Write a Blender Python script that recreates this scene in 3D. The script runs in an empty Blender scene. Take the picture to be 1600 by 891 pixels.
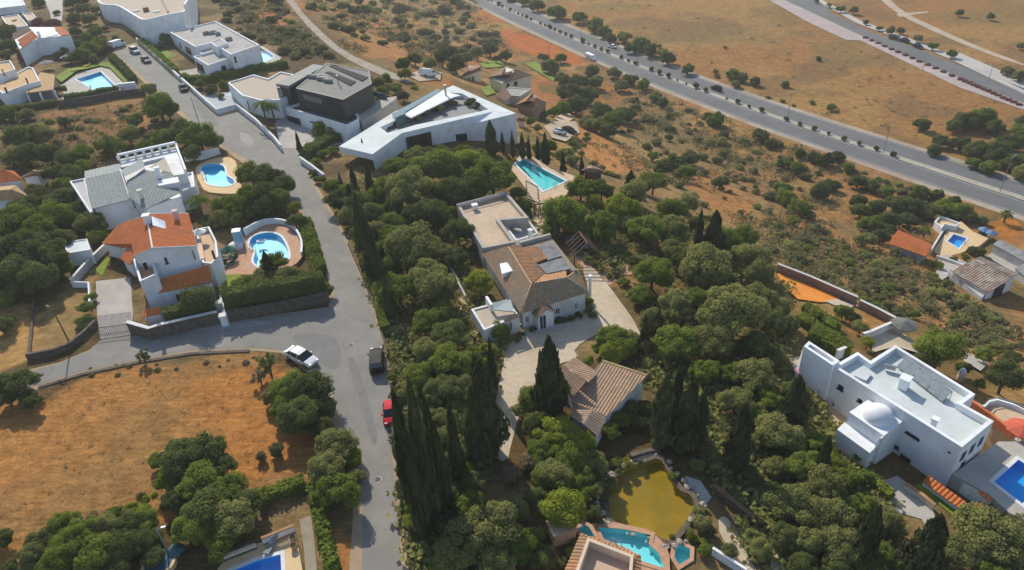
import bpy, bmesh, math, random
import numpy as np
from mathutils import Vector, Matrix

# ---------------------------------------------------------------- camera
SC = bpy.context.scene
CAM_H, FPX, PITCH, ROLL = 57.0, 1100.0, math.radians(33.5), math.radians(4.1)
_fw = np.array([0, math.cos(PITCH), -math.sin(PITCH)])
_u0 = np.array([0, math.sin(PITCH), math.cos(PITCH)])
_r0 = np.array([1.0, 0, 0])
_rt = _r0 * math.cos(ROLL) - _u0 * math.sin(ROLL)
_up = _u0 * math.cos(ROLL) + _r0 * math.sin(ROLL)
C0 = np.array([0, 0, CAM_H])
cam_d = bpy.data.cameras.new('camera')
cam_d.sensor_width = 36.0
cam_d.lens = FPX / 1600 * 36
cam_d.clip_start = 0.5
cam_d.clip_end = 20000
cam = bpy.data.objects.new('camera', cam_d)
SC.collection.objects.link(cam)
_m = np.eye(4); _m[:3, 0] = _rt; _m[:3, 1] = _up; _m[:3, 2] = -_fw; _m[:3, 3] = C0
cam.matrix_world = Matrix(_m.tolist())
SC.camera = cam
# ---------------------------------------------------------------- sky, sun, exposure
SUN_EL, SUN_AZ = math.radians(36), math.radians(-21)      # azimuth clockwise from +Y
W = bpy.data.worlds.new('World'); SC.world = W; W.use_nodes = True
nt = W.node_tree
bg = nt.nodes['Background']
sky = nt.nodes.new('ShaderNodeTexSky'); sky.sky_type = 'NISHITA'; sky.sun_disc = False
sky.sun_elevation = SUN_EL; sky.sun_rotation = SUN_AZ; sky.air_density = 1.0; sky.dust_density = 0.6
nt.links.new(sky.outputs[0], bg.inputs[0]); bg.inputs[1].default_value = 0.135
sd = bpy.data.lights.new('sun', 'SUN'); sd.energy = 3.9; sd.angle = math.radians(0.6); sd.color = (1, 0.93, 0.81)
sun = bpy.data.objects.new('sun', sd); SC.collection.objects.link(sun)
_s = Vector((math.sin(SUN_AZ) * math.cos(SUN_EL), math.cos(SUN_AZ) * math.cos(SUN_EL), math.sin(SUN_EL)))
sun.rotation_euler = (-_s).to_track_quat('-Z', 'Y').to_euler()
sun.location = (0, 0, 120)
SC.view_settings.view_transform = 'Standard'; SC.view_settings.look = 'None'
SC.view_settings.gamma = 1; SC.view_settings.exposure = 0.32
SC.view_settings.use_curve_mapping = False

# ---------------------------------------------------------------- land form and site survey
def Z(x, y):
    d = (x - 9.3) * (-.8906) + (y - 363.1) * (-.4547)
    t = np.clip((d - 12) / 106.0, 0, 1) ** 1.2
    s = t * t * (3 - 2 * t)
    return -28 * (1 - s) - 0.07 * np.clip(x, -160, 60) * s
def hwy_d(x, y): return (x - 9.3) * (-.8906) + (y - 363.1) * (-.4547)
_T = np.arange(20, 1100, .5)
def ray(px, py): return _fw + _rt * (px - 800) / FPX - _up * (py - 445.5) / FPX
def pick(px, py, h=0.0):
    """site survey: the ground point (h metres above it) seen at a photo pixel"""
    d = ray(px, py)
    P = C0 + _T[:, None] * d
    g = P[:, 2] - Z(P[:, 0], P[:, 1]) - h
    i = int(np.argmax(g < 0))
    if i == 0: return P[-1]
    a = g[i - 1] / (g[i - 1] - g[i])
    return P[i - 1] + (P[i] - P[i - 1]) * a
def U(px, py, z):
    d = ray(px, py)
    return C0 + d * ((z - CAM_H) / d[2])
def XY(px, py): p = pick(px, py); return (p[0], p[1])
def depth(p): return float((np.array(p) - C0) @ _fw)

# ---------------------------------------------------------------- materials
MATS = {}
def mat(name, c, c2=None, scale=1.0, rough=.85, bump=0.0, bscale=6.0, metal=0.0, spec=.3, detail=5, c3=None, s3=.12, lo=.38, hi=.62, emit=None):
    if name in MATS: return MATS[name]
    m = bpy.data.materials.new(name); m.use_nodes = True
    n, l = m.node_tree.nodes, m.node_tree.links
    b = n['Principled BSDF']
    b.inputs['Roughness'].default_value = rough; b.inputs['Metallic'].default_value = metal
    b.inputs['Specular IOR Level'].default_value = spec
    geo = n.new('ShaderNodeNewGeometry')
    def noise(s, d=detail):
        t = n.new('ShaderNodeTexNoise'); t.inputs['Scale'].default_value = s; t.inputs['Detail'].default_value = d
        t.inputs['Roughness'].default_value = .62
        l.new(geo.outputs['Position'], t.inputs['Vector']); return t
    def ramp(src, a, bb):
        r = n.new('ShaderNodeMapRange'); r.inputs[1].default_value = a; r.inputs[2].default_value = bb
        l.new(src, r.inputs[0]); return r.outputs[0]
    def mix(f, A, B):
        x = n.new('ShaderNodeMix'); x.data_type = 'RGBA'
        l.new(f, x.inputs[0])
        for k, v in ((6, A), (7, B)):
            if isinstance(v, tuple): x.inputs[k].default_value = (*v, 1)
            else: l.new(v, x.inputs[k])
        return x.outputs[2]
    if c2 is None:
        b.inputs['Base Color'].default_value = (*c, 1)
    else:
        col = mix(ramp(noise(scale).outputs['Fac'], lo, hi), c, c2)
        if c3 is not None: col = mix(ramp(noise(s3, 6).outputs['Fac'], .46, .66), col, c3)
        l.new(col, b.inputs['Base Color'])
    if bump:
        bp = n.new('ShaderNodeBump'); bp.inputs['Strength'].default_value = bump; bp.inputs['Distance'].default_value = .08
        l.new(noise(bscale, 6).outputs['Fac'], bp.inputs['Height']); l.new(bp.outputs[0], b.inputs['Normal'])
    MATS[name] = m
    return m

WHITE = mat('white_render', (.76, .775, .79), (.81, .815, .82), .35, .8, .05, c3=(.66, .65, .63), s3=.3)
def streak(m, lo_=.82):
    n, l = m.node_tree.nodes, m.node_tree.links; b = n['Principled BSDF']; src = b.inputs['Base Color'].links[0].from_socket
    geo = n.new('ShaderNodeNewGeometry'); mp = n.new('ShaderNodeMapping'); mp.inputs['Scale'].default_value = (.55, .55, .12); l.new(geo.outputs['Position'], mp.inputs[0])
    no = n.new('ShaderNodeTexNoise'); no.inputs['Scale'].default_value = 1.0; no.inputs['Detail'].default_value = 6; no.inputs['Roughness'].default_value = .65; l.new(mp.outputs[0], no.inputs['Vector'])
    r = n.new('ShaderNodeMapRange'); r.inputs[1].default_value = .32; r.inputs[2].default_value = .52; r.inputs[3].default_value = lo_; r.inputs[4].default_value = 1; l.new(no.outputs['Fac'], r.inputs[0])
    s = n.new('ShaderNodeVectorMath'); s.operation = 'SCALE'; l.new(src, s.inputs[0]); l.new(r.outputs[0], s.inputs['Scale']); l.new(s.outputs[0], b.inputs['Base Color'])
streak(WHITE, .92)
CREAM = mat('cream_render', (.62, .55, .42), (.68, .61, .50), .5, .85)
GREYW = mat('grey_render', (.40, .41, .41), (.50, .50, .49), .6, .85)
OLDW = mat('weathered_render', (.68, .68, .66), (.78, .78, .76), .6, .85, c3=(.56, .54, .50), s3=.35)
streak(OLDW, .86)
ROOFW = mat('white_roof_coat', (.54, .59, .58), (.60, .63, .62), .4, .75, c3=(.48, .52, .49), s3=.22)
SANDF = mat('sandy_roof_screed', (.50, .375, .25), (.56, .42, .29), .9, .9, c3=(.42, .33, .25), s3=.5)
PINKF = mat('pink_roof_screed', (.50, .34, .24), (.55, .38, .27), .9, .9)
GRAVR = mat('grey_gravel_roof', (.36, .34, .31), (.44, .41, .37), 1.4, .95, c3=(.32, .30, .27), s3=.2)
BEIGER = mat('beige_gravel_roof', (.42, .35, .27), (.48, .40, .31), 1.2, .95)
TILE_OLD = mat('old_brown_tile', (.22, .135, .075), (.46, .31, .185), 2.6, .9, .3, 9, c3=(.26, .22, .16), s3=.7, lo=.3, hi=.7)
TILE_ORG = mat('faded_orange_tile', (.36, .17, .075), (.46, .25, .12), 1.6, .9, .3, 9, c3=(.30, .19, .11), s3=.6)
TILE_PINK = mat('pink_clay_tile', (.33, .195, .115), (.50, .34, .215), 2.2, .9, .3, 9, c3=(.30, .225, .155), s3=.6, lo=.3, hi=.7)
TILE_RED = mat('new_red_orange_tile', (.52, .14, .032), (.60, .19, .05), 1.2, .85, .3, 9, c3=(.46, .14, .045), s3=.5)
TILE_BRN = mat('brown_tile', (.24, .14, .085), (.34, .21, .13), 1.6, .9, .3, 9, c3=(.30, .21, .15), s3=.5)
TILE_TAN = mat('tan_tile', (.46, .29, .14), (.56, .37, .19), 1.6, .9, .3, 9)
TILE_LICH = mat('lichened_tile', (.20, .12, .08), (.36, .27, .20), 1.3, .95, .3, 9, c3=(.40, .37, .31), s3=.5, lo=.35, hi=.6)
SLATE = mat('grey_green_slate', (.22, .25, .24), (.29, .32, .30), 1.5, .85, .2, 9, c3=(.25, .27, .25), s3=.4)
METALG = mat('grey_sheet', (.25, .25, .24), (.32, .315, .30), 1.5, .75, c3=(.20, .18, .155), s3=.7)
DARKC = mat('charcoal_cladding', (.038, .038, .036), (.052, .051, .048), .7, .6)
DARKR = mat('charcoal_roof', (.098, .10, .096), (.128, .13, .122), .8, .75)
GLASS = mat('dark_glass', (.012, .016, .02), None, rough=.06, spec=.6)
GLASSG = mat('green_glass', (.06, .13, .13), (.10, .19, .19), .8, .08, spec=.6)
FRAME = mat('white_frame', (.7, .7, .7), None, rough=.5)
DFRAME = mat('dark_frame', (.03, .03, .035), None, rough=.5)
BLUEDOOR = mat('dark_blue_door', (.02, .022, .05), (.03, .03, .06), 3, .6)
WOOD = mat('brown_wood', (.14, .075, .04), (.20, .11, .06), 3, .75)
ASPH = mat('worn_asphalt', (.222, .206, .180), (.264, .246, .214), .35, .9, .15, 14, c3=(.200, .190, .172), s3=.10)
def wear(m, scale, depth_):
    n, l = m.node_tree.nodes, m.node_tree.links; b = n['Principled BSDF']; src = b.inputs['Base Color'].links[0].from_socket
    geo = n.new('ShaderNodeNewGeometry'); no = n.new('ShaderNodeTexNoise'); no.inputs['Scale'].default_value = .5; no.inputs['Detail'].default_value = 4
    l.new(geo.outputs['Position'], no.inputs['Vector'])
    ad = n.new('ShaderNodeVectorMath'); ad.operation = 'MULTIPLY_ADD'; ad.inputs[1].default_value = (2.5, 2.5, 0); l.new(no.outputs['Color'], ad.inputs[0]); l.new(geo.outputs['Position'], ad.inputs[2])
    v = n.new('ShaderNodeTexVoronoi'); v.feature = 'DISTANCE_TO_EDGE'; v.inputs['Scale'].default_value = scale; l.new(ad.outputs[0], v.inputs['Vector'])
    r = n.new('ShaderNodeMapRange'); r.inputs[1].default_value = .0; r.inputs[2].default_value = .018; r.inputs[3].default_value = depth_; r.inputs[4].default_value = 1; l.new(v.outputs['Distance'], r.inputs[0])
    s = n.new('ShaderNodeVectorMath'); s.operation = 'SCALE'; l.new(src, s.inputs[0]); l.new(r.outputs[0], s.inputs['Scale']); l.new(s.outputs[0], b.inputs['Base Color'])
wear(ASPH, .16, .86)
HWY = mat('highway_asphalt', (.128, .128, .125), (.152, .151, .147), .25, .9, .1, 10, c3=(.114, .115, .114), s3=.04)
CONC = mat('pale_concrete', (.40, .36, .31), (.46, .42, .36), .7, .9, .1, 9, c3=(.36, .33, .29), s3=.25)
COBBLE = mat('grey_setts', (.22, .205, .185), (.31, .285, .255), 3.0, .9, .3, 9)
GRAVEL = mat('beige_gravel', (.49, .395, .28), (.57, .465, .33), 1.5, .95, .2, 12, c3=(.43, .34, .235), s3=.22)
TRACK = mat('pale_dirt', (.40, .31, .22), (.48, .38, .27), .6, .95, .2, 6, c3=(.36, .27, .18), s3=.15)
TERRA = mat('terracotta_paving', (.42, .225, .13), (.50, .29, .18), 1.5, .9, c3=(.46, .31, .21), s3=.4)
PEACH = mat('peach_paving', (.53, .36, .22), (.60, .43, .28), 1.2, .9, c3=(.50, .38, .26), s3=.4)
YELP = mat('yellow_paving', (.60, .43, .22), (.66, .48, .27), 1.0, .9)
ORCLAY = mat('bright_orange_clay', (.70, .235, .028), (.75, .27, .035), .5, .95, c3=(.64, .22, .035), s3=.3)
LAWN = mat('lawn', (.145, .215, .012), (.20, .27, .018), .8, .95, .4, 14, c3=(.15, .18, .03), s3=.3)
STONE = mat('rubble_stone', (.085, .068, .05), (.15, .12, .09), 1.8, .95, .6, 5)
COPING = mat('pale_coping', (.60, .59, .56), (.68, .67, .64), 1.5, .8)
PAINT = mat('road_paint', (.42, .42, .41), None, rough=.8)
KERB = mat('kerb_concrete', (.42, .41, .38), (.50, .48, .45), 1, .9)
PINKP = mat('pink_pavement', (.34, .275, .25), (.40, .325, .295), .8, .9, c3=(.43, .36, .32), s3=.15)
PALEP = mat('pale_pavement', (.42, .39, .35), (.48, .45, .40), .7, .9, c3=(.38, .36, .33), s3=.1)
STEEL = mat('galvanised_steel', (.35, .36, .37), None, rough=.45, metal=.6)
BARK = mat('bark', (.085, .06, .042), (.13, .10, .07), 4, .95)
SOLARM = mat('solar_glass', (.02, .03, .05), (.035, .045, .065), 2, .15, spec=.6)
CORE = mat('twig_core', (.022, .022, .012), (.035, .035, .016), 2, 1)

def foliage(name, c, c2, translucent=.25):
    m = bpy.data.materials.new(name); m.use_nodes = True
    n, l = m.node_tree.nodes, m.node_tree.links
    n.remove(n['Principled BSDF'])
    out = n['Material Output']
    at = n.new('ShaderNodeAttribute'); at.attribute_name = 'tint'
    oi = n.new('ShaderNodeObjectInfo')
    ad = n.new('ShaderNodeMath'); ad.operation = 'MULTIPLY_ADD'; ad.inputs[1].default_value = .45
    l.new(oi.outputs['Random'], ad.inputs[0])
    ml = n.new('ShaderNodeMath'); ml.operation = 'MULTIPLY'; ml.inputs[1].default_value = .62
    l.new(at.outputs['Fac'], ml.inputs[0]); l.new(ml.outputs[0], ad.inputs[2])
    mx = n.new('ShaderNodeMix'); mx.data_type = 'RGBA'
    mx.inputs[6].default_value = (*c, 1); mx.inputs[7].default_value = (*c2, 1)
    l.new(ad.outputs[0], mx.inputs[0])
    d = n.new('ShaderNodeBsdfDiffuse'); t = n.new('ShaderNodeBsdfTranslucent'); s = n.new('ShaderNodeMixShader')
    s.inputs[0].default_value = translucent
    l.new(mx.outputs[2], d.inputs[0]); l.new(mx.outputs[2], t.inputs[0])
    l.new(d.outputs[0], s.inputs[1]); l.new(t.outputs[0], s.inputs[2]); l.new(s.outputs[0], out.inputs[0])
    MATS[name] = m; return m
FOL = {'D': foliage('dark_foliage', (.084, .105, .034), (.210, .236, .076), .42),
       'O': foliage('olive_foliage', (.155, .165, .058), (.360, .356, .118), .42),
       'G': foliage('green_foliage', (.110, .155, .026), (.270, .315, .062), .42),
       'L': foliage('lime_foliage', (.180, .220, .024), (.370, .400, .060), .42),
       'C': foliage('cypress_foliage', (.040, .050, .022), (.122, .136, .056), .2),
       'S': foliage('scrub_foliage', (.140, .135, .062), (.290, .265, .120), .42),
       'B': foliage('dry_brown_foliage', (.21, .15, .09), (.38, .28, .17)),
       'Y': foliage('dry_grass', (.36, .24, .10), (.50, .36, .16)),
       'R': foliage('pink_blossom', (.16, .07, .06), (.33, .15, .12))}

def water(name, tint, deep=.0):
    m = bpy.data.materials.new(name); m.use_nodes = True
    n, l = m.node_tree.nodes, m.node_tree.links
    n.remove(n['Principled BSDF']); out = n['Material Output']
    tr = n.new('ShaderNodeBsdfTransparent'); tr.inputs[0].default_value = (*tint, 1)
    gl = n.new('ShaderNodeBsdfGlossy'); gl.inputs['Roughness'].default_value = .04
    fr = n.new('ShaderNodeFresnel'); fr.inputs[0].default_value = 1.33
    geo = n.new('ShaderNodeNewGeometry'); no = n.new('ShaderNodeTexNoise'); no.inputs['Scale'].default_value = 1.6; no.inputs['Detail'].default_value = 3
    l.new(geo.outputs['Position'], no.inputs['Vector'])
    bp = n.new('ShaderNodeBump'); bp.inputs['Strength'].default_value = .25; bp.inputs['Distance'].default_value = .05
    l.new(no.outputs['Fac'], bp.inputs['Height']); l.new(bp.outputs[0], gl.inputs['Normal']); l.new(bp.outputs[0], fr.inputs['Normal'])
    fb = n.new('ShaderNodeMath'); fb.operation = 'SUBTRACT'; fb.inputs[0].default_value = 1; l.new(geo.outputs['Backfacing'], fb.inputs[1])
    fm = n.new('ShaderNodeMath'); fm.operation = 'MULTIPLY'; l.new(fb.outputs[0], fm.inputs[0]); l.new(fr.outputs[0], fm.inputs[1])
    mx = n.new('ShaderNodeMixShader'); l.new(fm.outputs[0], mx.inputs[0]); l.new(tr.outputs[0], mx.inputs[1]); l.new(gl.outputs[0], mx.inputs[2])
    l.new(mx.outputs[0], out.inputs[0]); MATS[name] = m; return m

# ---------------------------------------------------------------- mesh helpers
COL = SC.collection
class MB:
    def __init__(s): s.v = []; s.f = []
    def add(s, vs, fs):
        o = len(s.v); s.v += [tuple(map(float, p)) for p in vs]; s.f += [tuple(i + o for i in f) for f in fs]; return s
    def face(s, vs): return s.add(vs, [tuple(range(len(vs)))])
    def prism(s, poly, z0, z1, bottom=True):
        n = len(poly)
        vs = [(p[0], p[1], z0) for p in poly] + [(p[0], p[1], z1) for p in poly]
        fs = [(i, (i + 1) % n, (i + 1) % n + n, i + n) for i in range(n)] + [tuple(range(n, 2 * n))]
        if bottom: fs.append(tuple(reversed(range(n))))
        return s.add(vs, fs)
    def box(s, c, size, rz=0.0):
        hx, hy, hz = size[0] / 2, size[1] / 2, size[2] / 2
        ca, sa = math.cos(rz), math.sin(rz)
        pl = [(c[0] + x * ca - y * sa, c[1] + x * sa + y * ca) for x, y in ((-hx, -hy), (hx, -hy), (hx, hy), (-hx, hy))]
        return s.prism(pl, c[2] - hz, c[2] + hz)
    def tube(s, p0, p1, r0, r1=None, n=6, cap=True):
        r1 = r0 if r1 is None else r1
        a, b = Vector(p0), Vector(p1); d = (b - a).normalized()
        q = d.orthogonal().normalized(); w = d.cross(q)
        vs = [a + (q * math.cos(t) + w * math.sin(t)) * r0 for t in [2 * math.pi * k / n for k in range(n)]]
        vs += [b + (q * math.cos(t) + w * math.sin(t)) * r1 for t in [2 * math.pi * k / n for k in range(n)]]
        fs = [(k, (k + 1) % n, (k + 1) % n + n, k + n) for k in range(n)]
        if cap: fs += [tuple(range(n, 2 * n)), tuple(reversed(range(n)))]
        return s.add(vs, fs)
    def strip(s, path, w, z0, z1, closed=False):
        """a wall of thickness w along path of (x,y,z)"""
        P = [np.array(p[:2]) for p in path]; n = len(P)
        L, R = [], []
        for i in range(n):
            a = P[i - 1] if (i > 0 or closed) else P[i]; b = P[(i + 1) % n] if (i < n - 1 or closed) else P[i]
            t = b - a; t = t / (np.linalg.norm(t) + 1e-9); nn = np.array([-t[1], t[0]]) * w / 2
            L.append(P[i] + nn); R.append(P[i] - nn)
        m = n if closed else n - 1
        for i in range(m):
            j = (i + 1) % n
            zi, zj = path[i][2], path[j][2]
            vs = [(*L[i], zi + z0), (*R[i], zi + z0), (*R[j], zj + z0), (*L[j], zj + z0), (*L[i], zi + z1), (*R[i], zi + z1), (*R[j], zj + z1), (*L[j], zj + z1)]
            fs = [(0, 1, 5, 4), (2, 3, 7, 6), (1, 2, 6, 5), (3, 0, 4, 7), (4, 5, 6, 7)]
            if not closed and i not in (0,): fs = [f for f in fs if f != (0, 1, 5, 4)]
            if not closed and j != n - 1: fs = [f for f in fs if f != (2, 3, 7, 6)]
            if closed: fs = fs[2:]
            s.add(vs, fs)
        return s
def obj(name, mb, material, parent=None, loc=(0, 0, 0), smooth=False, keep=False):
    me = bpy.data.meshes.new(name)
    me.from_pydata([(p[0] - loc[0], p[1] - loc[1], p[2] - loc[2]) for p in mb.v], [], mb.f)
    if not keep:
        bm = bmesh.new(); bm.from_mesh(me); bmesh.ops.recalc_face_normals(bm, faces=bm.faces); bm.to_mesh(me); bm.free()
    if smooth:
        me.polygons.foreach_set('use_smooth', [True] * len(me.polygons))
    me.materials.append(material)
    o = bpy.data.objects.new(name, me); COL.objects.link(o)
    if parent is not None: o.parent = parent
    else: o.location = loc
    return o
def tag(o, label, cat, group=None):
    o['label'] = label; o['category'] = cat
    if group: o['group'] = group
    return o
def struct(o, label=None):
    o['kind'] = 'structure'
    if label: o['label'] = label
    return o
class Thing:
    def __init__(s, name, label, cat, loc, group=None):
        s.e = bpy.data.objects.new(name, None); COL.objects.link(s.e)
        s.e.location = loc; s.loc = tuple(loc); tag(s.e, label, cat, group)
        s.c = (loc[0], loc[1])
    def mesh(s, name, mb, material, parent=None, smooth=False, label=None):
        o = obj(name, mb, material, parent or s.e, s.loc, smooth)
        if label: o['label'] = label
        return o
def ccw(poly):
    a = sum(poly[i - 1][0] * poly[i][1] - poly[i][0] * poly[i - 1][1] for i in range(len(poly)))
    return [tuple(p[:2]) for p in poly] if a > 0 else [tuple(p[:2]) for p in poly][::-1]
def inset(poly, d):
    n = len(poly); out = []
    for i in range(n):
        a, b, c = np.array(poly[i - 1]), np.array(poly[i]), np.array(poly[(i + 1) % n])
        t1 = (b - a) / np.linalg.norm(b - a); t2 = (c - b) / np.linalg.norm(c - b)
        n1 = np.array([-t1[1], t1[0]]); n2 = np.array([-t2[1], t2[0]])
        m = n1 + n2; k = max(.35, 1 + n1 @ n2)
        out.append(tuple(b + m * d / k))
    return out
def inside(poly, x, y):
    x = np.asarray(x); y = np.asarray(y); r = np.zeros(x.shape, bool); n = len(poly)
    for i in range(n):
        x0, y0 = poly[i - 1][:2]; x1, y1 = poly[i][:2]
        if y0 == y1: continue
        c = ((y0 > y) != (y1 > y)) & (x < (x1 - x0) * (y - y0) / (y1 - y0) + x0)
        r ^= c
    return r
def smooth_poly(pts, k=2, closed=True):
    P = [np.array(p, float) for p in pts]
    for _ in range(k):
        Q = []; n = len(P)
        for i in range(n if closed else n - 1):
            a, b = P[i], P[(i + 1) % n]
            Q += [a * .75 + b * .25, a * .25 + b * .75]
        if not closed: Q = [P[0]] + Q + [P[-1]]
        P = Q
    return [tuple(p) for p in P]
def drape(name, poly, off, material, step=4.0, flat=False):
    """a sheet lying on the ground along polygon poly of (x,y)"""
    bm = bmesh.new()
    bm.faces.new([bm.verts.new((p[0], p[1], 0)) for p in poly])
    if not flat:
        xs = [p[0] for p in poly]; ys = [p[1] for p in poly]
        for lo, hi, no in ((min(xs), max(xs), (1, 0, 0)), (min(ys), max(ys), (0, 1, 0))):
            v = lo + step
            while v < hi:
                bmesh.ops.bisect_plane(bm, geom=bm.verts[:] + bm.edges[:] + bm.faces[:], dist=1e-5, plane_co=(no[0] * v, no[1] * v, 0), plane_no=no)
                v += step
    bmesh.ops.triangulate(bm, faces=bm.faces[:])
    for v in bm.verts: v.co.z = float(Z(v.co.x, v.co.y)) + off
    bmesh.ops.recalc_face_normals(bm, faces=bm.faces)
    if sum(f.normal.z for f in bm.faces) < 0: bmesh.ops.reverse_faces(bm, faces=bm.faces)
    me = bpy.data.meshes.new(name); bm.to_mesh(me); bm.free(); me.materials.append(material)
    o = bpy.data.objects.new(name, me); COL.objects.link(o)
    return o
def surf(name, px, off, material, label=None, rnd=0, step=4.0):
    poly = [XY(*p) for p in px]
    if rnd: poly = smooth_poly(poly, rnd)
    return struct(drape(name, poly, off, material, step), label)
# ---------------------------------------------------------------- pools (outlines first: the ground is cut for them)
W_TURQ = water('turquoise_water', (.85, .98, .99)); W_BLUE = water('blue_water', (.80, .95, .99)); W_DEEP = water('deep_blue_water', (.75, .92, .99))
W_TEAL = water('teal_water', (.80, .97, .97)); W_POND = water('green_pond_water', (.92, .90, .62))
B_TURQ = mat('pool_turquoise', (.20, .66, .68), (.24, .70, .72), 1.6, .5, lo=.3, hi=.7)  # pool basins: the second tone paints caustic-like light into the colour
B_CYAN = mat('pool_cyan', (.05, .56, .80), (.07, .60, .84), 1.6, .5, lo=.3, hi=.7)
B_BLUE = mat('pool_blue', (.014, .36, .74), (.02, .39, .78), 1.6, .5, lo=.3, hi=.7)
B_TEAL = mat('pool_teal', (.05, .52, .50), (.07, .56, .54), 1.6, .5, lo=.3, hi=.7)
B_POND = mat('pond_mud', (.30, .195, .014), (.37, .245, .020), .35, .95, c3=(.19, .155, .035), s3=.16)
POOLS = [
 dict(n='swimming_pool', l='large teal rectangular pool in terracotta paving behind the flat-roofed wing', px=[(805, 256), (818, 249), (884, 283), (849, 299)],
      dk=[(797, 262), (812, 243), (833, 246), (866, 264), (906, 278), (895, 296), (862, 322), (838, 322), (826, 300)], dm=PEACH, w=W_TEAL, b=B_TEAL, sm=0, cp=COPING, z=None),
 dict(n='swimming_pool', l='kidney-shaped blue pool beside the grey-roofed house', px=[(312, 265), (318, 258), (332, 256), (351, 258), (352, 274), (364, 280), (368, 286), (356, 292), (330, 290), (321, 284), (320, 272)],
      dk=[(303, 263), (318, 252), (345, 245), (366, 247), (373, 266), (379, 302), (350, 303), (320, 300), (311, 284)], dm=YELP, w=W_BLUE, b=B_CYAN, sm=2, cp=COPING, z=None),
 dict(n='swimming_pool', l='rounded blue pool inside a curved white wall by the red-roofed villa', px=[(389, 380), (393, 371), (405, 365), (422, 363), (438, 368), (446, 380), (452, 398), (449, 409), (430, 413), (416, 419), (403, 417), (395, 409), (398, 398), (400, 391), (392, 388)],
      dk=[(381, 370), (407, 352), (440, 350), (462, 364), (474, 388), (470, 408), (440, 424), (407, 429), (380, 429), (344, 430), (342, 406), (362, 386)], dm=TERRA, w=W_BLUE, b=B_CYAN, sm=2, cp=COPING, z=None),
 dict(n='swimming_pool', l='angular blue pool on a lawn in the top left garden', px=[(119, 124), (157, 112), (181, 135), (147, 142), (137, 134)],
      dk=[(95, 132), (122, 113), (158, 105), (172, 109), (195, 132), (186, 142), (148, 150), (112, 158), (97, 155)], dm=CONC, w=W_BLUE, b=B_CYAN, sm=0, cp=COPING, z=None),
 dict(n='swimming_pool', l='small bright blue pool on the sandy terrace near the highway', px=[(1480, 377), (1490, 366), (1511, 373), (1498, 388)],
      dk=[(1458, 392), (1486, 352), (1502, 346), (1520, 362), (1545, 372), (1530, 384), (1500, 396), (1472, 402)], dm=YELP, w=W_DEEP, b=B_BLUE, sm=0, cp=COPING, z=None),
 dict(n='swimming_pool', l='deep blue pool at the right edge beside the domed white house', px=[(1552, 753), (1591, 718), (1640, 752), (1597, 788)],
      dk=[(1488, 741), (1560, 690), (1610, 690), (1680, 740), (1600, 812), (1578, 802), (1545, 772)], dm=CONC, w=W_DEEP, b=B_BLUE, sm=0, cp=COPING, z=-1.1),
 dict(n='swimming_pool', l='long turquoise pool with shallow shelf between the pond and tiled parapet', px=[(934, 823), (975, 827), (1017, 836), (1014, 850), (1030, 865), (1040, 889), (1003, 878), (985, 860), (943, 843)],
      dk=[(926, 820), (960, 816), (1012, 827), (1030, 841), (1040, 852), (1046, 868), (1047, 896), (1030, 900), (985, 890), (935, 850)], dm=TERRA, w=W_TURQ, b=B_TURQ, sm=0, cp=TERRA, z=None),
 dict(n='plunge_pool', l='small six-sided turquoise plunge pool right of the long turquoise pool', px=[(1055, 854), (1062, 850), (1079, 858), (1078, 873), (1061, 884), (1053, 871)],
      dk=[(1050, 853), (1062, 844), (1085, 855), (1085, 876), (1062, 890), (1048, 875)], dm=PEACH, w=W_TURQ, b=B_TURQ, sm=0, cp=TERRA, z=None),
 dict(n='plunge_pool', l='small shaded blue pool left of the long turquoise pool', px=[(903, 828), (912, 819), (921, 824), (930, 839), (915, 840)],
      dk=[(898, 830), (912, 815), (924, 820), (934, 843), (912, 846)], dm=PEACH, w=W_BLUE, b=B_TURQ, sm=0, cp=TERRA, z=None),
 dict(n='swimming_pool', l='deep blue pool cut by the bottom edge on a yellow terrace', px=[(362, 892), (400, 876), (439, 866), (441, 905), (370, 915)],
      dk=[(330, 905), (352, 872), (400, 850), (462, 832), (475, 905), (430, 930)], dm=YELP, w=W_DEEP, b=B_BLUE, sm=0, cp=COPING, z=None),
 dict(n='swimming_pool', l='small blue pool behind the white flat-roofed modern block', px=[(404, 76), (407, 74), (428, 88), (425, 92), (413, 97), (405, 86)],
      dk=[(401, 78), (407, 70), (440, 90), (432, 98), (412, 104), (402, 96)], dm=CONC, w=W_BLUE, b=B_CYAN, sm=0, cp=COPING, z=None),
 dict(n='pond', l='murky yellow-green garden pond edged with pale stone', px=[(975, 730), (1007, 723), (1030, 714), (1044, 736), (1055, 758), (1066, 769), (1078, 771), (1088, 790), (1078, 806), (1066, 824), (1048, 846), (1033, 843), (1012, 829), (985, 823), (958, 818), (950, 793), (951, 766), (963, 743)],
      dk=[(966, 728), (985, 718), (1030, 705), (1050, 735), (1063, 762), (1082, 768), (1096, 788), (1084, 812), (1066, 832), (1050, 850), (1032, 848), (1010, 832), (954, 821), (945, 793), (946, 764), (956, 740)], dm=GRAVEL, w=W_POND, b=B_POND, sm=1, cp=STONE, z=None, depth=.75),
]
for P in POOLS:
    z = P['z']
    if z is None:
        q = [pick(*p) for p in P['dk']]
        z = float(np.mean([a[2] for a in q])) + .10
        if hwy_d(q[0][0], q[0][1]) < 118: z += .2
    P['z0'] = z
    P['poly'] = ccw([U(*p, z)[:2] for p in P['px']]); P['deck'] = ccw([U(*p, z)[:2] for p in P['dk']])
    if P['sm']: P['poly'] = smooth_poly(P['poly'], P['sm']); P['deck'] = smooth_poly(P['deck'], 1)

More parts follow.
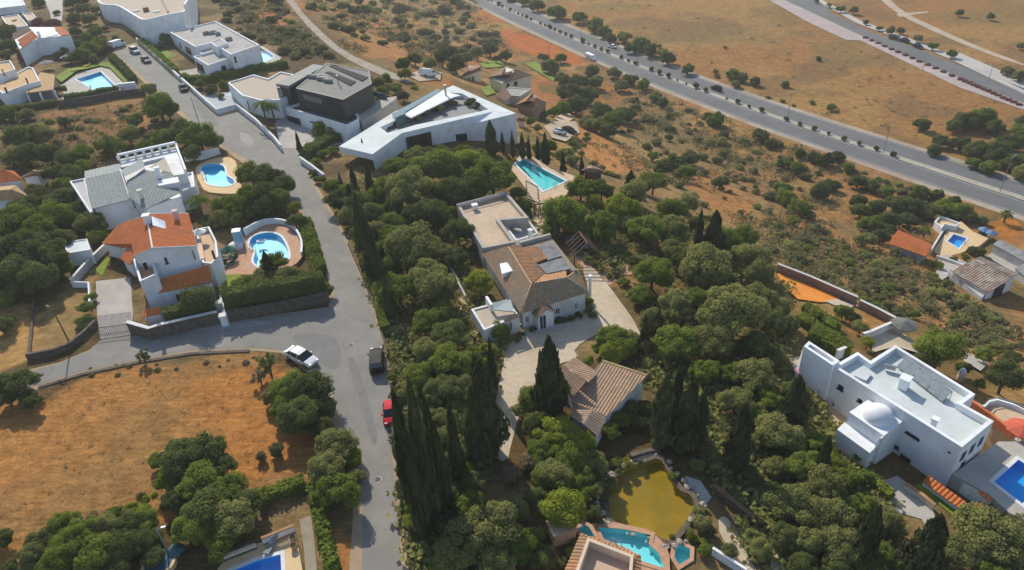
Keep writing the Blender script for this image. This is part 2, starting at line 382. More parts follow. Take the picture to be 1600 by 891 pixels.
# ---------------------------------------------------------------- the ground, one sheet to the horizon
def vnoise(x, y, s, seed):
    r = np.random.RandomState(seed).rand(256, 256)
    u, v = x / s, y / s
    i, j = np.floor(u).astype(int), np.floor(v).astype(int); a, b = u - i, v - j
    a = a * a * (3 - 2 * a); b = b * b * (3 - 2 * b)
    g = lambda p, q: r[p % 256, q % 256]
    return (g(i, j) * (1 - a) + g(i + 1, j) * a) * (1 - b) + (g(i, j + 1) * (1 - a) + g(i + 1, j + 1) * a) * b
def fbm(x, y, s, seed): return (vnoise(x, y, s, seed) * .5 + vnoise(x, y, s / 2.1, seed + 1) * .27 + vnoise(x, y, s / 4.3, seed + 2) * .15 + vnoise(x, y, s / 8.7, seed + 3) * .08)
def grow(a, b, k, far):
    v = [a]; st = b
    while v[-1] < far: v.append(v[-1] + st); st *= k
    return v[1:]
gx = list(np.arange(-135, 150.1, 1.25)); gx = [-p for p in grow(135, 2, 1.12, 6000)][::-1] + gx + grow(150, 2, 1.12, 6000)
gy = list(np.arange(26, 262.1, 1.25)); gy = [52 - p for p in grow(26, 2, 1.3, 400)][::-1] + gy + grow(262, 2, 1.035, 600); gy = gy + grow(gy[-1], 14, 1.2, 9000)
GX, GY = np.meshgrid(np.array(gx), np.array(gy)); fx, fy = GX.ravel(), GY.ravel()
fz = Z(fx, fy)
dd = hwy_d(fx, fy)
rough_amt = np.clip((dd - 14) / 20, 0, 1) * np.clip((112 - dd) / 15, 0, 1)
fz = fz - rough_amt * .5 * (vnoise(fx, fy, 6, 91) * .7 + vnoise(fx, fy, 2.5, 92) * .3)
SOIL = np.array([.40, .20, .085]); STRAW = np.array([.40, .28, .135]); OLIVE = np.array([.155, .14, .07]); BROWN = np.array([.23, .16, .095])
FLOOR = np.array([.135, .105, .06]); DUN = np.array([.29, .235, .15]); CLAY = np.array([.46, .165, .06])
n1, n2, n3 = fbm(fx, fy, 22, 3), fbm(fx, fy, 9, 20), fbm(fx, fy, 55, 40)
def sm(v, a, b): t = np.clip((v - a) / (b - a), 0, 1)[:, None]; return t * t * (3 - 2 * t)
def lerp(a, b, t): return a * (1 - t) + b * t
col = lerp(lerp(np.tile(FLOOR, (len(fx), 1)), DUN, sm(n2, .45, .7)), OLIVE, sm(n1, .5, .65))                    # villa plateau
slope = lerp(lerp(lerp(np.tile(STRAW, (len(fx), 1)), SOIL, sm(n1, .40, .58)), OLIVE, sm(n2, .47, .62) * .8), DUN, sm(n3, .5, .65) * .6)
col = lerp(col, slope, sm(-dd, -122, -96))
plain = lerp(lerp(lerp(np.tile(np.array([.43, .29, .13]), (len(fx), 1)), np.array([.40, .235, .105]), sm(n3, .42, .58)), BROWN * 1.1, sm(n1, .5, .66) * .75), np.array([.26, .22, .11]), sm(fbm(fx, fy, 35, 77), .54, .68) * .6)
col = lerp(col, plain * np.array([.86, .86, .88]), sm(-dd, 6, 14))
def zone(px, c, soft=.35, amt=1.0, edge=7.0, c2=None, seed=5):
    global col
    poly = [XY(*p) for p in px]
    jx = fx + (vnoise(fx, fy, edge, seed) - .5) * edge * soft * 2; jy = fy + (vnoise(fx, fy, edge, seed + 9) - .5) * edge * soft * 2
    m = inside(poly, jx, jy)
    base = np.tile(np.array(c), (len(fx), 1))
    if c2 is not None: base = lerp(base, np.array(c2), sm(fbm(fx, fy, 8, seed + 30), .42, .62))
    col[m] = lerp(col, base, np.full((len(fx), 1), amt))[m]
zone([(40, 612), (215, 572), (300, 556), (420, 552), (455, 585), (520, 690), (470, 760), (400, 800), (240, 812), (120, 830), (0, 900), (-60, 900), (-60, 660)], (.44, .245, .105), c2=(.36, .225, .11), seed=11)
zone([(300, 590), (420, 580), (480, 690), (400, 770), (330, 690)], (.48, .235, .085), amt=.7, seed=14)
zone([(50, 500), (90, 450), (145, 415), (150, 525), (60, 555)], (.34, .26, .145), .1, seed=15)
zone([(-40, 490), (50, 470), (48, 560), (-40, 600)], (.50, .34, .17), .1, seed=16)
zone([(60, 180), (120, 165), (250, 160), (240, 200), (170, 235), (80, 232)], (.30, .185, .095), c2=(.24, .15, .09), seed=17)
zone([(120, 130), (240, 150), (255, 190), (180, 190)], (.40, .27, .13), amt=.5, seed=18)
zone([(895, 190), (925, 205), (960, 225), (1000, 250), (1012, 265), (960, 272), (925, 256), (905, 225)], (.50, .27, .12), .25, seed=19)
zone([(780, 44), (850, 62), (912, 96), (905, 103), (850, 92), (795, 70)], (.50, .175, .06), .2, seed=21)
zone([(735, 0), (770, 0), (790, 38), (760, 36)], (.46, .19, .075), .2, amt=.7, seed=22)
zone([(398, -20), (440, -20), (470, 10), (440, 45), (405, 30)], (.45, .22, .10), .4, amt=.8, seed=23)
zone([(520, 30), (600, 50), (660, 70), (670, 92), (580, 92), (550, 70)], (.44, .24, .115), .5, amt=.85, seed=24)
zone([(1210, 190), (1300, 255), (1330, 320), (1290, 350), (1230, 300), (1180, 240)], (.38, .25, .125), .6, amt=.6, seed=25)
zone([(1100, 260), (1170, 300), (1180, 350), (1110, 330), (1070, 290)], (.45, .235, .10), .5, amt=.8, seed=26)
zone([(1530, 350), (1570, 338), (1590, 350), (1575, 366), (1545, 366)], (.46, .215, .05), .12, seed=27)
zone([(1400, 540), (1520, 500), (1600, 520), (1600, 560), (1500, 555)], (.36, .27, .15), .5, amt=.7, seed=28)
zone([(1130, 640), (1160, 690), (1140, 720), (1110, 690)], (.40, .27, .14), .4, amt=.8, seed=29)
zone([(490, 800), (560, 840), (565, 900), (520, 900)], (.48, .255, .115), .2, seed=31)
zone([(1335, 490), (1385, 515), (1350, 528), (1325, 512)], (.46, .27, .11), .15, seed=32)
zone([(1095, 655), (1130, 650), (1150, 690), (1145, 740), (1165, 790), (1140, 790), (1110, 730)], (.40, .27, .13), .3, seed=35)
zone([(620, 255), (660, 262), (640, 312), (615, 310)], (.33, .22, .12), .2, seed=33, amt=.7)
zone([(880, 385), (940, 405), (1010, 440), (990, 470), (930, 440)], (.46, .29, .17), .2, amt=.8, seed=34)
col = np.clip(col * np.array([.84, .70, .47]), 0, 1)
for P in POOLS:
    o = [tuple(p) for p in inset(P['deck'], -1.6)]
    m = inside(o, fx, fy); fz[m] = np.minimum(fz[m], P['z0'] - .07)
    P['ri'] = inset(P['deck'], 1.3)
nx, ny = len(gx), len(gy)
idx = np.arange(nx * ny).reshape(ny, nx)
quads = np.stack([idx[:-1, :-1], idx[:-1, 1:], idx[1:, 1:], idx[1:, :-1]], -1).reshape(-1, 4)
keep = np.ones(len(quads), bool)
for P in POOLS:
    w = inset(P['poly'], -.25)
    near = (abs(fx - P['poly'][0][0]) < 30) & (abs(fy - P['poly'][0][1]) < 30)
    hit = np.zeros(len(fx), bool); hit[near] = inside(w, fx[near], fy[near])
    cxy = (fx[quads].mean(1), fy[quads].mean(1))
    keep &= ~(hit[quads].any(1) | inside(w, *cxy))
def _edges(q): return np.concatenate([np.sort(q[:, [k, (k + 1) % 4]], 1) for k in range(4)])
_ke = set(map(tuple, _edges(quads[keep]))); _bd = set(map(tuple, _edges(quads[~keep]))) & _ke
quads = quads[keep]
_bm = bmesh.new(); _vm = {}; _es = []
for _e in _bd:
    for i in _e:
        if i not in _vm: _vm[i] = _bm.verts.new((fx[i], fy[i], 0))
    _es.append(_bm.edges.new((_vm[_e[0]], _vm[_e[1]])))
_order = list(_vm.keys()); _pv = []
for P in POOLS:
    vs = [_bm.verts.new((p[0], p[1], 0)) for p in inset(P['poly'], -.06)]; _pv += [(v, P['z0'] - .06) for v in vs]
    _es += [_bm.edges.new((vs[i - 1], vs[i])) for i in range(len(vs))]
bmesh.ops.triangle_fill(_bm, use_beauty=True, use_dissolve=False, edges=_es, normal=(0, 0, 1))
_bm.verts.index_update()
_map = {}; _nv = []
for i in _order: _map[_vm[i].index] = int(i)
for k, (v, z) in enumerate(_pv): _map[v.index] = len(fx) + k; _nv.append((v.co.x, v.co.y, z))
_tris = []
for f in _bm.faces:
    cc = f.calc_center_median()
    if not any(bool(inside(P['poly'], np.array([cc.x]), np.array([cc.y]))[0]) for P in POOLS): _tris.append(tuple(_map[v.index] for v in f.verts))
_bm.free()
_nv = np.array(_nv); _near = [int(np.argmin((fx - a) ** 2 + (fy - b2) ** 2)) for a, b2, _ in _nv]
col = np.concatenate([col, col[_near]]); gvx = np.concatenate([fx, _nv[:, 0]]); gvy = np.concatenate([fy, _nv[:, 1]]); gvz = np.concatenate([fz, _nv[:, 2]])
gm = bpy.data.meshes.new('ground')
gm.from_pydata(np.stack([gvx, gvy, gvz], 1).tolist(), [], quads.tolist() + _tris)
ca = gm.color_attributes.new('cover', 'FLOAT_COLOR', 'POINT')
ca.data.foreach_set('color', np.concatenate([col, np.ones((len(gvx), 1))], 1).astype(np.float32).ravel())
gm.polygons.foreach_set('use_smooth', [True] * len(gm.polygons))
GM = bpy.data.materials.new('dry_ground'); GM.use_nodes = True
n, l = GM.node_tree.nodes, GM.node_tree.links
b = n['Principled BSDF']; b.inputs['Roughness'].default_value = .97; b.inputs['Specular IOR Level'].default_value = .1
at = n.new('ShaderNodeAttribute'); at.attribute_name = 'cover'
geo = n.new('ShaderNodeNewGeometry')
def gnoise(s, d, st=None):
    t = n.new('ShaderNodeTexNoise'); t.inputs['Scale'].default_value = s; t.inputs['Detail'].default_value = d; t.inputs['Roughness'].default_value = .7
    if st:
        mp = n.new('ShaderNodeMapping'); mp.inputs['Scale'].default_value = st; mp.inputs['Rotation'].default_value = (0, 0, .5)
        l.new(geo.outputs['Position'], mp.inputs[0]); l.new(mp.outputs[0], t.inputs['Vector'])
    else: l.new(geo.outputs['Position'], t.inputs['Vector'])
    return t.outputs['Fac']
def gr(src, a, bb, o0, o1):
    r = n.new('ShaderNodeMapRange'); r.inputs[1].default_value = a; r.inputs[2].default_value = bb; r.inputs[3].default_value = o0; r.inputs[4].default_value = o1
    l.new(src, r.inputs[0]); return r.outputs[0]
def mul(a, bb):
    m = n.new('ShaderNodeMath'); m.operation = 'MULTIPLY'; l.new(a, m.inputs[0]); l.new(bb, m.inputs[1]); return m.outputs[0]
f = mul(mul(gr(gnoise(.55, 8), .3, .7, .62, 1.30), gr(gnoise(3.2, 5), .3, .7, .70, 1.26)), gr(gnoise(.34, 6, (1, 6, 1)), .3, .7, .74, 1.24))
vm = n.new('ShaderNodeVectorMath'); vm.operation = 'SCALE'; l.new(at.outputs['Color'], vm.inputs[0]); l.new(f, vm.inputs['Scale'])
mx = n.new('ShaderNodeMix'); mx.data_type = 'RGBA'; mx.inputs[7].default_value = (.17, .165, .085, 1)
l.new(gr(gnoise(1.3, 7), .60, .72, 0, .55), mx.inputs[0]); l.new(vm.outputs[0], mx.inputs[6]); l.new(mx.outputs[2], b.inputs['Base Color'])
bp = n.new('ShaderNodeBump'); bp.inputs['Strength'].default_value = .6; bp.inputs['Distance'].default_value = .25
l.new(gnoise(1.8, 8), bp.inputs['Height']); l.new(bp.outputs[0], b.inputs['Normal'])
gm.materials.append(GM)
ground = bpy.data.objects.new('ground', gm); COL.objects.link(ground); struct(ground)

# ---------------------------------------------------------------- highway on the plain
ZP = -28.0
med = [np.array(U(*p, ZP)[:2]) for p in ((690, -34), (800, 19), (907, 66), (1050, 125), (1200, 180), (1325, 222), (1402, 247), (1562, 300), (1700, 343))]
_dir0 = (med[0] - med[1]) / np.linalg.norm(med[0] - med[1]); _dir1 = (med[-1] - med[-2]) / np.linalg.norm(med[-1] - med[-2])
med = [med[0] + _dir0 * 300] + med + [med[-1] + _dir1 * 60]
med = [np.array(p) for p in smooth_poly(med, 2, False)]
def offs(path, o):
    out = []
    for i in range(len(path)):
        t = path[min(i + 1, len(path) - 1)] - path[max(i - 1, 0)]; t = t / np.linalg.norm(t)
        out.append(path[i] + np.array([t[1], -t[0]]) * o)
    return out                      # positive = towards the villas (south-west)
def ribbon(name, path, o0, o1, z, material, z1=None):
    a, b2 = offs(path, o0), offs(path, o1); mb = MB()
    for i in range(len(path) - 1):
        mb.face([(*a[i], z), (*b2[i], z), (*b2[i + 1], z), (*a[i + 1], z)])
        if z1 is not None:
            for q, s in ((a, 1), (b2, 1)): mb.face([(*q[i], z), (*q[i + 1], z), (*q[i + 1], z1), (*q[i], z1)])
    return obj(name, mb, material)
struct(ribbon('road_shoulder', med, -11.3, 11.0, ZP + .03, mat('pale_shoulder', (.33, .27, .20), (.40, .33, .245), .5, .95, c3=(.30, .22, .15), s3=.1)), 'pale gravel shoulder along both sides of the highway')
struct(ribbon('highway', med, -9.2, -1.0, ZP + .05, HWY), 'far carriageway of the dual carriageway'); struct(ribbon('highway', med, 1.0, 8.8, ZP + .05, HWY), 'near carriageway of the dual carriageway')
struct(ribbon('median_strip', med, -1.0, 1.0, ZP + .20, mat('median_soil', (.34, .30, .23), (.42, .37, .29), .8, .95), ZP + .0), 'raised pale median strip of the highway')
for o, nm in ((-8.6, 'far edge'), (-1.5, 'far inner'), (1.5, 'near inner'), (8.2, 'near edge')):
    struct(ribbon('lane_line', med, o - .09, o + .09, ZP + .056, PAINT), 'thin white ' + nm + ' line of the highway')

def flat(name, px, z, material, label=None, rnd=0):
    poly = [U(*p, ZP)[:2] for p in px]
    if rnd: poly = smooth_poly(poly, rnd)
    return struct(obj(name, MB().face([(*p, ZP + z) for p in poly]), material), label)
flat('pavement', [(1180, -12), (1230, -12), (1350, 52), (1400, 76), (1500, 121), (1610, 163), (1720, 200), (1720, 212), (1610, 176), (1500, 138), (1345, 64), (1322, 63), (1262, 35)], .14, PINKP, 'pink paved footway along the far road')
flat('road', [(1185, -30), (1262, -30), (1300, 22), (1360, 50), (1430, 76), (1490, 99), (1610, 148), (1720, 190), (1720, 202), (1610, 166), (1530, 134), (1400, 81), (1345, 56), (1225, 0)], .18, HWY, 'far asphalt road beyond the dry field')
flat('parking_strip', [(1262, -6), (1340, 38), (1440, 74), (1500, 101), (1600, 148), (1600, 142), (1505, 94), (1440, 68), (1345, 33), (1272, -6)], .22, PALEP, 'pale parking strip along the far road')
flat('pavement', [(1475, 90), (1500, 98), (1610, 144), (1720, 184), (1720, 172), (1610, 132), (1500, 84)], .26, PALEP, 'pale pavement above the far road')
flat('dirt_track', [(1368, -6), (1385, -6), (1412, 20), (1480, 52), (1540, 78), (1600, 100), (1600, 104), (1535, 82), (1470, 55), (1405, 24)], .10, TRACK, 'pale dirt track crossing the far field', 1)
flat('dirt_track', [(1400, 22), (1450, 18), (1450, 20), (1405, 27)], .11, TRACK, 'short spur of pale dirt track', 0)

# ---------------------------------------------------------------- lanes, drives, paths, lawns
surf('lane_verge', [(170, 78), (232, 136), (300, 198), (372, 250), (448, 306), (488, 358), (502, 410), (514, 440), (514, 480), (430, 492), (350, 505), (240, 528), (205, 524), (160, 530), (140, 547), (95, 566), (20, 584), (20, 618), (65, 608), (130, 586), (215, 568), (300, 553), (400, 549), (440, 552), (488, 588), (510, 628), (530, 690), (545, 740), (552, 800), (545, 900), (640, 900), (632, 840), (626, 780), (618, 700), (616, 620), (606, 545), (590, 490), (572, 440), (552, 395), (532, 350), (512, 318), (492, 285), (474, 238), (440, 225), (402, 192), (372, 170), (340, 178), (280, 122), (218, 66)], .03, mat('lane_verge_soil', (.36, .24, .14), (.44, .32, .20), .8, .95, .2, 8, c3=(.30, .24, .15), s3=.2), 'dusty verge beside the lanes', step=6)
surf('lane', [(178, 80), (236, 132), (262, 152), (300, 190), (345, 226), (385, 248), (448, 300), (490, 352), (500, 395), (510, 432), (522, 452), (520, 480), (430, 494), (350, 506), (240, 530), (205, 526), (160, 532), (140, 549), (95, 568), (20, 588), (20, 612), (65, 600), (130, 580), (215, 562), (300, 547), (400, 543), (445, 548), (495, 578), (522, 622), (540, 680), (556, 730), (566, 790), (566, 900), (629, 900), (624, 840), (619, 780), (611, 700), (610, 620), (600, 545), (584, 490), (566, 440), (546, 395), (526, 350), (506, 318), (486, 285), (468, 240), (440, 232), (402, 198), (372, 175), (340, 183), (280, 127), (214, 70)], .05, ASPH, 'grey asphalt lane forking around the dry field', step=6)
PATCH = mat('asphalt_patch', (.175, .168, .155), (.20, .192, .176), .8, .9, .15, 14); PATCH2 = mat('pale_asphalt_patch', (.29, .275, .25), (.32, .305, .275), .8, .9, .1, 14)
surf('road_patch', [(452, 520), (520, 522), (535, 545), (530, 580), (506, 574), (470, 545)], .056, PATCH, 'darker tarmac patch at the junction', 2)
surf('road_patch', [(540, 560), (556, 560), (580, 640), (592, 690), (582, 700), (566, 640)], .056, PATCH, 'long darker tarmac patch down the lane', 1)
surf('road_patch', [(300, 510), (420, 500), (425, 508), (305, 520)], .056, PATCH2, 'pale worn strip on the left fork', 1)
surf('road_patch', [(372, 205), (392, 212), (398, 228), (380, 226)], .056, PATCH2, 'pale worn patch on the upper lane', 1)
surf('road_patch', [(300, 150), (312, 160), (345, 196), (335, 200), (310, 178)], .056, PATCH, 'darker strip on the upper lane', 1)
surf('cobbled_threshold', [(441, 233), (470, 230), (473, 246), (443, 249)], .065, COBBLE, 'grey sett threshold at the villa gateway')
surf('driveway', [(150, 440), (204, 434), (208, 490), (205, 523), (157, 530), (152, 492)], .07, CONC, 'pale concrete drive of the red-roofed villa')
surf('driveway', [(152, 494), (205, 488), (206, 524), (157, 531)], .09, COBBLE, 'grey setts at the foot of the concrete drive')
surf('driveway', [(428, 190), (470, 178), (552, 205), (560, 222), (480, 235), (470, 232), (440, 232)], .07, CONC, 'pale forecourt of the charcoal modern house')
surf('driveway', [(303, 108), (330, 100), (345, 118), (318, 126), (295, 128), (278, 112)], .07, CONC, 'pale forecourt of the white modern block')
surf('terrace', [(315, 150), (372, 142), (378, 165), (345, 172), (330, 168)], .07, mat('blue_grey_paving', (.33, .36, .37), (.38, .41, .42), .8, .8), 'grey paved terrace beside the beige-roofed house')
surf('driveway', [(811, 524), (918, 494), (921, 455), (908, 415), (925, 418), (945, 438), (1004, 520), (993, 530), (962, 512), (936, 520), (895, 545), (905, 560), (870, 570), (838, 596), (814, 640), (800, 690), (792, 726), (764, 708), (770, 660), (776, 615), (786, 575), (790, 545)], .06, GRAVEL, 'beige gravel drive in front of the long villa', 1)
surf('path', [(690, 420), (702, 420), (735, 478), (756, 520), (748, 536), (722, 490)], .06, mat('sandy_path', (.42, .30, .17), (.50, .36, .21), 1, .95), 'narrow sandy path beside the long villa')
surf('path', [(826, 322), (850, 318), (852, 345), (848, 372), (838, 372), (834, 345)], .06, PEACH, 'paved path from the teal pool to the villa')
surf('path', [(888, 398), (900, 392), (940, 420), (966, 440), (952, 446), (925, 428)], .05, TERRA, 'terracotta path through the shrubs')
surf('path', [(905, 388), (930, 384), (936, 398), (915, 402)], .06, TERRA, 'terracotta patch under the dark trellis')
surf('path', [(945, 408), (985, 412), (990, 430), (960, 432)], .07, TERRA, 'terracotta court between shrubs')
surf('lawn', [(86, 120), (108, 107), (172, 96), (206, 126), (196, 130), (172, 106), (156, 103), (120, 111), (96, 129)], .06, LAWN, 'green lawn around the angular pool')
surf('path', [(66, -8), (98, -8), (98, 20), (96, 42), (82, 40), (78, 20)], .05, CONC, 'pale concrete lane at the top left')
surf('lawn', [(344, 430), (376, 429), (378, 447), (368, 458), (346, 458)], .06, LAWN, 'small green lawn below the rounded pool')
surf('lawn', [(150, 424), (166, 400), (172, 405), (160, 432)], .06, LAWN, 'narrow green strip inside the drive wall')
surf('lawn', [(246, 84), (258, 78), (277, 88), (262, 93)], .08, LAWN, 'tiny bright lawn by the white modern block')
surf('lawn', [(820, 100), (836, 96), (872, 122), (864, 127), (846, 116)], .08, LAWN, 'bright lawn strip beside the brown-roofed house')
surf('lawn', [(748, 99), (770, 95), (790, 97), (786, 104), (756, 106)], .08, LAWN, 'bright lawn behind the brown-roofed house')
surf('lawn', [(752, 138), (770, 132), (774, 146), (760, 150)], .08, LAWN, 'small lawn between brown roof and white roof')
surf('lawn', [(1430, 760), (1446, 752), (1520, 800), (1500, 815)], .08, LAWN, 'green strip below the domed house')
surf('dirt_track', [(434, -16), (448, -16), (472, 20), (498, 46), (538, 82), (600, 109), (648, 128), (641, 132), (588, 117), (529, 86), (487, 49), (462, 20)], .10, mat('grey_dirt', (.30, .25, .19), (.37, .31, .24), .9, .95, .3, 5, c3=(.27, .20, .13), s3=.25), 'pale dirt track climbing behind the villas', 1, step=2.5)
surf('car_park', [(636, 118), (660, 110), (690, 114), (688, 126), (655, 128)], .14, TRACK, 'pale parking patch on the hill track', step=2.5)
surf('yard', [(850, 198), (868, 190), (900, 190), (906, 208), (884, 222), (862, 216)], .16, TRACK, 'pale dirt yard with parked cars', step=2.5)
surf('yard', [(866, 186), (885, 174), (898, 186), (880, 194)], .20, PEACH, 'pale paved slab above the dirt yard', step=2.5)
surf('driveway', [(1368, 756), (1402, 744), (1452, 782), (1460, 806), (1478, 826), (1466, 900), (1450, 900), (1462, 850), (1440, 812), (1400, 800), (1380, 790)], .06, CONC, 'pale drive below the domed white house')
surf('path', [(1122, 806), (1146, 812), (1160, 836), (1168, 868), (1186, 900), (1164, 900), (1152, 868), (1124, 838)], .06, GRAVEL, 'winding beige garden path right of the pond', 1)
surf('path', [(1204, 872), (1222, 862), (1246, 900), (1204, 900)], .06, GRAVEL, 'pale path at the bottom edge')
surf('path', [(1070, 744), (1094, 752), (1112, 778), (1100, 792), (1084, 776)], .08, mat('grey_flagstones', (.38, .37, .34), (.45, .43, .40), 1, .9), 'shaded grey paving beside the pond')
surf('terrace', [(1362, 552), (1365, 526), (1396, 512), (1424, 530), (1434, 552), (1400, 542)], .08, GRAVEL, 'beige gravel yard behind the domed house', step=2.5)
surf('terrace', [(1502, 562), (1512, 552), (1545, 568), (1532, 580)], .08, CONC, 'pale paved patch between clipped trees', step=2.5)
surf('terrace', [(1214, 428), (1222, 428), (1316, 466), (1308, 473), (1280, 473), (1246, 468), (1226, 450)], .10, ORCLAY, 'vivid orange clay court below the boundary wall', step=2.5)
surf('terrace', [(1288, 471), (1306, 468), (1336, 478), (1322, 486)], .12, GRAVEL, 'pale end of the orange court', step=2.5)
surf('terrace', [(1232, 560), (1260, 556), (1268, 590), (1300, 625), (1330, 660), (1318, 672), (1290, 652), (1262, 620)], .08, PEACH, 'terracotta path along the domed house')
surf('terrace', [(1466, 404), (1480, 398), (1512, 412), (1494, 424), (1470, 440), (1462, 428)], .2, CONC, 'pale concrete yard of the lichened-roof house', step=2.5)
surf('terrace', [(1540, 402), (1556, 392), (1610, 416), (1610, 440), (1590, 430)], .2, CONC, 'pale concrete strip beside the grey sheds', step=2.5)
surf('path', [(818, 506), (830, 508), (826, 530), (816, 526)], .075, CONC, 'entrance slab')
surf('terrace', [(606, 512), (628, 506), (640, 532), (620, 538)], .06, mat('brown_slab', (.30, .22, .16), (.36, .27, .20), 1, .9), 'brown paved slab inside the lane wall')
surf('path', [(468, 812), (486, 806), (492, 850), (496, 900), (478, 900), (474, 850)], .05, mat('grey_earth', (.26, .22, .16), (.33, .28, .20), .8, .95), 'grey-brown earth strip along the narrow hedge')

# ---------------------------------------------------------------- pools built
def ring(mb, outer, inner, z):
    bm = bmesh.new(); es = []
    for lp in (outer, inner):
        vs = [bm.verts.new((p[0], p[1], z)) for p in lp]
        es += [bm.edges.new((vs[i - 1], vs[i])) for i in range(len(vs))]
    bmesh.ops.triangle_fill(bm, use_beauty=True, edges=es)
    bm.verts.index_update()
    mb.add([v.co[:] for v in bm.verts], [tuple(v.index for v in f.verts) for f in bm.faces]); bm.free(); return mb
def shell(mb, poly, z0, z1):
    n = len(poly)
    return mb.add([(*p, z0) for p in poly] + [(*p, z1) for p in poly], [(i, (i + 1) % n, (i + 1) % n + n, i + n) for i in range(n)])
for P in POOLS:
    z, poly, deck = P['z0'], P['poly'], P['deck']
    dep = P.get('depth', .8)
    c = np.mean(np.array(poly), 0)
    t = Thing(P['n'], P['l'], 'pond' if P['n'] == 'pond' else 'pool', (c[0], c[1], z))
    mb = ring(MB(), deck, poly, z); shell(mb, deck, z, z - 3.5 if hwy_d(*c) < 118 or P['z'] else z - 1.2)
    t.mesh('deck', mb, P['dm'])
    t.mesh('basin', shell(MB(), poly, z + .02, z - dep).face([(*p, z - dep) for p in poly]), P['b'])
    obj('water', MB().face([(*p, z - .12) for p in poly]), P['w'], t.e, t.loc, keep=True)
    w = .35 if P['n'] != 'pond' else .5
    oc, ic = inset(poly, -w), inset(poly, .04)
    mb = MB()
    for i in range(len(poly)):
        j = (i + 1) % len(poly)
        mb.add([(*oc[i], z - .02), (*oc[j], z - .02), (*ic[j], z - .02), (*ic[i], z - .02), (*oc[i], z + .06), (*oc[j], z + .06), (*ic[j], z + .06), (*ic[i], z + .06)],
               [(0, 1, 5, 4), (2, 3, 7, 6), (4, 5, 6, 7), (0, 1, 2, 3)])
    t.mesh('coping', mb, P['cp'])
    if P['n'] == 'swimming_pool':
        A_, B__ = np.array(poly[0]), np.array(poly[1]); m_ = (A_ + B__) / 2; tn = (B__ - A_) / np.linalg.norm(B__ - A_); ins = np.mean(np.array(poly), 0) - m_; ins = ins / np.linalg.norm(ins); mb = MB()
        for s_ in (-.3, .3):
            q = m_ + tn * s_; mb.tube((*(q - ins * .4), z), (*(q - ins * .3), z + .8), .04).tube((*(q - ins * .3), z + .8), (*(q + ins * .15), z + .75), .04).tube((*(q + ins * .15), z + .75), (*(q + ins * .15), z - .7), .04)
        t.mesh('ladder', mb, STEEL)
    P['thing'] = t
    if P['n'] == 'pond':
        rr = random.Random(9); bm = bmesh.new(); bmesh.ops.create_icosphere(bm, subdivisions=1, radius=1)
        for v in bm.verts: v.co *= rr.uniform(.75, 1.15)
        rk = bpy.data.meshes.new('rock'); bm.to_mesh(rk); bm.free(); rk.materials.append(mat('pale_rock', (.30, .26, .20), (.42, .37, .29), 2, .95, .4, 6))
        edge = inset(poly, -.75)
        for k in range(56):
            i = rr.randrange(len(edge)); u_ = rr.random(); q = np.array(edge[i]) * u_ + np.array(edge[i - 1]) * (1 - u_)
            o = bpy.data.objects.new('rock', rk); COL.objects.link(o); o.parent = t.e; s_ = rr.uniform(.16, .42)
            o.location = (q[0] - t.loc[0] + rr.uniform(-.4, .4), q[1] - t.loc[1] + rr.uniform(-.4, .4), .05); o.scale = (s_ * rr.uniform(.8, 1.4), s_, s_ * .7); o.rotation_euler = (0, 0, rr.uniform(0, 6))
# ---------------------------------------------------------------- building helpers
def tiles(mb, poly, pitch=.42, h=.10):
    """rows of roof tiles over a planar convex polygon of 3-D points, running down the slope"""
    P = [np.array(p, float) for p in poly]
    nrm = np.zeros(3)
    for i in range(len(P)): nrm += np.cross(P[i - 1] - P[0], P[i] - P[0])
    nrm /= np.linalg.norm(nrm); nrm = nrm if nrm[2] > 0 else -nrm
    s = np.array([0, 0, -1.0]); s = s - nrm * (s @ nrm); s /= max(np.linalg.norm(s), 1e-6)
    e = np.cross(nrm, s); o = P[0]
    uv = [((p - o) @ e, (p - o) @ s) for p in P]
    u0, u1 = min(u for u, _ in uv), max(u for u, _ in uv)
    n = max(2, int(round((u1 - u0) / pitch)))
    def span(u):
        vs = []
        for i in range(len(uv)):
            (a, va), (b_, vb) = uv[i - 1], uv[i]
            if abs(a - b_) < 1e-9:
                if abs(u - a) < 1e-6: vs += [va, vb]
                continue
            k = (u - a) / (b_ - a)
            if -1e-9 <= k <= 1 + 1e-9: vs.append(va + (vb - va) * k)
        return (min(vs), max(vs)) if vs else None
    prev = None
    for i in range(n):
        for q, hh in ((0, 0), (.22, .75), (.5, 1), (.78, .75)) + (((1.0, 0),) if i == n - 1 else ()):
            u = min(max(u0 + (i + q) * (u1 - u0) / n, u0 + 1e-6), u1 - 1e-6)
            sp = span(u)
            if sp is None: prev = None; continue
            a = o + e * u + s * sp[0] + nrm * hh * h; b_ = o + e * u + s * sp[1] + nrm * hh * h
            cur = (a, b_, o + e * u + s * sp[1] - nrm * .10)
            if prev is not None:
                mb.face([prev[0], prev[1], cur[1], cur[0]]); mb.face([prev[1], prev[2], cur[2], cur[1]])
            prev = cur
    return mb
def px3(*pts): return [U(*p) for p in pts]
def flatblock(t, poly, z0, z1, wm, rm, ph=.45, pw=.3, wn='wall', rn='roof'):
    poly = ccw(poly); inn = inset(poly, pw); n = len(poly)
    mb = shell(MB(), poly, z0, z1)
    for i in range(n):
        j = (i + 1) % n
        mb.face([(*poly[i], z1), (*poly[j], z1), (*inn[j], z1), (*inn[i], z1)])
    shell(mb, inn, z1, z1 - ph)
    w = t.mesh(wn, mb, wm)
    r = t.mesh(rn, MB().face([(*p, z1 - ph) for p in inn]), rm)
    return w, r
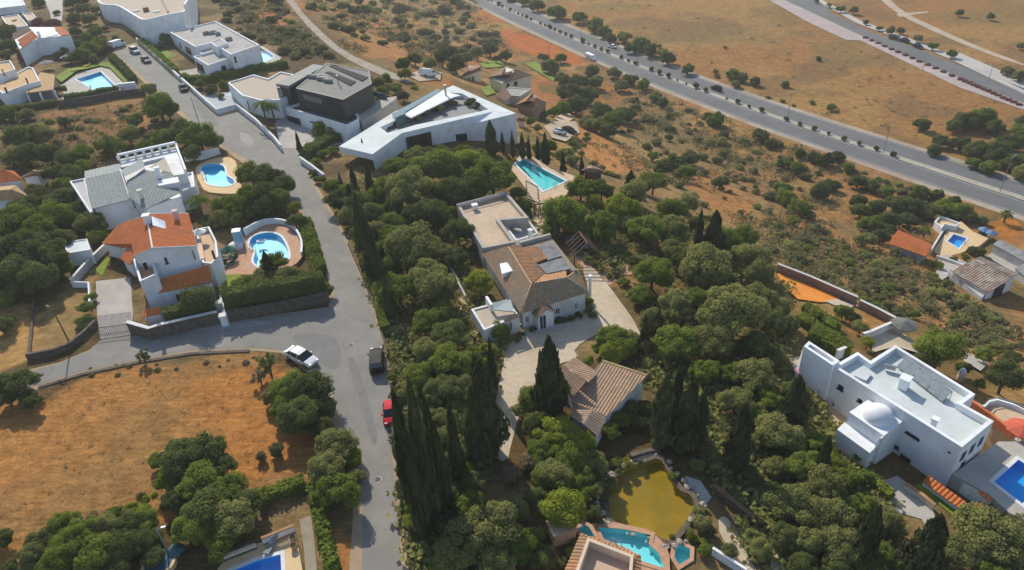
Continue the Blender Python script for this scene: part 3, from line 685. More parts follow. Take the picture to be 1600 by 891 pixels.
def hitwall(px, py, A, B):
    A, B = np.array(A[:2]), np.array(B[:2]); t = (B - A) / np.linalg.norm(B - A); nn = np.array([-t[1], t[0]])
    d = ray(px, py); k = ((A - C0[:2]) @ nn) / (d[:2] @ nn); P = C0 + d * k
    return (P[:2] - A) @ t, P[2]
def win(t, A, B, r, fm=None, pm=None, name='window', parent=None, arch=False, sill=True, bars=1, proud=.0):
    fm = fm or FRAME; pm = pm or GLASS
    s0, z1 = hitwall(r[0], r[1], A, B); s1, z0 = hitwall(r[2], r[3], A, B)
    if s0 > s1: s0, s1 = s1, s0
    if z0 > z1: z0, z1 = z1, z0
    A2, B2 = np.array(A[:2]), np.array(B[:2]); tt = (B2 - A2) / np.linalg.norm(B2 - A2); nn = np.array([-tt[1], tt[0]])
    if nn @ (C0[:2] - A2) < 0: nn = -nn
    def bar(mb, a, b_, za, zb, d0, d1):
        p = [A2 + tt * a + nn * d0, A2 + tt * b_ + nn * d0, A2 + tt * b_ + nn * d1, A2 + tt * a + nn * d1]
        return mb.prism([tuple(q) for q in p], za, zb)
    d0, d1 = -.05 + proud, .09 + proud; fw_ = .10
    mb = MB(); bar(mb, s0, s0 + fw_, z0, z1, d0, d1); bar(mb, s1 - fw_, s1, z0, z1, d0, d1)
    bar(mb, s0 + fw_, s1 - fw_, z1 - fw_, z1, d0, d1); bar(mb, s0 + fw_, s1 - fw_, z0, z0 + fw_, d0, d1)
    for k in range(bars):
        m = s0 + (s1 - s0) * (k + 1) / (bars + 1); bar(mb, m - .035, m + .035, z0 + fw_, z1 - fw_, d0, d1 - .02)
    if sill: bar(mb, s0 - .1, s1 + .1, z0 - .09, z0 - .004, d0, d1 + .12)
    w = t.mesh(name, mb, fm, parent)
    mb = MB(); bar(mb, s0 + fw_, s1 - fw_, z0 + fw_, z1 - fw_, d0, .03 + proud)
    t.mesh('pane' if name == 'window' else 'panel', mb, pm, w)
    return w
def wallbox(t, name, A, B, s0, s1, z0, z1, d0, d1, m, parent=None):
    A2, B2 = np.array(A[:2]), np.array(B[:2]); tt = (B2 - A2) / np.linalg.norm(B2 - A2); nn = np.array([-tt[1], tt[0]])
    if nn @ (C0[:2] - A2) < 0: nn = -nn
    p = [tuple(A2 + tt * a + nn * d) for a, d in ((s0, d0), (s1, d0), (s1, d1), (s0, d1))]
    return t.mesh(name, MB().prism(p, z0, z1), m, parent)
def chimney(t, px, zb, h, w, m, parent=None, cap=True, name='chimney', d=None):
    p = U(*px, zb); mb = MB().box((p[0], p[1], zb + h / 2 - .4), (w, d or w, h + .8), .4)
    if cap: mb.box((p[0], p[1], zb + h + .06), (w + .2, (d or w) + .2, .12), .4)
    return t.mesh(name, mb, m, parent)
def beam(t, name, a, b_, r, m, parent=None): return t.mesh(name, MB().tube(a, b_, r, n=6), m, parent)
def ridgecap(mb, a, b_, r=.14): return mb.tube(a, b_, r, n=6)

# ---------------------------------------------------------------- the long villa in the centre
c0 = pick(850, 500)
V = Thing('long_villa', 'long white villa with weathered tiled roof, flat wing and gabled blue-door porch', 'house', (c0[0], c0[1], -.4))
ze, zr, zi = 2.75, 4.7, 4.0
a, b_, c_, d_ = U(814, 490, ze), U(919, 458, ze), U(903, 421, ze), U(753, 397, ze)
top0, top1 = U(806, 380, ze), U(860, 367, ze)
P1, P2, R0 = U(831, 444, zr), U(886, 434, zr), U(794, 386, zr)
wallp = inset(ccw([a, b_, c_, top1, top0, d_]), .35)
V.mesh('wall', MB().prism(wallp, -3, ze - .02), OLDW)
roof = V.mesh('roof', tiles(tiles(tiles(MB(), [d_, a, P1, R0]), [a, b_, P2, P1]), [b_, c_, P2]), TILE_OLD)
I0, I1, I2 = U(812, 383, zi), U(852, 427, zi), U(884, 423, zi)
V.mesh('inner_roof', tiles(tiles(MB(), [R0, P1, I1, I0]), [P1, P2, I2, I1]), TILE_ORG, label='faded orange tiled inner roof slope')
mb = MB()
for q0, q1 in ((P1, P2), (P1, R0), (P1, a), (P2, b_), (P2, c_)): ridgecap(mb, q0, q1, .15)
V.mesh('ridge', mb, TILE_TAN, roof)
q = [U(812, 381, zi - .1), U(860, 368, zi - .1), U(902, 421, zi - .1), U(850, 429, zi - .1)]
V.mesh('court_roof', MB().prism([p[:2] for p in q], ze - .1, zi - .25), mat('brown_grey_roof', (.22, .175, .13), (.30, .24, .18), 1.5, .95))
V.mesh('corrugated_sheet', tiles(MB(), [U(842, 384, zi + .15), U(863, 379, zi + .05), U(878, 400, zi + .05), U(856, 407, zi + .15)], .3, .05), METALG, label='grey corrugated roof sheet')
V.mesh('corrugated_sheet', tiles(MB(), [U(840, 414, zi + .25), U(878, 403, zi + .12), U(893, 420, zi + .12), U(854, 428, zi + .25)], .3, .05), METALG, label='grey corrugated roof sheet')
V.mesh('tile_patch', tiles(MB(), [U(815, 388, zi + .2), U(840, 385, zi + .1), U(856, 404, zi + .1), U(836, 411, zi + .2)], .4, .08), TILE_ORG)
V.mesh('parapet', MB().strip([U(812, 381, zi), U(860, 368, zi)], .4, -.3, .3), mat('grey_brown_render', (.36, .33, .28), (.44, .40, .34), .6, .9))
# flat wing
fz1 = 3.6
poly = [U(*p, fz1)[:2] for p in ((713, 319), (791, 299), (826, 340), (781, 344), (806, 378), (754, 388))]
flatblock(V, poly, -3, fz1, mat('grey_brown_render', (.36, .33, .28), (.44, .40, .34), .6, .9), SANDF, .75, .5, 'wing_wall', 'wing_roof')
mb = MB(); tiles(mb, [U(714, 320, fz1 + .25), U(791, 300, fz1 + .25), U(793, 303, fz1 + .05), U(716, 323, fz1 + .05)], .4, .08)
V.mesh('parapet_tiles', mb, mat('grey_tile', (.26, .25, .24), (.36, .34, .32), 2, .9))
p = U(742, 327, fz1 - .7); V.mesh('roof_vent', MB().box((p[0], p[1], p[2] + .4), (.8, .6, .8), .3).box((p[0], p[1], p[2] + .87), (1.05, .85, .12), .3), WHITE)
poly = [U(*p, 2.2)[:2] for p in ((784, 349), (823, 341), (842, 366), (806, 378))]
flatblock(V, poly, -3, 2.4, OLDW, GREYW, .9, .3, 'stair_wall', 'stair_floor')
p0, p1 = U(795, 352, 1.5), U(806, 370, 1.5)
mb = MB()
for k in range(6):
    q = np.array(p0) * (1 - k / 6) + np.array(p1) * k / 6; mb.box((q[0] + .6, q[1] - .2, 1.6 + .16 * k), (1.2, .5, .34), -.6)
V.mesh('stair', mb, CONC)
chimney(V, (829, 372), 2.6, 1.4, .55, WHITE)
# white dormer in the west slope
q = [U(*p, ze + .6)[:2] for p in ((783, 420), (803, 416), (807, 428), (786, 434))]
dm = V.mesh('dormer', MB().prism(q, ze - .6, ze + 1.25), WHITE)
V.mesh('dormer_roof', MB().prism(inset(ccw(q), -.15), ze + 1.25, ze + 1.4), WHITE, dm)
# annex
za = 2.6
q = [U(*p, za)[:2] for p in ((736, 483), (792, 468), (811, 493), (756, 516))]
flatblock(V, q, -3, za, OLDW, BEIGER, .18, .3, 'annex_wall', 'annex_roof')
an = [np.array(U(756, 516, za)[:2]), np.array(U(811, 493, za)[:2])]
A1, A2_ = np.array(U(761, 474, 2.5)), np.array(U(769, 487, 2.5))
V.mesh('parapet', MB().strip([A1, A2_], .35, 0, 1.15), WHITE, label='white slanted parapet on the annex roof')
gq = [U(771, 484, 3.3), U(769, 473, 3.7), U(798, 468, 3.7), U(803, 487, 3.2)]
V.mesh('skylight', MB().face(gq).add([(p[0], p[1], p[2] - .12) for p in gq], [(3, 2, 1, 0)]), mat('pale_green_sheet', (.38, .44, .40), (.44, .49, .45), 1, .6))
V.mesh('eave_tiles', tiles(MB(), [U(787, 500, 2.9), U(808, 490, 2.9), U(812, 495, 2.55), U(790, 505, 2.55)], .35, .08), TILE_PINK)
# front facade
FA, FB = None, None
wl = sorted(wallp, key=lambda p: np.linalg.norm(np.array(p) - a[:2]))[0]; wr = sorted(wallp, key=lambda p: np.linalg.norm(np.array(p) - b_[:2]))[0]
for r in ((820, 495, 827, 503), (867, 482, 875, 490), (897, 473, 903, 483)): win(V, wl, wr, r)
win(V, wl, wr, (808.5, 499, 812, 506), bars=0)
A3, B3 = an
win(V, A3, B3, (793, 504, 801, 515.5), bars=1, sill=False)
# porch with gable
s0, _ = hitwall(837, 512, wl, wr); s1, _ = hitwall(858, 512, wl, wr)
tt = (np.array(wr) - np.array(wl)); tt /= np.linalg.norm(tt); nn = np.array([tt[1], -tt[0]])
if nn @ (C0[:2] - np.array(wl)) < 0: nn = -nn
def fp(s, d): return np.array(wl) + tt * s + nn * d
pl, pr, pm_ = s0 - .15, s1 + .15, (s0 + s1) / 2
V.mesh('porch', MB().prism([tuple(fp(pl, -.1)), tuple(fp(pr, -.1)), tuple(fp(pr, 1.3)), tuple(fp(pl, 1.3))], -2, 2.1)
       .add([(*fp(pl, 1.3), 2.1), (*fp(pr, 1.3), 2.1), (*fp(pm_, 1.3), 2.95), (*fp(pl, -.1), 2.1), (*fp(pr, -.1), 2.1), (*fp(pm_, -.1), 2.95)], [(0, 1, 2), (3, 5, 4), (0, 2, 5, 3), (1, 4, 5, 2)]), WHITE)
gl = [(*fp(pl - .3, 1.55), 2.0), (*fp(pm_, 1.55), 3.05), (*fp(pm_, -.1), 3.05), (*fp(pl - .3, -.1), 2.0)]
g2 = [(*fp(pr + .3, 1.55), 2.0), (*fp(pm_, 1.55), 3.05), (*fp(pm_, -.1), 3.05), (*fp(pr + .3, -.1), 2.0)]
V.mesh('porch_roof', tiles(tiles(MB(), gl, .35), g2, .35), TILE_BRN)
PA, PB = fp(pl, 1.3), fp(pr, 1.3)
win(V, PA, PB, (842, 494, 854, 512.5), FRAME, BLUEDOOR, 'door', sill=False, bars=1)
mb = MB()
for k in range(2): mb.prism([tuple(fp(pl - .6 * (k + 1), 1.2)), tuple(fp(pr + .6 * (k + 1), 1.2)), tuple(fp(pr + .6 * (k + 1), 1.75 + .5 * k)), tuple(fp(pl - .6 * (k + 1), 1.75 + .5 * k))], -1.5, -.05 - .14 * k)
V.mesh('step', mb, CONC)
chimney(V, (922, 456), 1.4, 2.6, .26, WHITE, d=.34)
# ---------------------------------------------------------------- tiled barn
c0 = pick(945, 640)
Bn = Thing('tiled_barn', 'low outbuilding with broad pink-tiled roof below the gravel drive', 'outbuilding', c0)
lo, hi = 1.7, 2.9
m1 = [U(890, 627, lo), U(948, 651, lo), U(1011, 587, hi), U(941, 564, hi)]
bw = inset(ccw(m1), .3)
Bn.mesh('roof', tiles(MB(), m1, .36, .08), TILE_PINK)
zz = {tuple(p): 0 for p in bw}
def planez(p, q):
    A, B, C = [np.array(v) for v in q[:3]]; nrm = np.cross(B - A, C - A); return A[2] - (nrm[0] * (p[0] - A[0]) + nrm[1] * (p[1] - A[1])) / nrm[2]
n_ = len(bw); vs = [(*p, -3) for p in bw] + [(*p, planez(p, m1) - .08) for p in bw]
Bn.mesh('wall', MB().add(vs, [(i, (i + 1) % n_, (i + 1) % n_ + n_, i + n_) for i in range(n_)] + [tuple(range(n_, 2 * n_))]), OLDW)
rg0, rg1 = U(879, 571, 3.4), U(919, 598, 3.4)
w1 = [U(898, 559, 2.4), U(935, 583, 2.4), rg1, rg0]; w2 = [rg0, rg1, U(893, 622, 2.0), U(874, 590, 2.2)]
lw = Bn.mesh('side_roof', tiles(tiles(MB(), w1, .36, .08), w2, .36, .08), TILE_PINK)
Bn.mesh('side_wall', MB().prism(inset(ccw([w1[0], w1[1], w2[2], w2[3]]), .3), -3, 2.2), OLDW)
rg0, rg1 = U(926, 641, 2.5), U(912, 664, 2.5)
w1 = [rg0, rg1, U(890, 650, 1.7), U(896, 640, 1.7)]; w2 = [rg0, U(946, 657, 1.7), U(933, 682, 1.7), rg1]
Bn.mesh('side_roof', tiles(tiles(MB(), w1, .36, .08), w2, .36, .08), TILE_PINK)
Bn.mesh('side_wall', MB().prism(inset(ccw([w1[2], w1[3], w2[1], w2[2]]), .3), -3, 1.55), OLDW)
mb = MB(); ridgecap(mb, m1[3], m1[2], .16); Bn.mesh('ridge', mb, TILE_TAN)

# ---------------------------------------------------------------- domed white house
c0 = pick(1430, 690); zb = -7
M = Thing('domed_house', 'large white Moorish-style house with flat roof, dome and solar heater', 'house', (c0[0], c0[1], -3))
zr = 2.9
Q = [U(*p, zr)[:2] for p in ((1301, 572), (1313, 565.5), (1340, 550), (1360, 564), (1399, 539), (1524, 616), (1504, 631), (1553, 658), (1503, 699))]
flatblock(M, Q, zb, zr, WHITE, ROOFW, .75, .4)
MA, MB_ = Q[0], Q[8]
wing = [U(*p, zr + .4)[:2] for p in ((1256, 541), (1264, 533), (1312, 564), (1301, 571))]
flatblock(M, wing, zb, zr + .4, WHITE, ROOFW, .5, .35, 'wing_wall', 'wing_roof')
p0 = np.array(U(1256, 541, zr)); nrm = np.array(Q[0]) - np.array(Q[1]); 
e0 = np.array(wing[0]); e1 = np.array(U(1238, 576, -2.5)[:2])
vs = []
for k in range(9):
    f_ = k / 8; z_ = zr + .4 - (zr + 2.4) * (1 - (1 - f_) ** 2) ; q = e0 + (e1 - e0) * f_
    vs += [(*q, z_), (*(q + np.array([.5, .35])), z_)]
mb = MB()
for k in range(8):
    i = 2 * k; mb.add([vs[i], vs[i + 1], vs[i + 3], vs[i + 2], (vs[i][0], vs[i][1], zb), (vs[i + 1][0], vs[i + 1][1], zb), (vs[i + 3][0], vs[i + 3][1], zb), (vs[i + 2][0], vs[i + 2][1], zb)], [(0, 1, 2, 3), (0, 3, 7, 4), (1, 2, 6, 5)])
M.mesh('buttress', mb, WHITE)
dz = 1.7
D = [U(*p, dz)[:2] for p in ((1327, 644), (1360, 622), (1414.5, 655), (1381, 681))]
M.mesh('dome_block', MB().prism(ccw(D), zb, dz), WHITE)
dc = U(1371.5, 651, dz); R = 1.6
mb = MB(); nseg, nr = 28, 9
vs = []
for k in range(nr):
    a_ = (math.pi / 2) * k / nr
    vs += [(dc[0] + R * math.cos(a_) * math.cos(2 * math.pi * j / nseg), dc[1] + R * math.cos(a_) * math.sin(2 * math.pi * j / nseg), dz - .02 + R * .86 * math.sin(a_)) for j in range(nseg)]
vs.append((dc[0], dc[1], dz + R * .86))
fs = [(k * nseg + j, k * nseg + (j + 1) % nseg, (k + 1) * nseg + (j + 1) % nseg, (k + 1) * nseg + j) for k in range(nr - 1) for j in range(nseg)]
fs += [((nr - 1) * nseg + j, (nr - 1) * nseg + (j + 1) % nseg, nr * nseg) for j in range(nseg)]
M.mesh('dome', mb.add(vs, fs), WHITE, smooth=True)
pz = .1
PQ = [U(*p, pz)[:2] for p in ((1308, 671), (1320, 660), (1372, 695), (1359, 708))]
M.mesh('porch', MB().prism(ccw(PQ), zb, pz), WHITE)
# curved arch buttress right of the porch
q0, q1 = np.array(U(1381, 681, dz)[:2]), np.array(U(1355, 725, -3)[:2]); mb = MB(); prev = None
for k in range(11):
    f_ = k / 10; q = q0 + (q1 - q0) * f_; zt = dz - .1 - (dz + 2.9) * f_ ** 2.2; zl = max(-3, zt - .7 - 2.2 * f_) if k < 9 else -3.2
    t_ = np.array([.3, .22]); cur = [(*(q - t_), zt), (*(q + t_), zt), (*(q + t_), zl), (*(q - t_), zl)]
    if prev: mb.add(prev + cur, [(0, 1, 5, 4), (1, 2, 6, 5), (2, 3, 7, 6), (3, 0, 4, 7)])
    prev = cur
M.mesh('arch', mb, WHITE)
for r in ((1311, 600, 1317, 611), (1417, 673, 1436, 688)): win(M, MA, MB_, r, DFRAME, GLASS, bars=1)
win(M, MA, MB_, (1289, 592, 1294, 598), DFRAME, GLASS, bars=0); win(M, MA, MB_, (1342, 622, 1347, 630), DFRAME, GLASS, bars=0); win(M, MA, MB_, (1482, 705, 1485, 709), DFRAME, GLASS, bars=0, sill=False)
win(M, MA, MB_, (1408, 708, 1421, 727), WOOD, GLASS, 'door', sill=False)
win(M, MA, MB_, (1398, 694, 1404, 702), DFRAME, GLASS, bars=0)
LQ = float(np.linalg.norm(np.array(Q[7]) - np.array(Q[8])))
for s_, z_ in ((.22, .3), (.5, .3), (.78, .3), (.36, -1.6)):
    w_ = wallbox(M, 'window', Q[8], Q[7], LQ * s_ - .4, LQ * s_ + .4, z_ - .1, z_ + 1.1, -.05, .05, DFRAME)
    wallbox(M, 'pane', Q[8], Q[7], LQ * s_ - .32, LQ * s_ + .32, z_ - .02, z_ + 1.02, 0, .06, GLASS, w_)
WA, WB = wing[0], wing[3]
# solar heater on the roof
zf = zr - .7
s0, s1 = np.array(U(1400, 574, zf)), np.array(U(1472, 630, zf)); dv = (s1 - s0); L = np.linalg.norm(dv); dv /= L; pv = np.array([-dv[1], dv[0], 0])
if pv[1] < 0: pv = -pv
hs = M.mesh('solar_heater', MB().tube(s0 + pv * .1 + [0, 0, .15], s1 + pv * .1 + [0, 0, .15], .05).tube(s0 + pv * 1.0 + [0, 0, 1.25], s1 + pv * 1.0 + [0, 0, 1.25], .06), STEEL)
for k in range(3):
    x0, x1 = L * k / 3 + .04, L * (k + 1) / 3 - .04
    A_, B__ = s0 + dv * x0, s0 + dv * x1
    pan = [A_ + [0, 0, .2], B__ + [0, 0, .2], B__ + pv * 1.0 + [0, 0, 1.25], A_ + pv * 1.0 + [0, 0, 1.25]]
    M.mesh('panel', MB().add(pan + [p + np.array([.05, .05, -.1]) for p in pan], [(0, 1, 2, 3), (7, 6, 5, 4), (0, 4, 5, 1), (1, 5, 6, 2), (2, 6, 7, 3), (3, 7, 4, 0)]), mat('grey_collector', (.20, .23, .25), (.27, .30, .31), 2, .4), hs)
    for q in (A_, B__): M.mesh('strut', MB().tube(q + pv * 1.0, q + pv * 1.0 + [0, 0, 1.25], .04).tube(q, q + pv * 1.0, .035), STEEL, hs)
p = U(1411, 606, zf); M.mesh('chimney', MB().box((p[0], p[1], zf + .7), (1.0, .9, 1.4), .75).box((p[0], p[1], zf + 1.45), (1.2, 1.1, .12), .75), WHITE)
p = U(1457, 668, zf); M.mesh('roof_vent', MB().box((p[0], p[1], zf + .5), (.5, .5, 1.0), .75).box((p[0] + .1, p[1] + .1, zf + 1.1), (.7, .7, .2), .75), WHITE)
p = U(1389, 579, zf); M.mesh('water_tank', MB().tube((p[0] - .5, p[1] + .3, zf + .5), (p[0] + .5, p[1] - .3, zf + .5), .3, n=12), STEEL)
p = U(1348, 588, zf); M.mesh('skylight', MB().box((p[0], p[1], zf + .12), (1.5, 1.3, .24), .75), ROOFW)
# walled court with orange coping in front of the pool terrace
K = Thing('walled_court', 'sunken brown court walled with bright orange tile coping below the domed house', 'courtyard', pick(1480, 770))
zc = -2.0
c1 = [U(*p, zc) for p in ((1446, 749), (1500, 787), (1516, 800))]
K.mesh('wall', MB().strip(c1, .3, -4, -.05), WHITE)
K.mesh('coping', tiles(MB(), [c1[0] + np.array([.3, .35, .3]), c1[2] + np.array([.3, .35, .3]), c1[2] - np.array([.3, .35, .1]), c1[0] - np.array([.3, .35, .1])], .42, .1), TILE_RED)
c2 = [U(*p, zc + .2) for p in ((1516, 798), (1530, 783), (1546, 796))]
K.mesh('coping', tiles(MB(), [U(1518, 795, zc + .2), U(1530, 783, zc + .4), U(1547, 794, zc + .4), U(1535, 804, zc + .1)], .42, .1), TILE_RED)
K.mesh('coping', tiles(MB(), [U(1527, 768, zc + 1.2), U(1532, 766, zc + 1.3), U(1551, 781, zc + 1.3), U(1546, 785, zc + 1.1)], .42, .1), TILE_RED)
K.mesh('floor', MB().face([U(*p, -2.9) for p in ((1460, 735), (1468, 732), (1530, 782), (1512, 795), (1448, 752))]), mat('brown_boards', (.10, .07, .05), (.14, .10, .075), 2, .9))
K.mesh('wall', MB().strip([U(1470, 731, -1.6), U(1530, 772, -1.6), U(1548, 785, -1.6)], .3, -4, .2), OLDW)
T2 = Thing('curved_terrace', 'raised terrace with curved white railing and orange wall behind the domed house', 'terrace', pick(1570, 660))
tz = -2.2
tp = [U(*p, tz)[:2] for p in ((1525, 627), (1540, 637), (1556, 634), (1580, 640), (1612, 655), (1625, 690), (1585, 676))]
T2.mesh('floor', MB().prism(ccw(tp), -9, tz), PEACH)
rl = [U(*p, tz) for p in ((1535, 640), (1543, 632), (1556, 629), (1580, 636), (1612, 652))]
T2.mesh('railing', MB().strip(rl, .25, -.4, .5), WHITE)
T2.mesh('railing_bars', MB().strip([p + np.array([0, 0, .5]) for p in rl], .08, .25, .32), STEEL)
T2.mesh('orange_wall', MB().strip([U(1517, 628, tz), U(1548, 650, tz), U(1584, 678, tz)], .35, -.7, .3), mat('orange_wall_paint', (.52, .14, .05), (.58, .17, .07), 1, .85))

# ---------------------------------------------------------------- red-roofed villa
c0 = pick(250, 450); z0 = 3.5
H1 = Thing('red_roofed_villa', 'white villa with bright orange-red tiled roofs beside the concrete drive', 'house', (c0[0], c0[1], z0))
ea, er = z0 + 6.3, z0 + 7.6
r0, r1 = U(229, 335, er), U(238, 388, er)
e1, e2 = U(295, 334, ea), U(307, 385, ea); w1, w2 = U(203, 347, er - 1.2), U(209, 401, er - 1.2)
H1.mesh('roof', tiles(tiles(MB(), [r0, r1, e2, e1], .42), [r0, w1, w2, r1], .42), TILE_RED)
mb = MB()
for q0, q1 in ((r0, r1), (r1, e2), (r0, e1), (r1, w2), (r0, w1)): ridgecap(mb, q0, q1, .13)
H1.mesh('ridge', mb, COPING)
body = inset(ccw([e1, e2, w2, w1]), .3)
def under(p): return min(planez(p, [r0, r1, e2]), planez(p, [r0, w1, w2])) - .1
vb = [tuple(np.array(r1[:2]) * .985 + np.array(r0[:2]) * .015), tuple(np.array(r0[:2]) * .985 + np.array(r1[:2]) * .015)]
e1i, e2i, w2i, w1i = [tuple(np.array(p[:2]) * .97 + np.mean([e1, e2, w1, w2], 0)[:2] * .03) for p in (e1, e2, w2, w1)]
order = [e1i, e2i, vb[0], w2i, w1i, vb[1]]; n_ = 6
H1.mesh('wall', MB().add([(*p, z0 - 3) for p in order] + [(*p, under(p)) for p in order], [(i, (i + 1) % n_, (i + 1) % n_ + n_, i + n_) for i in range(n_)]), WHITE)
# west lower roof
lz = z0 + 4.0
q = [U(159, 381, lz - .8), U(180, 351, lz + .3), U(205, 343, lz + .3), U(207, 381, lz), U(193, 388, lz - .8)]
H1.mesh('west_roof', tiles(tiles(MB(), [q[0], q[1], q[2], q[3]], .42), [q[0], q[3], q[4]], .42), TILE_RED)
H1.mesh('west_wall', MB().prism(inset(ccw([q[0], q[1], q[2], q[3], q[4]]), .35), z0 - 3, lz - .9), WHITE)
q2 = [U(188, 404, lz - 1.4), U(201, 386, lz - .9), U(212, 402, lz - .9), U(203, 416, lz - 1.4)]
H1.mesh('west_roof', tiles(MB(), q2, .42), TILE_RED)
H1.mesh('west_wall', MB().prism(inset(ccw(q2), .25), z0 - 3, lz - 1.5), WHITE)
# front lower roof and rooms
fz_, ft = z0 + 2.5, z0 + 3.9
f0, f1, f2, f3 = U(224, 463, fz_), U(331, 440, fz_), U(327, 414, ft), U(243, 437, ft)
H1.mesh('front_roof', tiles(MB(), [f0, f1, f2, f3], .42), TILE_RED)
H1.mesh('front_wall', MB().prism(inset(ccw([f0, f1, U(325, 405, fz_), U(222, 430, fz_)]), .3), z0 - 3, fz_ - .05), WHITE)
fl, fr = inset(ccw([f0, f1, U(325, 405, fz_), U(222, 430, fz_)]), .3)[:2] if False else (f0[:2], f1[:2])
nrm_in = np.array(f3[:2]) - np.array(f0[:2]); nrm_in /= np.linalg.norm(nrm_in)
fl, fr = f0[:2] + nrm_in * .3, f1[:2] + nrm_in * .3
win(H1, fl, fr, (243, 469, 256, 487), DFRAME, GLASS, 'door', sill=False); win(H1, fl, fr, (274, 461, 287, 469), DFRAME, GLASS)
ul, ur = w2i, e2i
win(H1, vb[0], e2i, (256, 403, 263, 411), DFRAME, GLASS, bars=1)
win(H1, vb[0], e2i, (300, 392, 306, 406), WOOD, GLASS, 'door', sill=False, bars=0)
# balcony block left of the gable
bz = z0 + 5.2
bq = [U(*p, bz)[:2] for p in ((208, 405), (237, 395), (245, 428), (218, 440))]
flatblock(H1, bq, z0 - 3, bz, WHITE, TERRA, .7, .28, 'balcony_wall', 'balcony_floor')
bs = sorted(ccw(bq), key=lambda p: p[1])
win(H1, bq[3], bq[2], (222, 411, 232, 420), DFRAME, mat('balcony_shade', (.05, .04, .035)), bars=0, sill=False)  # near-black pane paints the shade of the balcony recess
LB_ = float(np.linalg.norm(np.array(bq[3]) - np.array(bq[0])))
for s_, z_, h_ in ((.35, 2.6, 1.2), (.75, .2, 2.0)):
    w_ = wallbox(H1, 'window', bq[0], bq[3], LB_ * s_ - .4, LB_ * s_ + .4, z0 + z_, z0 + z_ + h_, -.05, .06, FRAME)
    wallbox(H1, 'pane', bq[0], bq[3], LB_ * s_ - .3, LB_ * s_ + .3, z0 + z_ + .1, z0 + z_ + h_ - .1, 0, .07, GLASS, w_)
# chimneys and raised roof slab
p = U(232, 348, er); H1.mesh('chimney', MB().box((p[0], p[1], er + .3), (.9, .9, 1.8), .2).box((p[0], p[1], er + 1.25), (1.1, 1.1, .14), .2), WHITE)
p = U(277, 343, ea + .4); H1.mesh('chimney', MB().box((p[0], p[1], ea + .8), (.65, .65, 2.0), .2).box((p[0], p[1], ea + 1.85), (.85, .85, .14), .2), mat('pink_render', (.55, .40, .36), (.6, .45, .40), 1))
gq = [U(237, 338, er + .5), U(258, 346, er - .2), U(260, 358, er - .5), U(238, 352, er + .1)]
H1.mesh('solar_heater', MB().add(list(gq) + [p + np.array([0, 0, -.5]) for p in gq], [(0, 1, 2, 3), (7, 6, 5, 4), (0, 4, 5, 1), (1, 5, 6, 2), (2, 6, 7, 3), (3, 7, 4, 0)]), mat('pale_blue_panel', (.36, .46, .56), (.42, .52, .60), 1, .25))
# turret on the east side
tz = z0 + 3.6
q = [U(*p, tz)[:2] for p in ((305, 358), (327, 354), (338, 376), (341, 400), (330, 412), (316, 410))]
flatblock(H1, q, z0 - 3, tz, WHITE, PEACH, .7, .25, 'turret_wall', 'turret_terrace')
win(H1, q[3], q[4], (330, 392, 336, 402), DFRAME, GLASS, bars=0)
p = U(313, 371, tz); H1.mesh('parasol_cover', MB().tube((p[0], p[1], tz - .6), (p[0], p[1], tz + 1.4), .05).tube((p[0], p[1], tz + .9), (p[0], p[1], tz + 1.5), 1.1, .05, 10), WHITE)
wp = U(312, 398, tz); H1.mesh('peach_pier', MB().prism([U(*p, tz)[:2] for p in ((308, 376), (314, 374), (320, 404), (312, 407))], z0, tz + .12), mat('peach_render', (.62, .42, .30), (.66, .46, .33), 1))

# ---------------------------------------------------------------- grey-roofed house
c0 = pick(210, 330); z0 = 4.6
H2 = Thing('grey_roofed_house', 'white house with grey-green tiled hip roofs and arcaded roof terrace', 'house', (c0[0], c0[1], z0))
ea, er = z0 + 4.2, z0 + 5.8
a0, a1, a2, a3 = U(133, 281, er), U(189, 267, er), U(204, 312, ea), U(144, 327, ea)
u0, u1 = U(132, 268, ea + .3), U(188, 256, ea + .3)
H2.mesh('roof', tiles(tiles(MB(), [a0, a1, a2, a3], .6, .07), [u0, u1, a1, a0], .6, .07), SLATE)
h0, h1, h2, h3, h4 = U(198, 283, er), U(226, 262, er + .5), U(270, 272, ea + .8), U(285, 306, ea), U(226, 328, ea - .1)
H2.mesh('hip_roof', tiles(tiles(tiles(MB(), [h0, h1, h2, h3], .6, .07), [h0, h3, h4, a2], .6, .07), [a1, U(225, 254, ea + .4), h1, h0], .6, .07), SLATE)
H2.mesh('hip_roof', tiles(MB(), [U(232, 262, er), U(258, 247, ea + .9), U(269, 271, ea + .9)], .5, .06), mat('cream_tile', (.50, .45, .33), (.56, .5, .38), 1, .9), label='cream tiled roof triangle')
H2.mesh('wall', MB().prism(inset(ccw([u0, u1, U(262, 240, ea), h3, h4, a2, a3]), .3), z0 - 3, ea - .1), WHITE)
H2.mesh('parapet', MB().strip([a1 + np.array([0, 0, .1]), a2 + np.array([0, 0, .1])], .3, -1, .25), COPING)
q = [U(*p, ea - .4)[:2] for p in ((109, 284), (133, 279), (146, 330), (141, 333))]
flatblock(H2, q, z0 - 3, ea - .3, WHITE, GREYW, .3, .25, 'side_wall', 'side_roof')
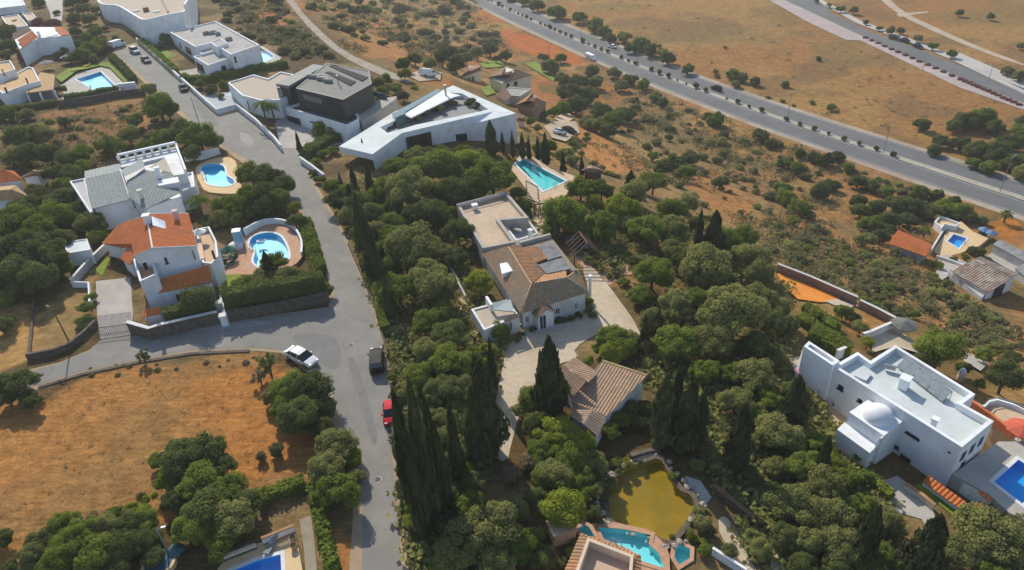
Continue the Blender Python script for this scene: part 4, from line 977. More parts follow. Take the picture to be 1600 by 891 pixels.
# roof terrace with arcade
tz = ea + .4
q = [U(*p, tz)[:2] for p in ((187, 254), (277, 233), (292, 271), (268, 275), (256, 246), (189, 262))]
H2.mesh('terrace', MB().prism(ccw(q), z0 - 3, tz), OLDW)
Ar, Br = np.array(U(187, 252, tz)), np.array(U(277, 232, tz)); L = np.linalg.norm(Br - Ar); dv = (Br - Ar) / L
H2.mesh('arcade_rail', MB().strip([Ar, Br], .35, -.1, .25).strip([Ar, Br], .5, 1.0, 1.35), WHITE)
for k in range(8):
    p = Ar + dv * (L * k / 7); H2.mesh('arcade_pier', MB().box((p[0], p[1], tz + .62), (.5, .36, .76), math.atan2(dv[1], dv[0])), WHITE)
H2.mesh('parapet', MB().strip([U(277, 232, tz), U(292, 272, tz)], .35, -.2, .9), WHITE)
q = [U(*p, ea + .9)[:2] for p in ((246, 284), (278, 278), (281, 286), (248, 292))]
H2.mesh('stair_hood', MB().prism(ccw(q), z0, ea + 1.1), WHITE)
chimney(H2, (249, 276), ea + 1.2, 1.6, .7, WHITE); chimney(H2, (222, 309), ea + .6, 1.3, .55, CREAM)
q = [U(*p, z0 + 2.4)[:2] for p in ((276, 281), (303, 273), (306, 296), (284, 304))]
flatblock(H2, q, z0 - 3, z0 + 3, WHITE, ROOFW, .3, .25, 'porch_wall', 'porch_roof')
w0 = inset(ccw([u0, u1, U(262, 240, ea), h3, h4, a2, a3]), .3)
fa, fb = a3[:2], a2[:2]
win(H2, fa + np.array([.1, .25]), fb + np.array([.1, .25]), (207, 315, 214, 323), DFRAME, GLASS, bars=0)

# ---------------------------------------------------------------- curved white building, top left
c0 = pick(225, 60); z0 = 7.3; zr = z0 + 7.0
H3 = Thing('curved_building', 'tall white building with a wavy curved wall and beige flat roof', 'building', (c0[0], c0[1], z0))
base = smooth_poly([U(*p, zr)[:2] for p in ((150, -18), (150, 2), (163, 8), (181, 7), (197, 16), (211, 25), (223, 32), (243, 27), (268, 21), (292, 18), (300, -5), (300, -35), (165, -40))], 2)
flatblock(H3, base, z0 - 2, zr, WHITE, BEIGER, .7, .55)
q = U(229, 18, zr - .7); H3.mesh('roof_unit', MB().box((q[0], q[1], zr - .1), (1.6, 1.3, 1.2), .3), mat('rust_red', (.28, .11, .08)))
H3.mesh('roof_beam', MB().strip([U(250, -6, zr - .7), U(263, 20, zr - .7)], .5, 0, .35), WOOD)
for p_ in ((213, 18), (245, 19)):
    q = U(*p_, zr - .7); H3.mesh('skylight', MB().box((q[0], q[1], zr - .55), (2.0, 1.2, .3), .3), ROOFW)
rp = smooth_poly([U(*p, zr)[:2] for p in ((291, 18), (296, 10), (296, -4), (290, -16))], 2, False)
H3.mesh('curved_fin', MB().strip([(*p, zr) for p in rp], .5, -.3, 2.0), WHITE)
mp = [U(*p, z0 + 3)[:2] for p in ((200, 40), (218, 50))]
# ---------------------------------------------------------------- white modern block
c0 = pick(330, 110); z0 = 5.4
H4 = Thing('white_modern_block', 'white flat-roofed modern house of stepped gravel-topped blocks', 'house', (c0[0], c0[1], z0))
z1 = z0 + 5.0
q = [U(*p, z1)[:2] for p in ((265, 50), (337, 33), (405, 70), (360, 85), (332, 66), (305, 73))]
flatblock(H4, q, z0 - 3, z1, WHITE, GRAVR, .35, .35)
win(H4, q[2], q[3], (365, 89, 370, 97), DFRAME, GLASS, bars=0)
win(H4, q[0], q[5], (280, 66, 284, 75), DFRAME, GLASS, bars=0); win(H4, q[0], q[5], (289, 72, 300, 86), DFRAME, GLASS, bars=1)
q2 = [U(*p, z0 + 3.4)[:2] for p in ((302, 88), (340, 80), (363, 89), (325, 102))]
flatblock(H4, q2, z0 - 3, z0 + 3.4, WHITE, GRAVR, .3, .3, 'front_block_wall', 'front_block_roof')
win(H4, q2[3], q2[2], (345, 104, 354, 111), DFRAME, GLASS)
win(H4, q2[0], q2[3], (306, 96, 321, 116), DFRAME, mat('deep_shade_panel', (.03, .03, .03)), 'garage_door', bars=0, sill=False)  # near-black panel colour stands for deep shade in the opening
q3 = [U(*p, z0 + 3.6)[:2] for p in ((305, 78), (328, 73), (339, 79), (316, 85))]
flatblock(H4, q3, z0 - 3, z0 + 3.7, WHITE, GRAVR, .2, .25, 'middle_block_wall', 'middle_block_roof')
q4 = [U(*p, z1 + .6)[:2] for p in ((329, 66), (344, 60), (356, 67), (338, 73))]
flatblock(H4, q4, z1 - 2.5, z1 + .6, WHITE, GRAVR, .2, .25, 'roof_hut_wall', 'roof_hut_top')
for p_, s_ in (((322, 54), 1.6), ((333, 53), 2.2), ((341, 55), 1.4), ((358, 63), 1.8)):
    q = U(*p_, z1 - .3); H4.mesh('roof_unit', MB().box((q[0], q[1], z1 + .15), (s_, 1.0, .9), .5).box((q[0], q[1], z1 + .64), (s_ * .6, .6, .08), .5), METALG)
# ---------------------------------------------------------------- beige-roofed low house
c0 = pick(400, 175); z0 = 4.0
H5 = Thing('beige_roofed_house', 'low white house with beige flat roof left of the charcoal house', 'house', (c0[0], c0[1], z0))
z1 = z0 + 3.8
q = [U(*p, z1)[:2] for p in ((356, 129), (396, 116.5), (419, 123), (438, 112), (458, 116), (450, 150), (437, 156), (409, 157), (378, 149))]
flatblock(H5, q, z0 - 3, z1, WHITE, BEIGER, .3, .35)
win(H5, q[8], q[7], (387, 158, 390, 172), DFRAME, GLASS, bars=0, sill=False)
# ---------------------------------------------------------------- charcoal house
c0 = pick(500, 190); z0 = 3.0
H6 = Thing('charcoal_house', 'modern charcoal house with angular grey roof over a white plinth', 'house', (c0[0], c0[1], z0))
zt = z0 + 7.6
q = [U(*p, zt)[:2] for p in ((462, 138), (511, 98), (577, 110.5), (581, 131), (536, 156))]
flatblock(H6, q, z0 + 3.4, zt, DARKC, DARKR, .12, .35)
q2 = [U(*p, zt)[:2] for p in ((431, 131), (489, 100.5), (507, 103), (451, 134.5))]
H6.mesh('stair_slab', MB().prism(ccw(q2), zt - .6, zt + .02), mat('grey_green_slab', (.13, .145, .136), (.16, .175, .165), 1, .7))
H6.mesh('stair_core', MB().prism(inset(ccw(q2), .5), z0 - 2, zt - .6), DARKC)
wq = ccw(q2)
win(H6, q2[0], q2[3], (433, 137, 450, 178), DFRAME, GLASSG, bars=1, sill=False)
link = [U(*p, zt - 1.2)[:2] for p in ((452, 136), (500, 104), (512, 104), (466, 140))]
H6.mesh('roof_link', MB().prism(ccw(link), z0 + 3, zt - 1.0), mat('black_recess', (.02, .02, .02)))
for pp in (((514, 103), (522, 102), (575, 121), (566, 127)), ((508, 113), (516, 112), (556, 128), (547, 134))):
    H6.mesh('roof_light', MB().prism(ccw([U(*p, zt)[:2] for p in pp]), zt - .3, zt + .06), mat('black_glass', (.012, .013, .015), rough=.7, spec=.05))
for p_, s_ in (((487, 121), 2.2), ((497, 122), 1.6), ((505, 125), 3.2), ((513, 128), 2.0)):
    q_ = U(*p_, zt); H6.mesh('roof_unit', MB().box((q_[0], q_[1], zt + .3), (s_, .9, .7), -.5).box((q_[0], q_[1], zt + .68), (s_ * .7, .5, .08), -.5), METALG)
p = U(529, 132, zt); H6.mesh('flue', MB().tube((p[0], p[1], zt - .2), (p[0], p[1], zt + 1.8), .12, n=8).tube((p[0], p[1], zt + 1.8), (p[0], p[1], zt + 2.0), .2, n=8), STEEL)
p4, p0_ = q[4], q[0]
win(H6, q[0], q[4], (472, 146, 505, 164), DFRAME, mat('grey_shutter', (.16, .155, .145), (.19, .185, .17), .8), 'shutter', sill=False, bars=0)
win(H6, q[0], q[4], (507, 151, 534, 176), DFRAME, mat('black_screen', (.035, .036, .036)), 'screen', sill=False, bars=3)
pz = z0 + 3.5
pq = [U(*p, pz)[:2] for p in ((446, 168), (470, 160), (560, 178), (560, 186), (542, 196), (475, 176))]
flatblock(H6, pq, z0 - 3, pz, WHITE, mat('dark_deck', (.075, .075, .08), (.10, .10, .10), 1, .8), .55, .3, 'plinth_wall', 'plinth_deck')
win(H6, pq[5], pq[4], (485, 189, 497, 195), DFRAME, mat('blue_glass', (.02, .06, .22), rough=.1), bars=0, sill=False)
win(H6, pq[0], pq[5], (448, 180, 472, 200), DFRAME, mat('garage_shade', (.02, .02, .02)), 'garage_door', bars=0, sill=False)  # panel coloured near-black as the shade inside the garage
tq = [U(*p, z0 + 2.8)[:2] for p in ((553, 182), (580, 158), (620, 150), (617, 156), (566, 190))]
H6.mesh('rear_terrace', MB().prism(ccw(tq), z0 - 4, z0 + 2.8), CONC)
for p_ in ((590, 152), (598, 154)):
    q_ = U(*p_, z0 + 2.8); H6.mesh('glass_screen', MB().box((q_[0], q_[1], z0 + 3.4), (2.6, .08, 1.2), -.6), GLASSG)
# ---------------------------------------------------------------- white triangular house
c0 = pick(680, 235); z0 = -1.0
H7 = Thing('wedge_house', 'sharp white wedge-shaped modern house with sunken grey roof terrace', 'house', (c0[0], c0[1], z0))
zt = 5.2; th_ = 1.3
T_, N1, N2, E_, KK, S2, W2 = [np.array(U(*p, zt)[:2]) for p in ((529.5, 229), (614, 176), (708, 133.5), (806, 177), (770, 174.5), (628, 208), (582, 241))]
outer = ccw([tuple(p) for p in (T_, N1, N2, E_, KK, S2, W2)])
hole = ccw([tuple(U(*p, zt)[:2]) for p in ((594, 199), (633, 181), (706, 145), (722, 146), (764, 171), (700, 185), (650, 195), (606, 208))])
H7.mesh('roof', ring(MB(), outer, hole, zt), ROOFW)
mb = shell(MB(), outer, zt, zt - th_); H7.mesh('fascia', mb, WHITE)
H7.mesh('soffit', MB().face([(*p, zt - th_) for p in outer]), WHITE)
H7.mesh('terrace_wall', shell(MB(), inset(hole, .02), zt, zt - 1.15), WHITE)
H7.mesh('terrace_floor', MB().face([(*p, zt - 1.15) for p in hole]), mat('grey_deck', (.20, .195, .19), (.25, .245, .235), .8, .8))
H7.mesh('wall', MB().prism(inset(ccw([tuple(p) for p in (np.array(U(578, 232, zt)[:2]), N1, N2, E_, KK, S2, W2)]), .15), -9, zt - th_ + .02), WHITE)
zl = zt - 1.9; SL = np.array(U(697, 203.5, zl)[:2])
H7.mesh('south_wing', MB().add([(*E_, zt - .02), (*KK, zt - .02), (*SL, zl), (*E_, -9), (*KK, -9), (*SL, -9)], [(0, 1, 2), (0, 2, 5, 3), (2, 1, 4, 5), (1, 0, 3, 4)]), WHITE)
win(H7, S2, KK, (634, 215, 676, 231), DFRAME, GLASS, bars=3, sill=False)
win(H7, SL, E_, (690, 213, 731, 226), DFRAME, GLASS, bars=2, sill=False)
sl = [U(*p, zt) for p in ((632, 182), (690, 142), (707, 144), (640, 183))]
H7.mesh('rooflight', MB().prism(ccw([p[:2] for p in ([U(622, 174, zt + .2), U(684, 140, zt + .2), U(690, 143, zt + .2), U(630, 178, zt + .2)])]), zt - .2, zt + .35), GLASSG)
H7.mesh('canopy', MB().prism(ccw([U(*p, zt + .5)[:2] for p in ((631, 179), (690, 142.5), (720, 149), (708, 152), (642, 184))]), zt + .25, zt + .5), WHITE)
H7.mesh('stair_glass', MB().prism(ccw([U(*p, zt + .6)[:2] for p in ((613, 180), (630, 174), (634, 180), (618, 187))]), zt - 1.1, zt + 1.0), GLASSG)
p = U(698, 160, zt - 1.1); H7.mesh('flue', MB().tube((p[0], p[1], zt - 1.2), (p[0], p[1], zt + 2.4), .22, n=8).tube((p[0], p[1], zt + 2.4), (p[0], p[1], zt + 2.9), .36, n=8), STEEL)
for p_, s_ in (((655, 188), 1.6), ((668, 180), 2.2), ((690, 172), 2.6), ((708, 164), 2.0), ((735, 162), 2.8), ((746, 168), 2.2)):
    q_ = U(*p_, zt - 1.15); H7.mesh('planter', MB().box((q_[0], q_[1], zt - .85), (s_, 1.0, .6), .6), mat('dark_planter', (.07, .07, .065)))
for p_ in ((612, 200), (626, 193), (640, 190)):
    q_ = U(*p_, zt - 1.15); H7.mesh('lounge_seat', MB().box((q_[0], q_[1], zt - .95), (2.2, 1.1, .4), .5).box((q_[0] - .2, q_[1] + .45, zt - .65), (2.2, .25, .5), .5), mat('dark_cushion', (.05, .052, .055)))

# ---------------------------------------------------------------- small tiled houses
def hiphouse(name, label, eaves, ridge, zg, he, hr, rm, wm, wins=(), inset_=.35):
    c0 = U(*np.mean([e for e in eaves], 0), zg)
    t = Thing(name, label, 'house', (c0[0], c0[1], zg))
    E_ = [U(*e, zg + he) for e in eaves]; R_ = [U(*r, zg + hr) for r in ridge]
    mb = MB(); tiles(mb, [E_[0], E_[1], R_[1], R_[0]]); tiles(mb, [E_[2], E_[3], R_[0], R_[1]])
    if np.linalg.norm(E_[1] - E_[2]) > .5: tiles(mb, [E_[1], E_[2], R_[1]])
    if np.linalg.norm(E_[3] - E_[0]) > .5: tiles(mb, [E_[3], E_[0], R_[0]])
    r = t.mesh('roof', mb, rm); mb = MB(); ridgecap(mb, R_[0], R_[1], .15); t.mesh('ridge', mb, rm, r)
    wp = inset(ccw(E_), inset_); t.mesh('wall', MB().prism(wp, zg - 4, zg + he - .03), wm)
    return t, E_
zg = float(pick(752, 128)[2])
t, E_ = hiphouse('brown_roofed_house', 'cream house with brown hipped roof beside the bright lawn strip', [(763, 121), (785, 131), (832, 117), (790, 104)], [(784, 117), (806, 109)], zg, 3.2, 5.0, TILE_BRN, CREAM)
for r in ((792, 131, 796, 137), (804, 128, 808, 133)): win(t, E_[1][:2] + .25, E_[2][:2] + .25, r, DFRAME, GLASS, bars=0)
chimney(t, (798, 119), zg + 4.2, 1.2, .7, TILE_BRN)
t, E_ = hiphouse('brown_roofed_house', 'small brown-roofed wing left of the cream house behind the wedge house', [(720, 122), (752, 111), (752, 102), (731, 103)], [(733, 112), (748, 106)], zg, 3.0, 4.4, TILE_BRN, CREAM)
for r in ((732, 122, 735, 128), (738, 120, 741, 126)): win(t, E_[0][:2] + .3, E_[1][:2] + .3, r, DFRAME, GLASS, bars=0)
zg = float(pick(815, 168)[2])
t, E_ = hiphouse('brown_roofed_house', 'reddish-brown hipped house with grey flat section nearest the parked cars', [(806, 164), (833, 173.5), (855, 161), (834, 144)], [(822, 158), (839, 153)], zg, 3.0, 4.8, TILE_ORG, TILE_BRN)
q = [U(*p, zg + 3.4)[:2] for p in ((786, 148), (795, 136), (830, 139), (812, 150))]
flatblock(t, q, zg - 3, zg + 3.4, CREAM, METALG, .2, .25, 'flat_wall', 'flat_roof')
t.mesh('side_roof', tiles(MB(), [U(774, 150, zg + 3), U(788, 138, zg + 3.9), U(800, 150, zg + 3.9), U(790, 160, zg + 3)]), TILE_BRN)
t.mesh('side_wall', MB().prism(inset(ccw([U(*p, zg + 3)[:2] for p in ((774, 150), (788, 138), (800, 150), (790, 160))]), .2), zg - 3, zg + 2.9), CREAM)
zg = float(pick(812, 188)[2])
hiphouse('small_cabin', 'tiny brown-roofed cabin under trees right of the wedge house', [(806, 188), (820, 190), (822, 182), (808, 178)], [(811, 184), (817, 185)], zg, 2.4, 3.6, TILE_BRN, CREAM)
zg = float(pick(926, 282)[2])
hiphouse('stone_hut', 'small stone hut with tiled roof at the corner of the teal pool', [(909, 266), (926, 270), (944, 267), (925, 258)], [(924, 263), (930, 264)], zg, 2.6, 3.5, TILE_PINK, STONE)
zg = 5.2
t, E_ = hiphouse('terracotta_house', 'left-edge house with tan hipped roof and pale blue-grey wall', [(-40, 318), (46, 309), (24, 290), (-40, 296)], [(-20, 300), (18, 297)], zg, 4.0, 5.6, TILE_TAN, WHITE)
hiphouse('terracotta_house', 'left-edge house with dark red roof above the tan roof', [(-40, 290), (36, 282), (22, 268), (-40, 258)], [(-30, 268), (8, 266)], zg + .4, 4.0, 5.4, TILE_RED, WHITE)
t, E_ = hiphouse('pink_roofed_annex', 'small pinkish tiled annex at the left edge behind dark trees', [(32, 278), (60, 276), (73, 264), (55, 265)], [(48, 271), (60, 268)], zg + .4, 2.6, 3.6, TILE_PINK, WHITE)
zg = 4.6
t = Thing('white_shed', 'low white flat-roofed shed among the dark trees on the left', 'shed', (*U(120, 400, zg)[:2], zg))
q = [U(*p, zg + 2.3)[:2] for p in ((99, 378), (136, 373), (141, 390), (104, 396))]
flatblock(t, q, zg - 2, zg + 2.3, WHITE, ROOFW, .12, .2)
# top-left cluster
zg = 7.6
t = Thing('terraced_house', 'white house with red tiled roof strips above the angular pool', 'house', (*U(70, 95, zg)[:2], zg))
zr_ = zg + 6.0
q = [U(*p, zr_)[:2] for p in ((20, 56), (46, 42), (90, 42), (110, 54), (58, 60), (30, 76))]
t.mesh('wall', MB().prism(ccw(q), zg - 3, zr_ - .1), WHITE)
t.mesh('roof', tiles(MB(), [U(18, 53, zr_ + .9), U(45, 41, zr_ + .9), U(49, 47, zr_), U(25, 62, zr_)]), TILE_BRN)
t.mesh('roof', tiles(MB(), [U(27, 63, zr_ + .7), U(50, 48, zr_ + .7), U(59, 58, zr_), U(36, 74, zr_)]), TILE_RED)
t.mesh('roof', tiles(MB(), [U(84, 42, zr_ + .5), U(96, 42, zr_ + .5), U(110, 54, zr_), U(96, 56, zr_)]), TILE_RED)
t.mesh('terrace', MB().face([U(*p, zr_ + .03) for p in ((58, 56), (80, 49), (92, 54), (66, 60))]), ROOFW)
chimney(t, (62, 57), zr_, 1.3, .7, WHITE)
t = Thing('sun_terrace_house', 'white house with tan terraces at the left edge below the red-striped roof', 'house', (*U(50, 150, zg)[:2], zg))
q = [U(*p, zg + 5.4)[:2] for p in ((-30, 100), (16, 94), (24, 108), (-30, 124))]
flatblock(t, q, zg - 3, zg + 5.4, WHITE, TILE_TAN, .4, .3, 'upper_wall', 'upper_roof')
win(t, q[3], q[2], (2, 108, 8, 118), DFRAME, GLASS, bars=0)
q = [U(*p, zg + 3.8)[:2] for p in ((-10, 134), (44, 104), (52, 106), (62, 126), (40, 132), (4, 146))]
flatblock(t, q, zg - 3, zg + 3.8, WHITE, TILE_TAN, .35, .3, 'lower_wall', 'lower_roof')
win(t, q[5], q[4], (39, 122, 45, 131), DFRAME, GLASS, bars=0); win(t, q[5], q[4], (6, 137, 12, 144), DFRAME, GLASS, bars=0)
q = [U(*p, zg + 2.6)[:2] for p in ((40, 145), (64, 114), (86, 117), (84, 140))]
t.mesh('veranda_roof', tiles(MB(), [U(40, 146, zg + 2.5), U(64, 114, zg + 2.9), U(86, 117, zg + 2.9), U(84, 141, zg + 2.4)]), TILE_TAN)
t.mesh('veranda_wall', MB().prism(inset(ccw(q), .8), zg - 3, zg + 2.3), mat('veranda_shade', (.13, .13, .13), (.18, .18, .17), 1))  # dark grey colour stands for the shade under the veranda roof
for p_ in ((42, 146), (62, 145), (84, 141)):
    q_ = U(*p_, zg + 2.4); t.mesh('veranda_post', MB().box((q_[0], q_[1], zg + .3), (.35, .35, 4.0)), WHITE)
for nm, lb, pp, hh, rm in (('flat_roofed_house', 'flat-roofed white house with pale sandy roof in the top left corner', ((2, 26), (28, 22), (44, 40), (14, 44)), 3.6, SANDF),
                       ('flat_roofed_house', 'white flat-roofed house cut by the top left corner', ((-30, -6), (30, -10), (40, 8), (-30, 16)), 4.5, ROOFW),
                       ('flat_roofed_house', 'narrow flat-roofed annex behind the sandy-roofed house', ((34, 20), (50, 20), (60, 30), (44, 32)), 3.0, SANDF)):
    zg2 = 9.0
    t = Thing(nm, lb, 'house', (*U(*np.mean(pp, 0), zg2)[:2], zg2))
    flatblock(t, [U(*p, zg2 + hh)[:2] for p in pp], zg2 - 3, zg2 + hh, WHITE, rm, .35, .3)
# right-hand houses near the highway
zg = float(pick(1425, 395)[2])
t, E_ = hiphouse('orange_roofed_bungalow', 'long low bungalow with orange roof left of the small bright blue pool', [(1389, 381), (1447, 402), (1457, 383), (1404, 359)], [(1396, 368), (1453, 390)], zg, 2.6, 3.6, TILE_RED, GREYW)
zg = float(pick(1490, 345)[2])
t = Thing('pool_house', 'small white roofless-looking pool house behind the sandy terrace', 'outbuilding', (*U(1480, 345, zg)[:2], zg))
flatblock(t, [U(*p, zg + 2.0)[:2] for p in ((1460, 346), (1469, 337), (1500, 348), (1495, 354), (1476, 350), (1472, 356))], zg - 4, zg + 2.0, OLDW, YELP, .5, .3)
zg = float(pick(1540, 450)[2])
t = Thing('lichened_house', 'old grey house with broken lichened brown roof at the right edge', 'house', (*U(1540, 440, zg)[:2], zg))
g0, g1 = U(1503, 411, zg + 4.2), U(1560, 440, zg + 4.2)
e = [U(1486, 424, zg + 2.8), U(1544, 458, zg + 2.8), U(1592, 428, zg + 2.9), U(1525, 404, zg + 2.9)]
t.mesh('roof', tiles(tiles(MB(), [e[0], e[1], U(1580, 433, zg + 4.4), U(1522, 405, zg + 4.4)], .5), [U(1522, 405, zg + 4.4), U(1580, 433, zg + 4.4), U(1592, 428, zg + 3.6), U(1532, 402, zg + 3.6)], .5), TILE_LICH)
t.mesh('wall', MB().prism(inset(ccw(e), .35), zg - 4, zg + 2.8), OLDW)
t.mesh('lean_to', MB().prism(ccw([U(*p, zg + 1.8)[:2] for p in ((1482, 424), (1488, 428), (1540, 460), (1534, 466))]), zg - 4, zg + 1.9), GREYW)
win(t, e[1][:2] + np.array([.2, .3]), e[2][:2] + np.array([.2, .3]), (1556, 452, 1564, 460), DFRAME, GLASS, bars=0)
zg = float(pick(1575, 415)[2])
for lb, pp in (('long grey sheet-roofed shed at the right edge, upper of two', ((1552, 380), (1562, 374), (1620, 402), (1612, 412))), ('grey sheet-roofed shed at the right edge, lower of two', ((1586, 418), (1600, 412), (1630, 424), (1612, 436)))):
    t = Thing('sheet_roofed_shed', lb, 'shed', (*U(*np.mean(pp, 0), zg)[:2], zg), 'grey sheds at the right edge')
    q = [U(*p, zg + 2.4) for p in pp]
    t.mesh('roof', tiles(MB(), [q[0] - np.array([0, 0, .3]), q[1], q[2], q[3] - np.array([0, 0, .3])], .5, .05), METALG)
    t.mesh('wall', MB().prism(inset(ccw(q), .2), zg - 3, zg + 2.05), GREYW)
# house at the bottom edge with tiled parapet
zg = -1.0; zt = 2.6
t = Thing('tiled_parapet_house', 'pink flat-roofed house with orange tiled parapet at the bottom edge', 'house', (*U(950, 891, zg)[:2], zg))
o_ = [U(*p, zt) for p in ((908, 834), (1001, 868), (1004, 925), (868, 925))]
i_ = [U(*p, zt + .35) for p in ((918, 842), (990, 870), (985, 925), (888, 925))]
mb = MB(); tiles(mb, [o_[0], o_[1], i_[1], i_[0]], .36, .09); tiles(mb, [o_[1], o_[2], i_[2], i_[1]], .36, .09); tiles(mb, [o_[3], o_[0], i_[0], i_[3]], .36, .09)
t.mesh('parapet_tiles', mb, TILE_ORG)
t.mesh('wall', MB().prism(inset(ccw(o_), .15), zg - 4, zt - .6), PEACH)
ip = ccw([p[:2] for p in i_])
flatblock(t, ip, zt - 1.5, zt + .55, mat('pale_peach_render', (.60, .46, .34), (.65, .51, .38), 1, .85), PINKF, 1.0, .28, 'parapet', 'roof')
t = Thing('garden_pavilion', 'white box pier overgrown by clipped green hedge left of the turquoise pool', 'outbuilding', pick(876, 838))
q = pick(878, 838); t.mesh('wall', MB().box((q[0], q[1], q[2] + .3), (2.2, 1.7, 2.6), .3), PEACH)
t.mesh('coping', MB().box((q[0], q[1], q[2] + 1.66), (2.4, 1.9, .12), .3), PEACH)
# ---------------------------------------------------------------- garden walls
def gwall(label, px, h, w, m, name='garden_wall', cap=None, rnd=0, below=1.0, cat='wall'):
    pts = [pick(*p) for p in px]
    if rnd: pts = [np.array(p) for p in smooth_poly(pts, rnd, False)]
    dense = []
    for i in range(len(pts) - 1):
        k = max(1, int(np.linalg.norm(pts[i + 1] - pts[i]) / 5))
        dense += [pts[i] + (pts[i + 1] - pts[i]) * j / k for j in range(k)]
    dense.append(pts[-1])
    for p in dense: p[2] = Z(p[0], p[1])
    t = Thing(name, label, cat, pts[0])
    t.mesh('wall', MB().strip(dense, w, -below, h), m)
    if cap: t.mesh('coping', MB().strip(dense, w + .14, h, h + .08), cap)
    return t
gwall('long white wall along the right side of the upper lane', [(215, 66), (280, 124), (341, 179), (371, 171), (400, 193), (430, 222), (441, 236)], 1.2, .3, WHITE, cap=COPING)
gwall('dark stone retaining wall under the hedge above the lane bend', [(206, 521), (240, 531), (262, 524), (345, 505)], 1.9, .4, STONE, cap=COPING)
gwall('dark stone retaining wall below the dark hedge at the junction', [(359, 502), (440, 488), (516, 472)], 1.7, .4, STONE)
gwall('pale rendered wall with whitish coping left of the concrete drive', [(115, 448), (142, 417), (168, 392)], 1.2, .25, GREYW, cap=COPING)
gwall('short white return wall at the drive', [(115, 449), (142, 450), (144, 480)], 1.0, .22, WHITE)
gwall('low stone wall along the lane below the dry yard', [(44, 562), (86, 554), (112, 544), (136, 524), (152, 508)], .9, .4, STONE)
gwall('thin grey wall between the dirt yard and the lamp post plot', [(53, 470), (50, 520), (46, 560)], .35, .35, STONE)
gwall('rough stone edging along the top of the orange field', [(60, 606), (130, 585), (215, 567), (300, 553), (390, 549)], .14, .5, STONE, 'stone_edging')
gwall('dark retaining wall below the angular pool garden', [(92, 168), (150, 160), (186, 152), (228, 148)], 1.6, .35, STONE)
gwall('white rendered wall behind the kidney pool', [(290, 253), (316, 247), (344, 240)], 1.3, .25, WHITE, cap=COPING)
gwall('curved white wall with openings around the rounded pool', [(383, 366), (408, 352), (428, 349), (450, 352), (465, 365), (474, 384), (473, 402)], 1.0, .3, WHITE, rnd=2, name='curved_wall')
gwall('thin dark wall on the right side of the lane opposite the junction', [(545, 385), (566, 432), (586, 482), (600, 535), (606, 560)], .7, .22, STONE)
gwall('pale gate wall of the wedge house garden', [(470, 254), (490, 268), (508, 282)], 1.2, .25, WHITE, cap=COPING)
gwall('brown boundary wall above the orange court', [(1213, 425), (1260, 443), (1337, 477)], 1.6, .3, mat('brown_render', (.22, .17, .14), (.28, .22, .18), .8), cap=COPING)
gwall('brown boundary wall continuing right below the orange court', [(1341, 480), (1370, 494), (1396, 508)], 1.4, .3, MATS['brown_render'], cap=COPING)
gwall('white garden wall running down to the domed house', [(1396, 512), (1360, 528), (1346, 533)], 1.3, .3, WHITE, cap=COPING)
gwall('white gate wall left of the gravel yard', [(1324, 552), (1306, 560)], 1.3, .3, WHITE, cap=COPING)
gwall('wooden-topped wall along the garden right of the pond', [(1114, 766), (1150, 795), (1178, 818)], .8, .35, STONE, cap=WOOD)
gwall('short wooden-topped wall near the bottom right path', [(1204, 836), (1228, 853)], .8, .35, STONE, cap=WOOD)
gwall('low curved stone kerb of the beige garden path', [(1136, 806), (1150, 822), (1166, 845)], .3, .35, STONE, rnd=1)
gwall('orange-capped low wall beside the drive of the domed house', [(1412, 763), (1438, 780), (1458, 797)], .7, .3, CREAM, cap=TILE_ORG)
gwall('white retaining wall under the blue pool at right', [(1544, 776), (1572, 800), (1588, 812), (1612, 806)], 1.9, .4, WHITE)
gwall('long dark trellis wall left of the cottage path', [(690, 398), (712, 438), (728, 470)], .9, .25, GREYW)
gwall('pale wall around the old house yard', [(1462, 404), (1488, 412), (1512, 422)], .8, .3, OLDW)
gwall('grey wall along the sandy terrace edge', [(1453, 395), (1470, 368), (1480, 354)], .9, .3, OLDW)
gwall('low white wall beside the red-roofed villa steps', [(348, 470), (351, 492), (354, 506)], 1.0, .4, WHITE)
gwall('white flower wall edging the pond top', [(985, 716), (1010, 708), (1030, 706)], .5, .5, STONE, rnd=1)
gwall('short white pump house wall right of the angular pool', [(186, 141), (214, 138)], 1.6, .9, WHITE)
# gate pillars with orange tiled caps
for i, (px, lb) in enumerate((((247, 508), 'orange-tiled gate post on the stone wall by the red-roofed villa'),)):
    p = pick(*px); t = Thing('gate_post', lb, 'gate post', p)
    t.mesh('pillar', MB().box((p[0], p[1], p[2] + .8), (1.9, 1.0, 2.4), .25), WHITE)
    t.mesh('cap', tiles(MB(), [(p[0] - 1.1, p[1] - .9, p[2] + 2.0), (p[0] + 1.1, p[1] - .4, p[2] + 2.0), (p[0] + .9, p[1] + .8, p[2] + 2.4), (p[0] - 1.3, p[1] + .3, p[2] + 2.4)], .35, .08), TILE_RED)
for px, lb in (((346, 488), 'white stepped pier at the end of the villa wall, upper'), ((353, 508), 'white stepped pier at the end of the villa wall, lower')):
    p = pick(*px); t = Thing('wall_pier', lb, 'pier', p)
    t.mesh('shaft', MB().box((p[0], p[1], p[2] + .7), (.8, .8, 1.8), .2), WHITE); t.mesh('cap', MB().box((p[0], p[1], p[2] + 1.66), (1.0, 1.0, .12), .2), COPING)

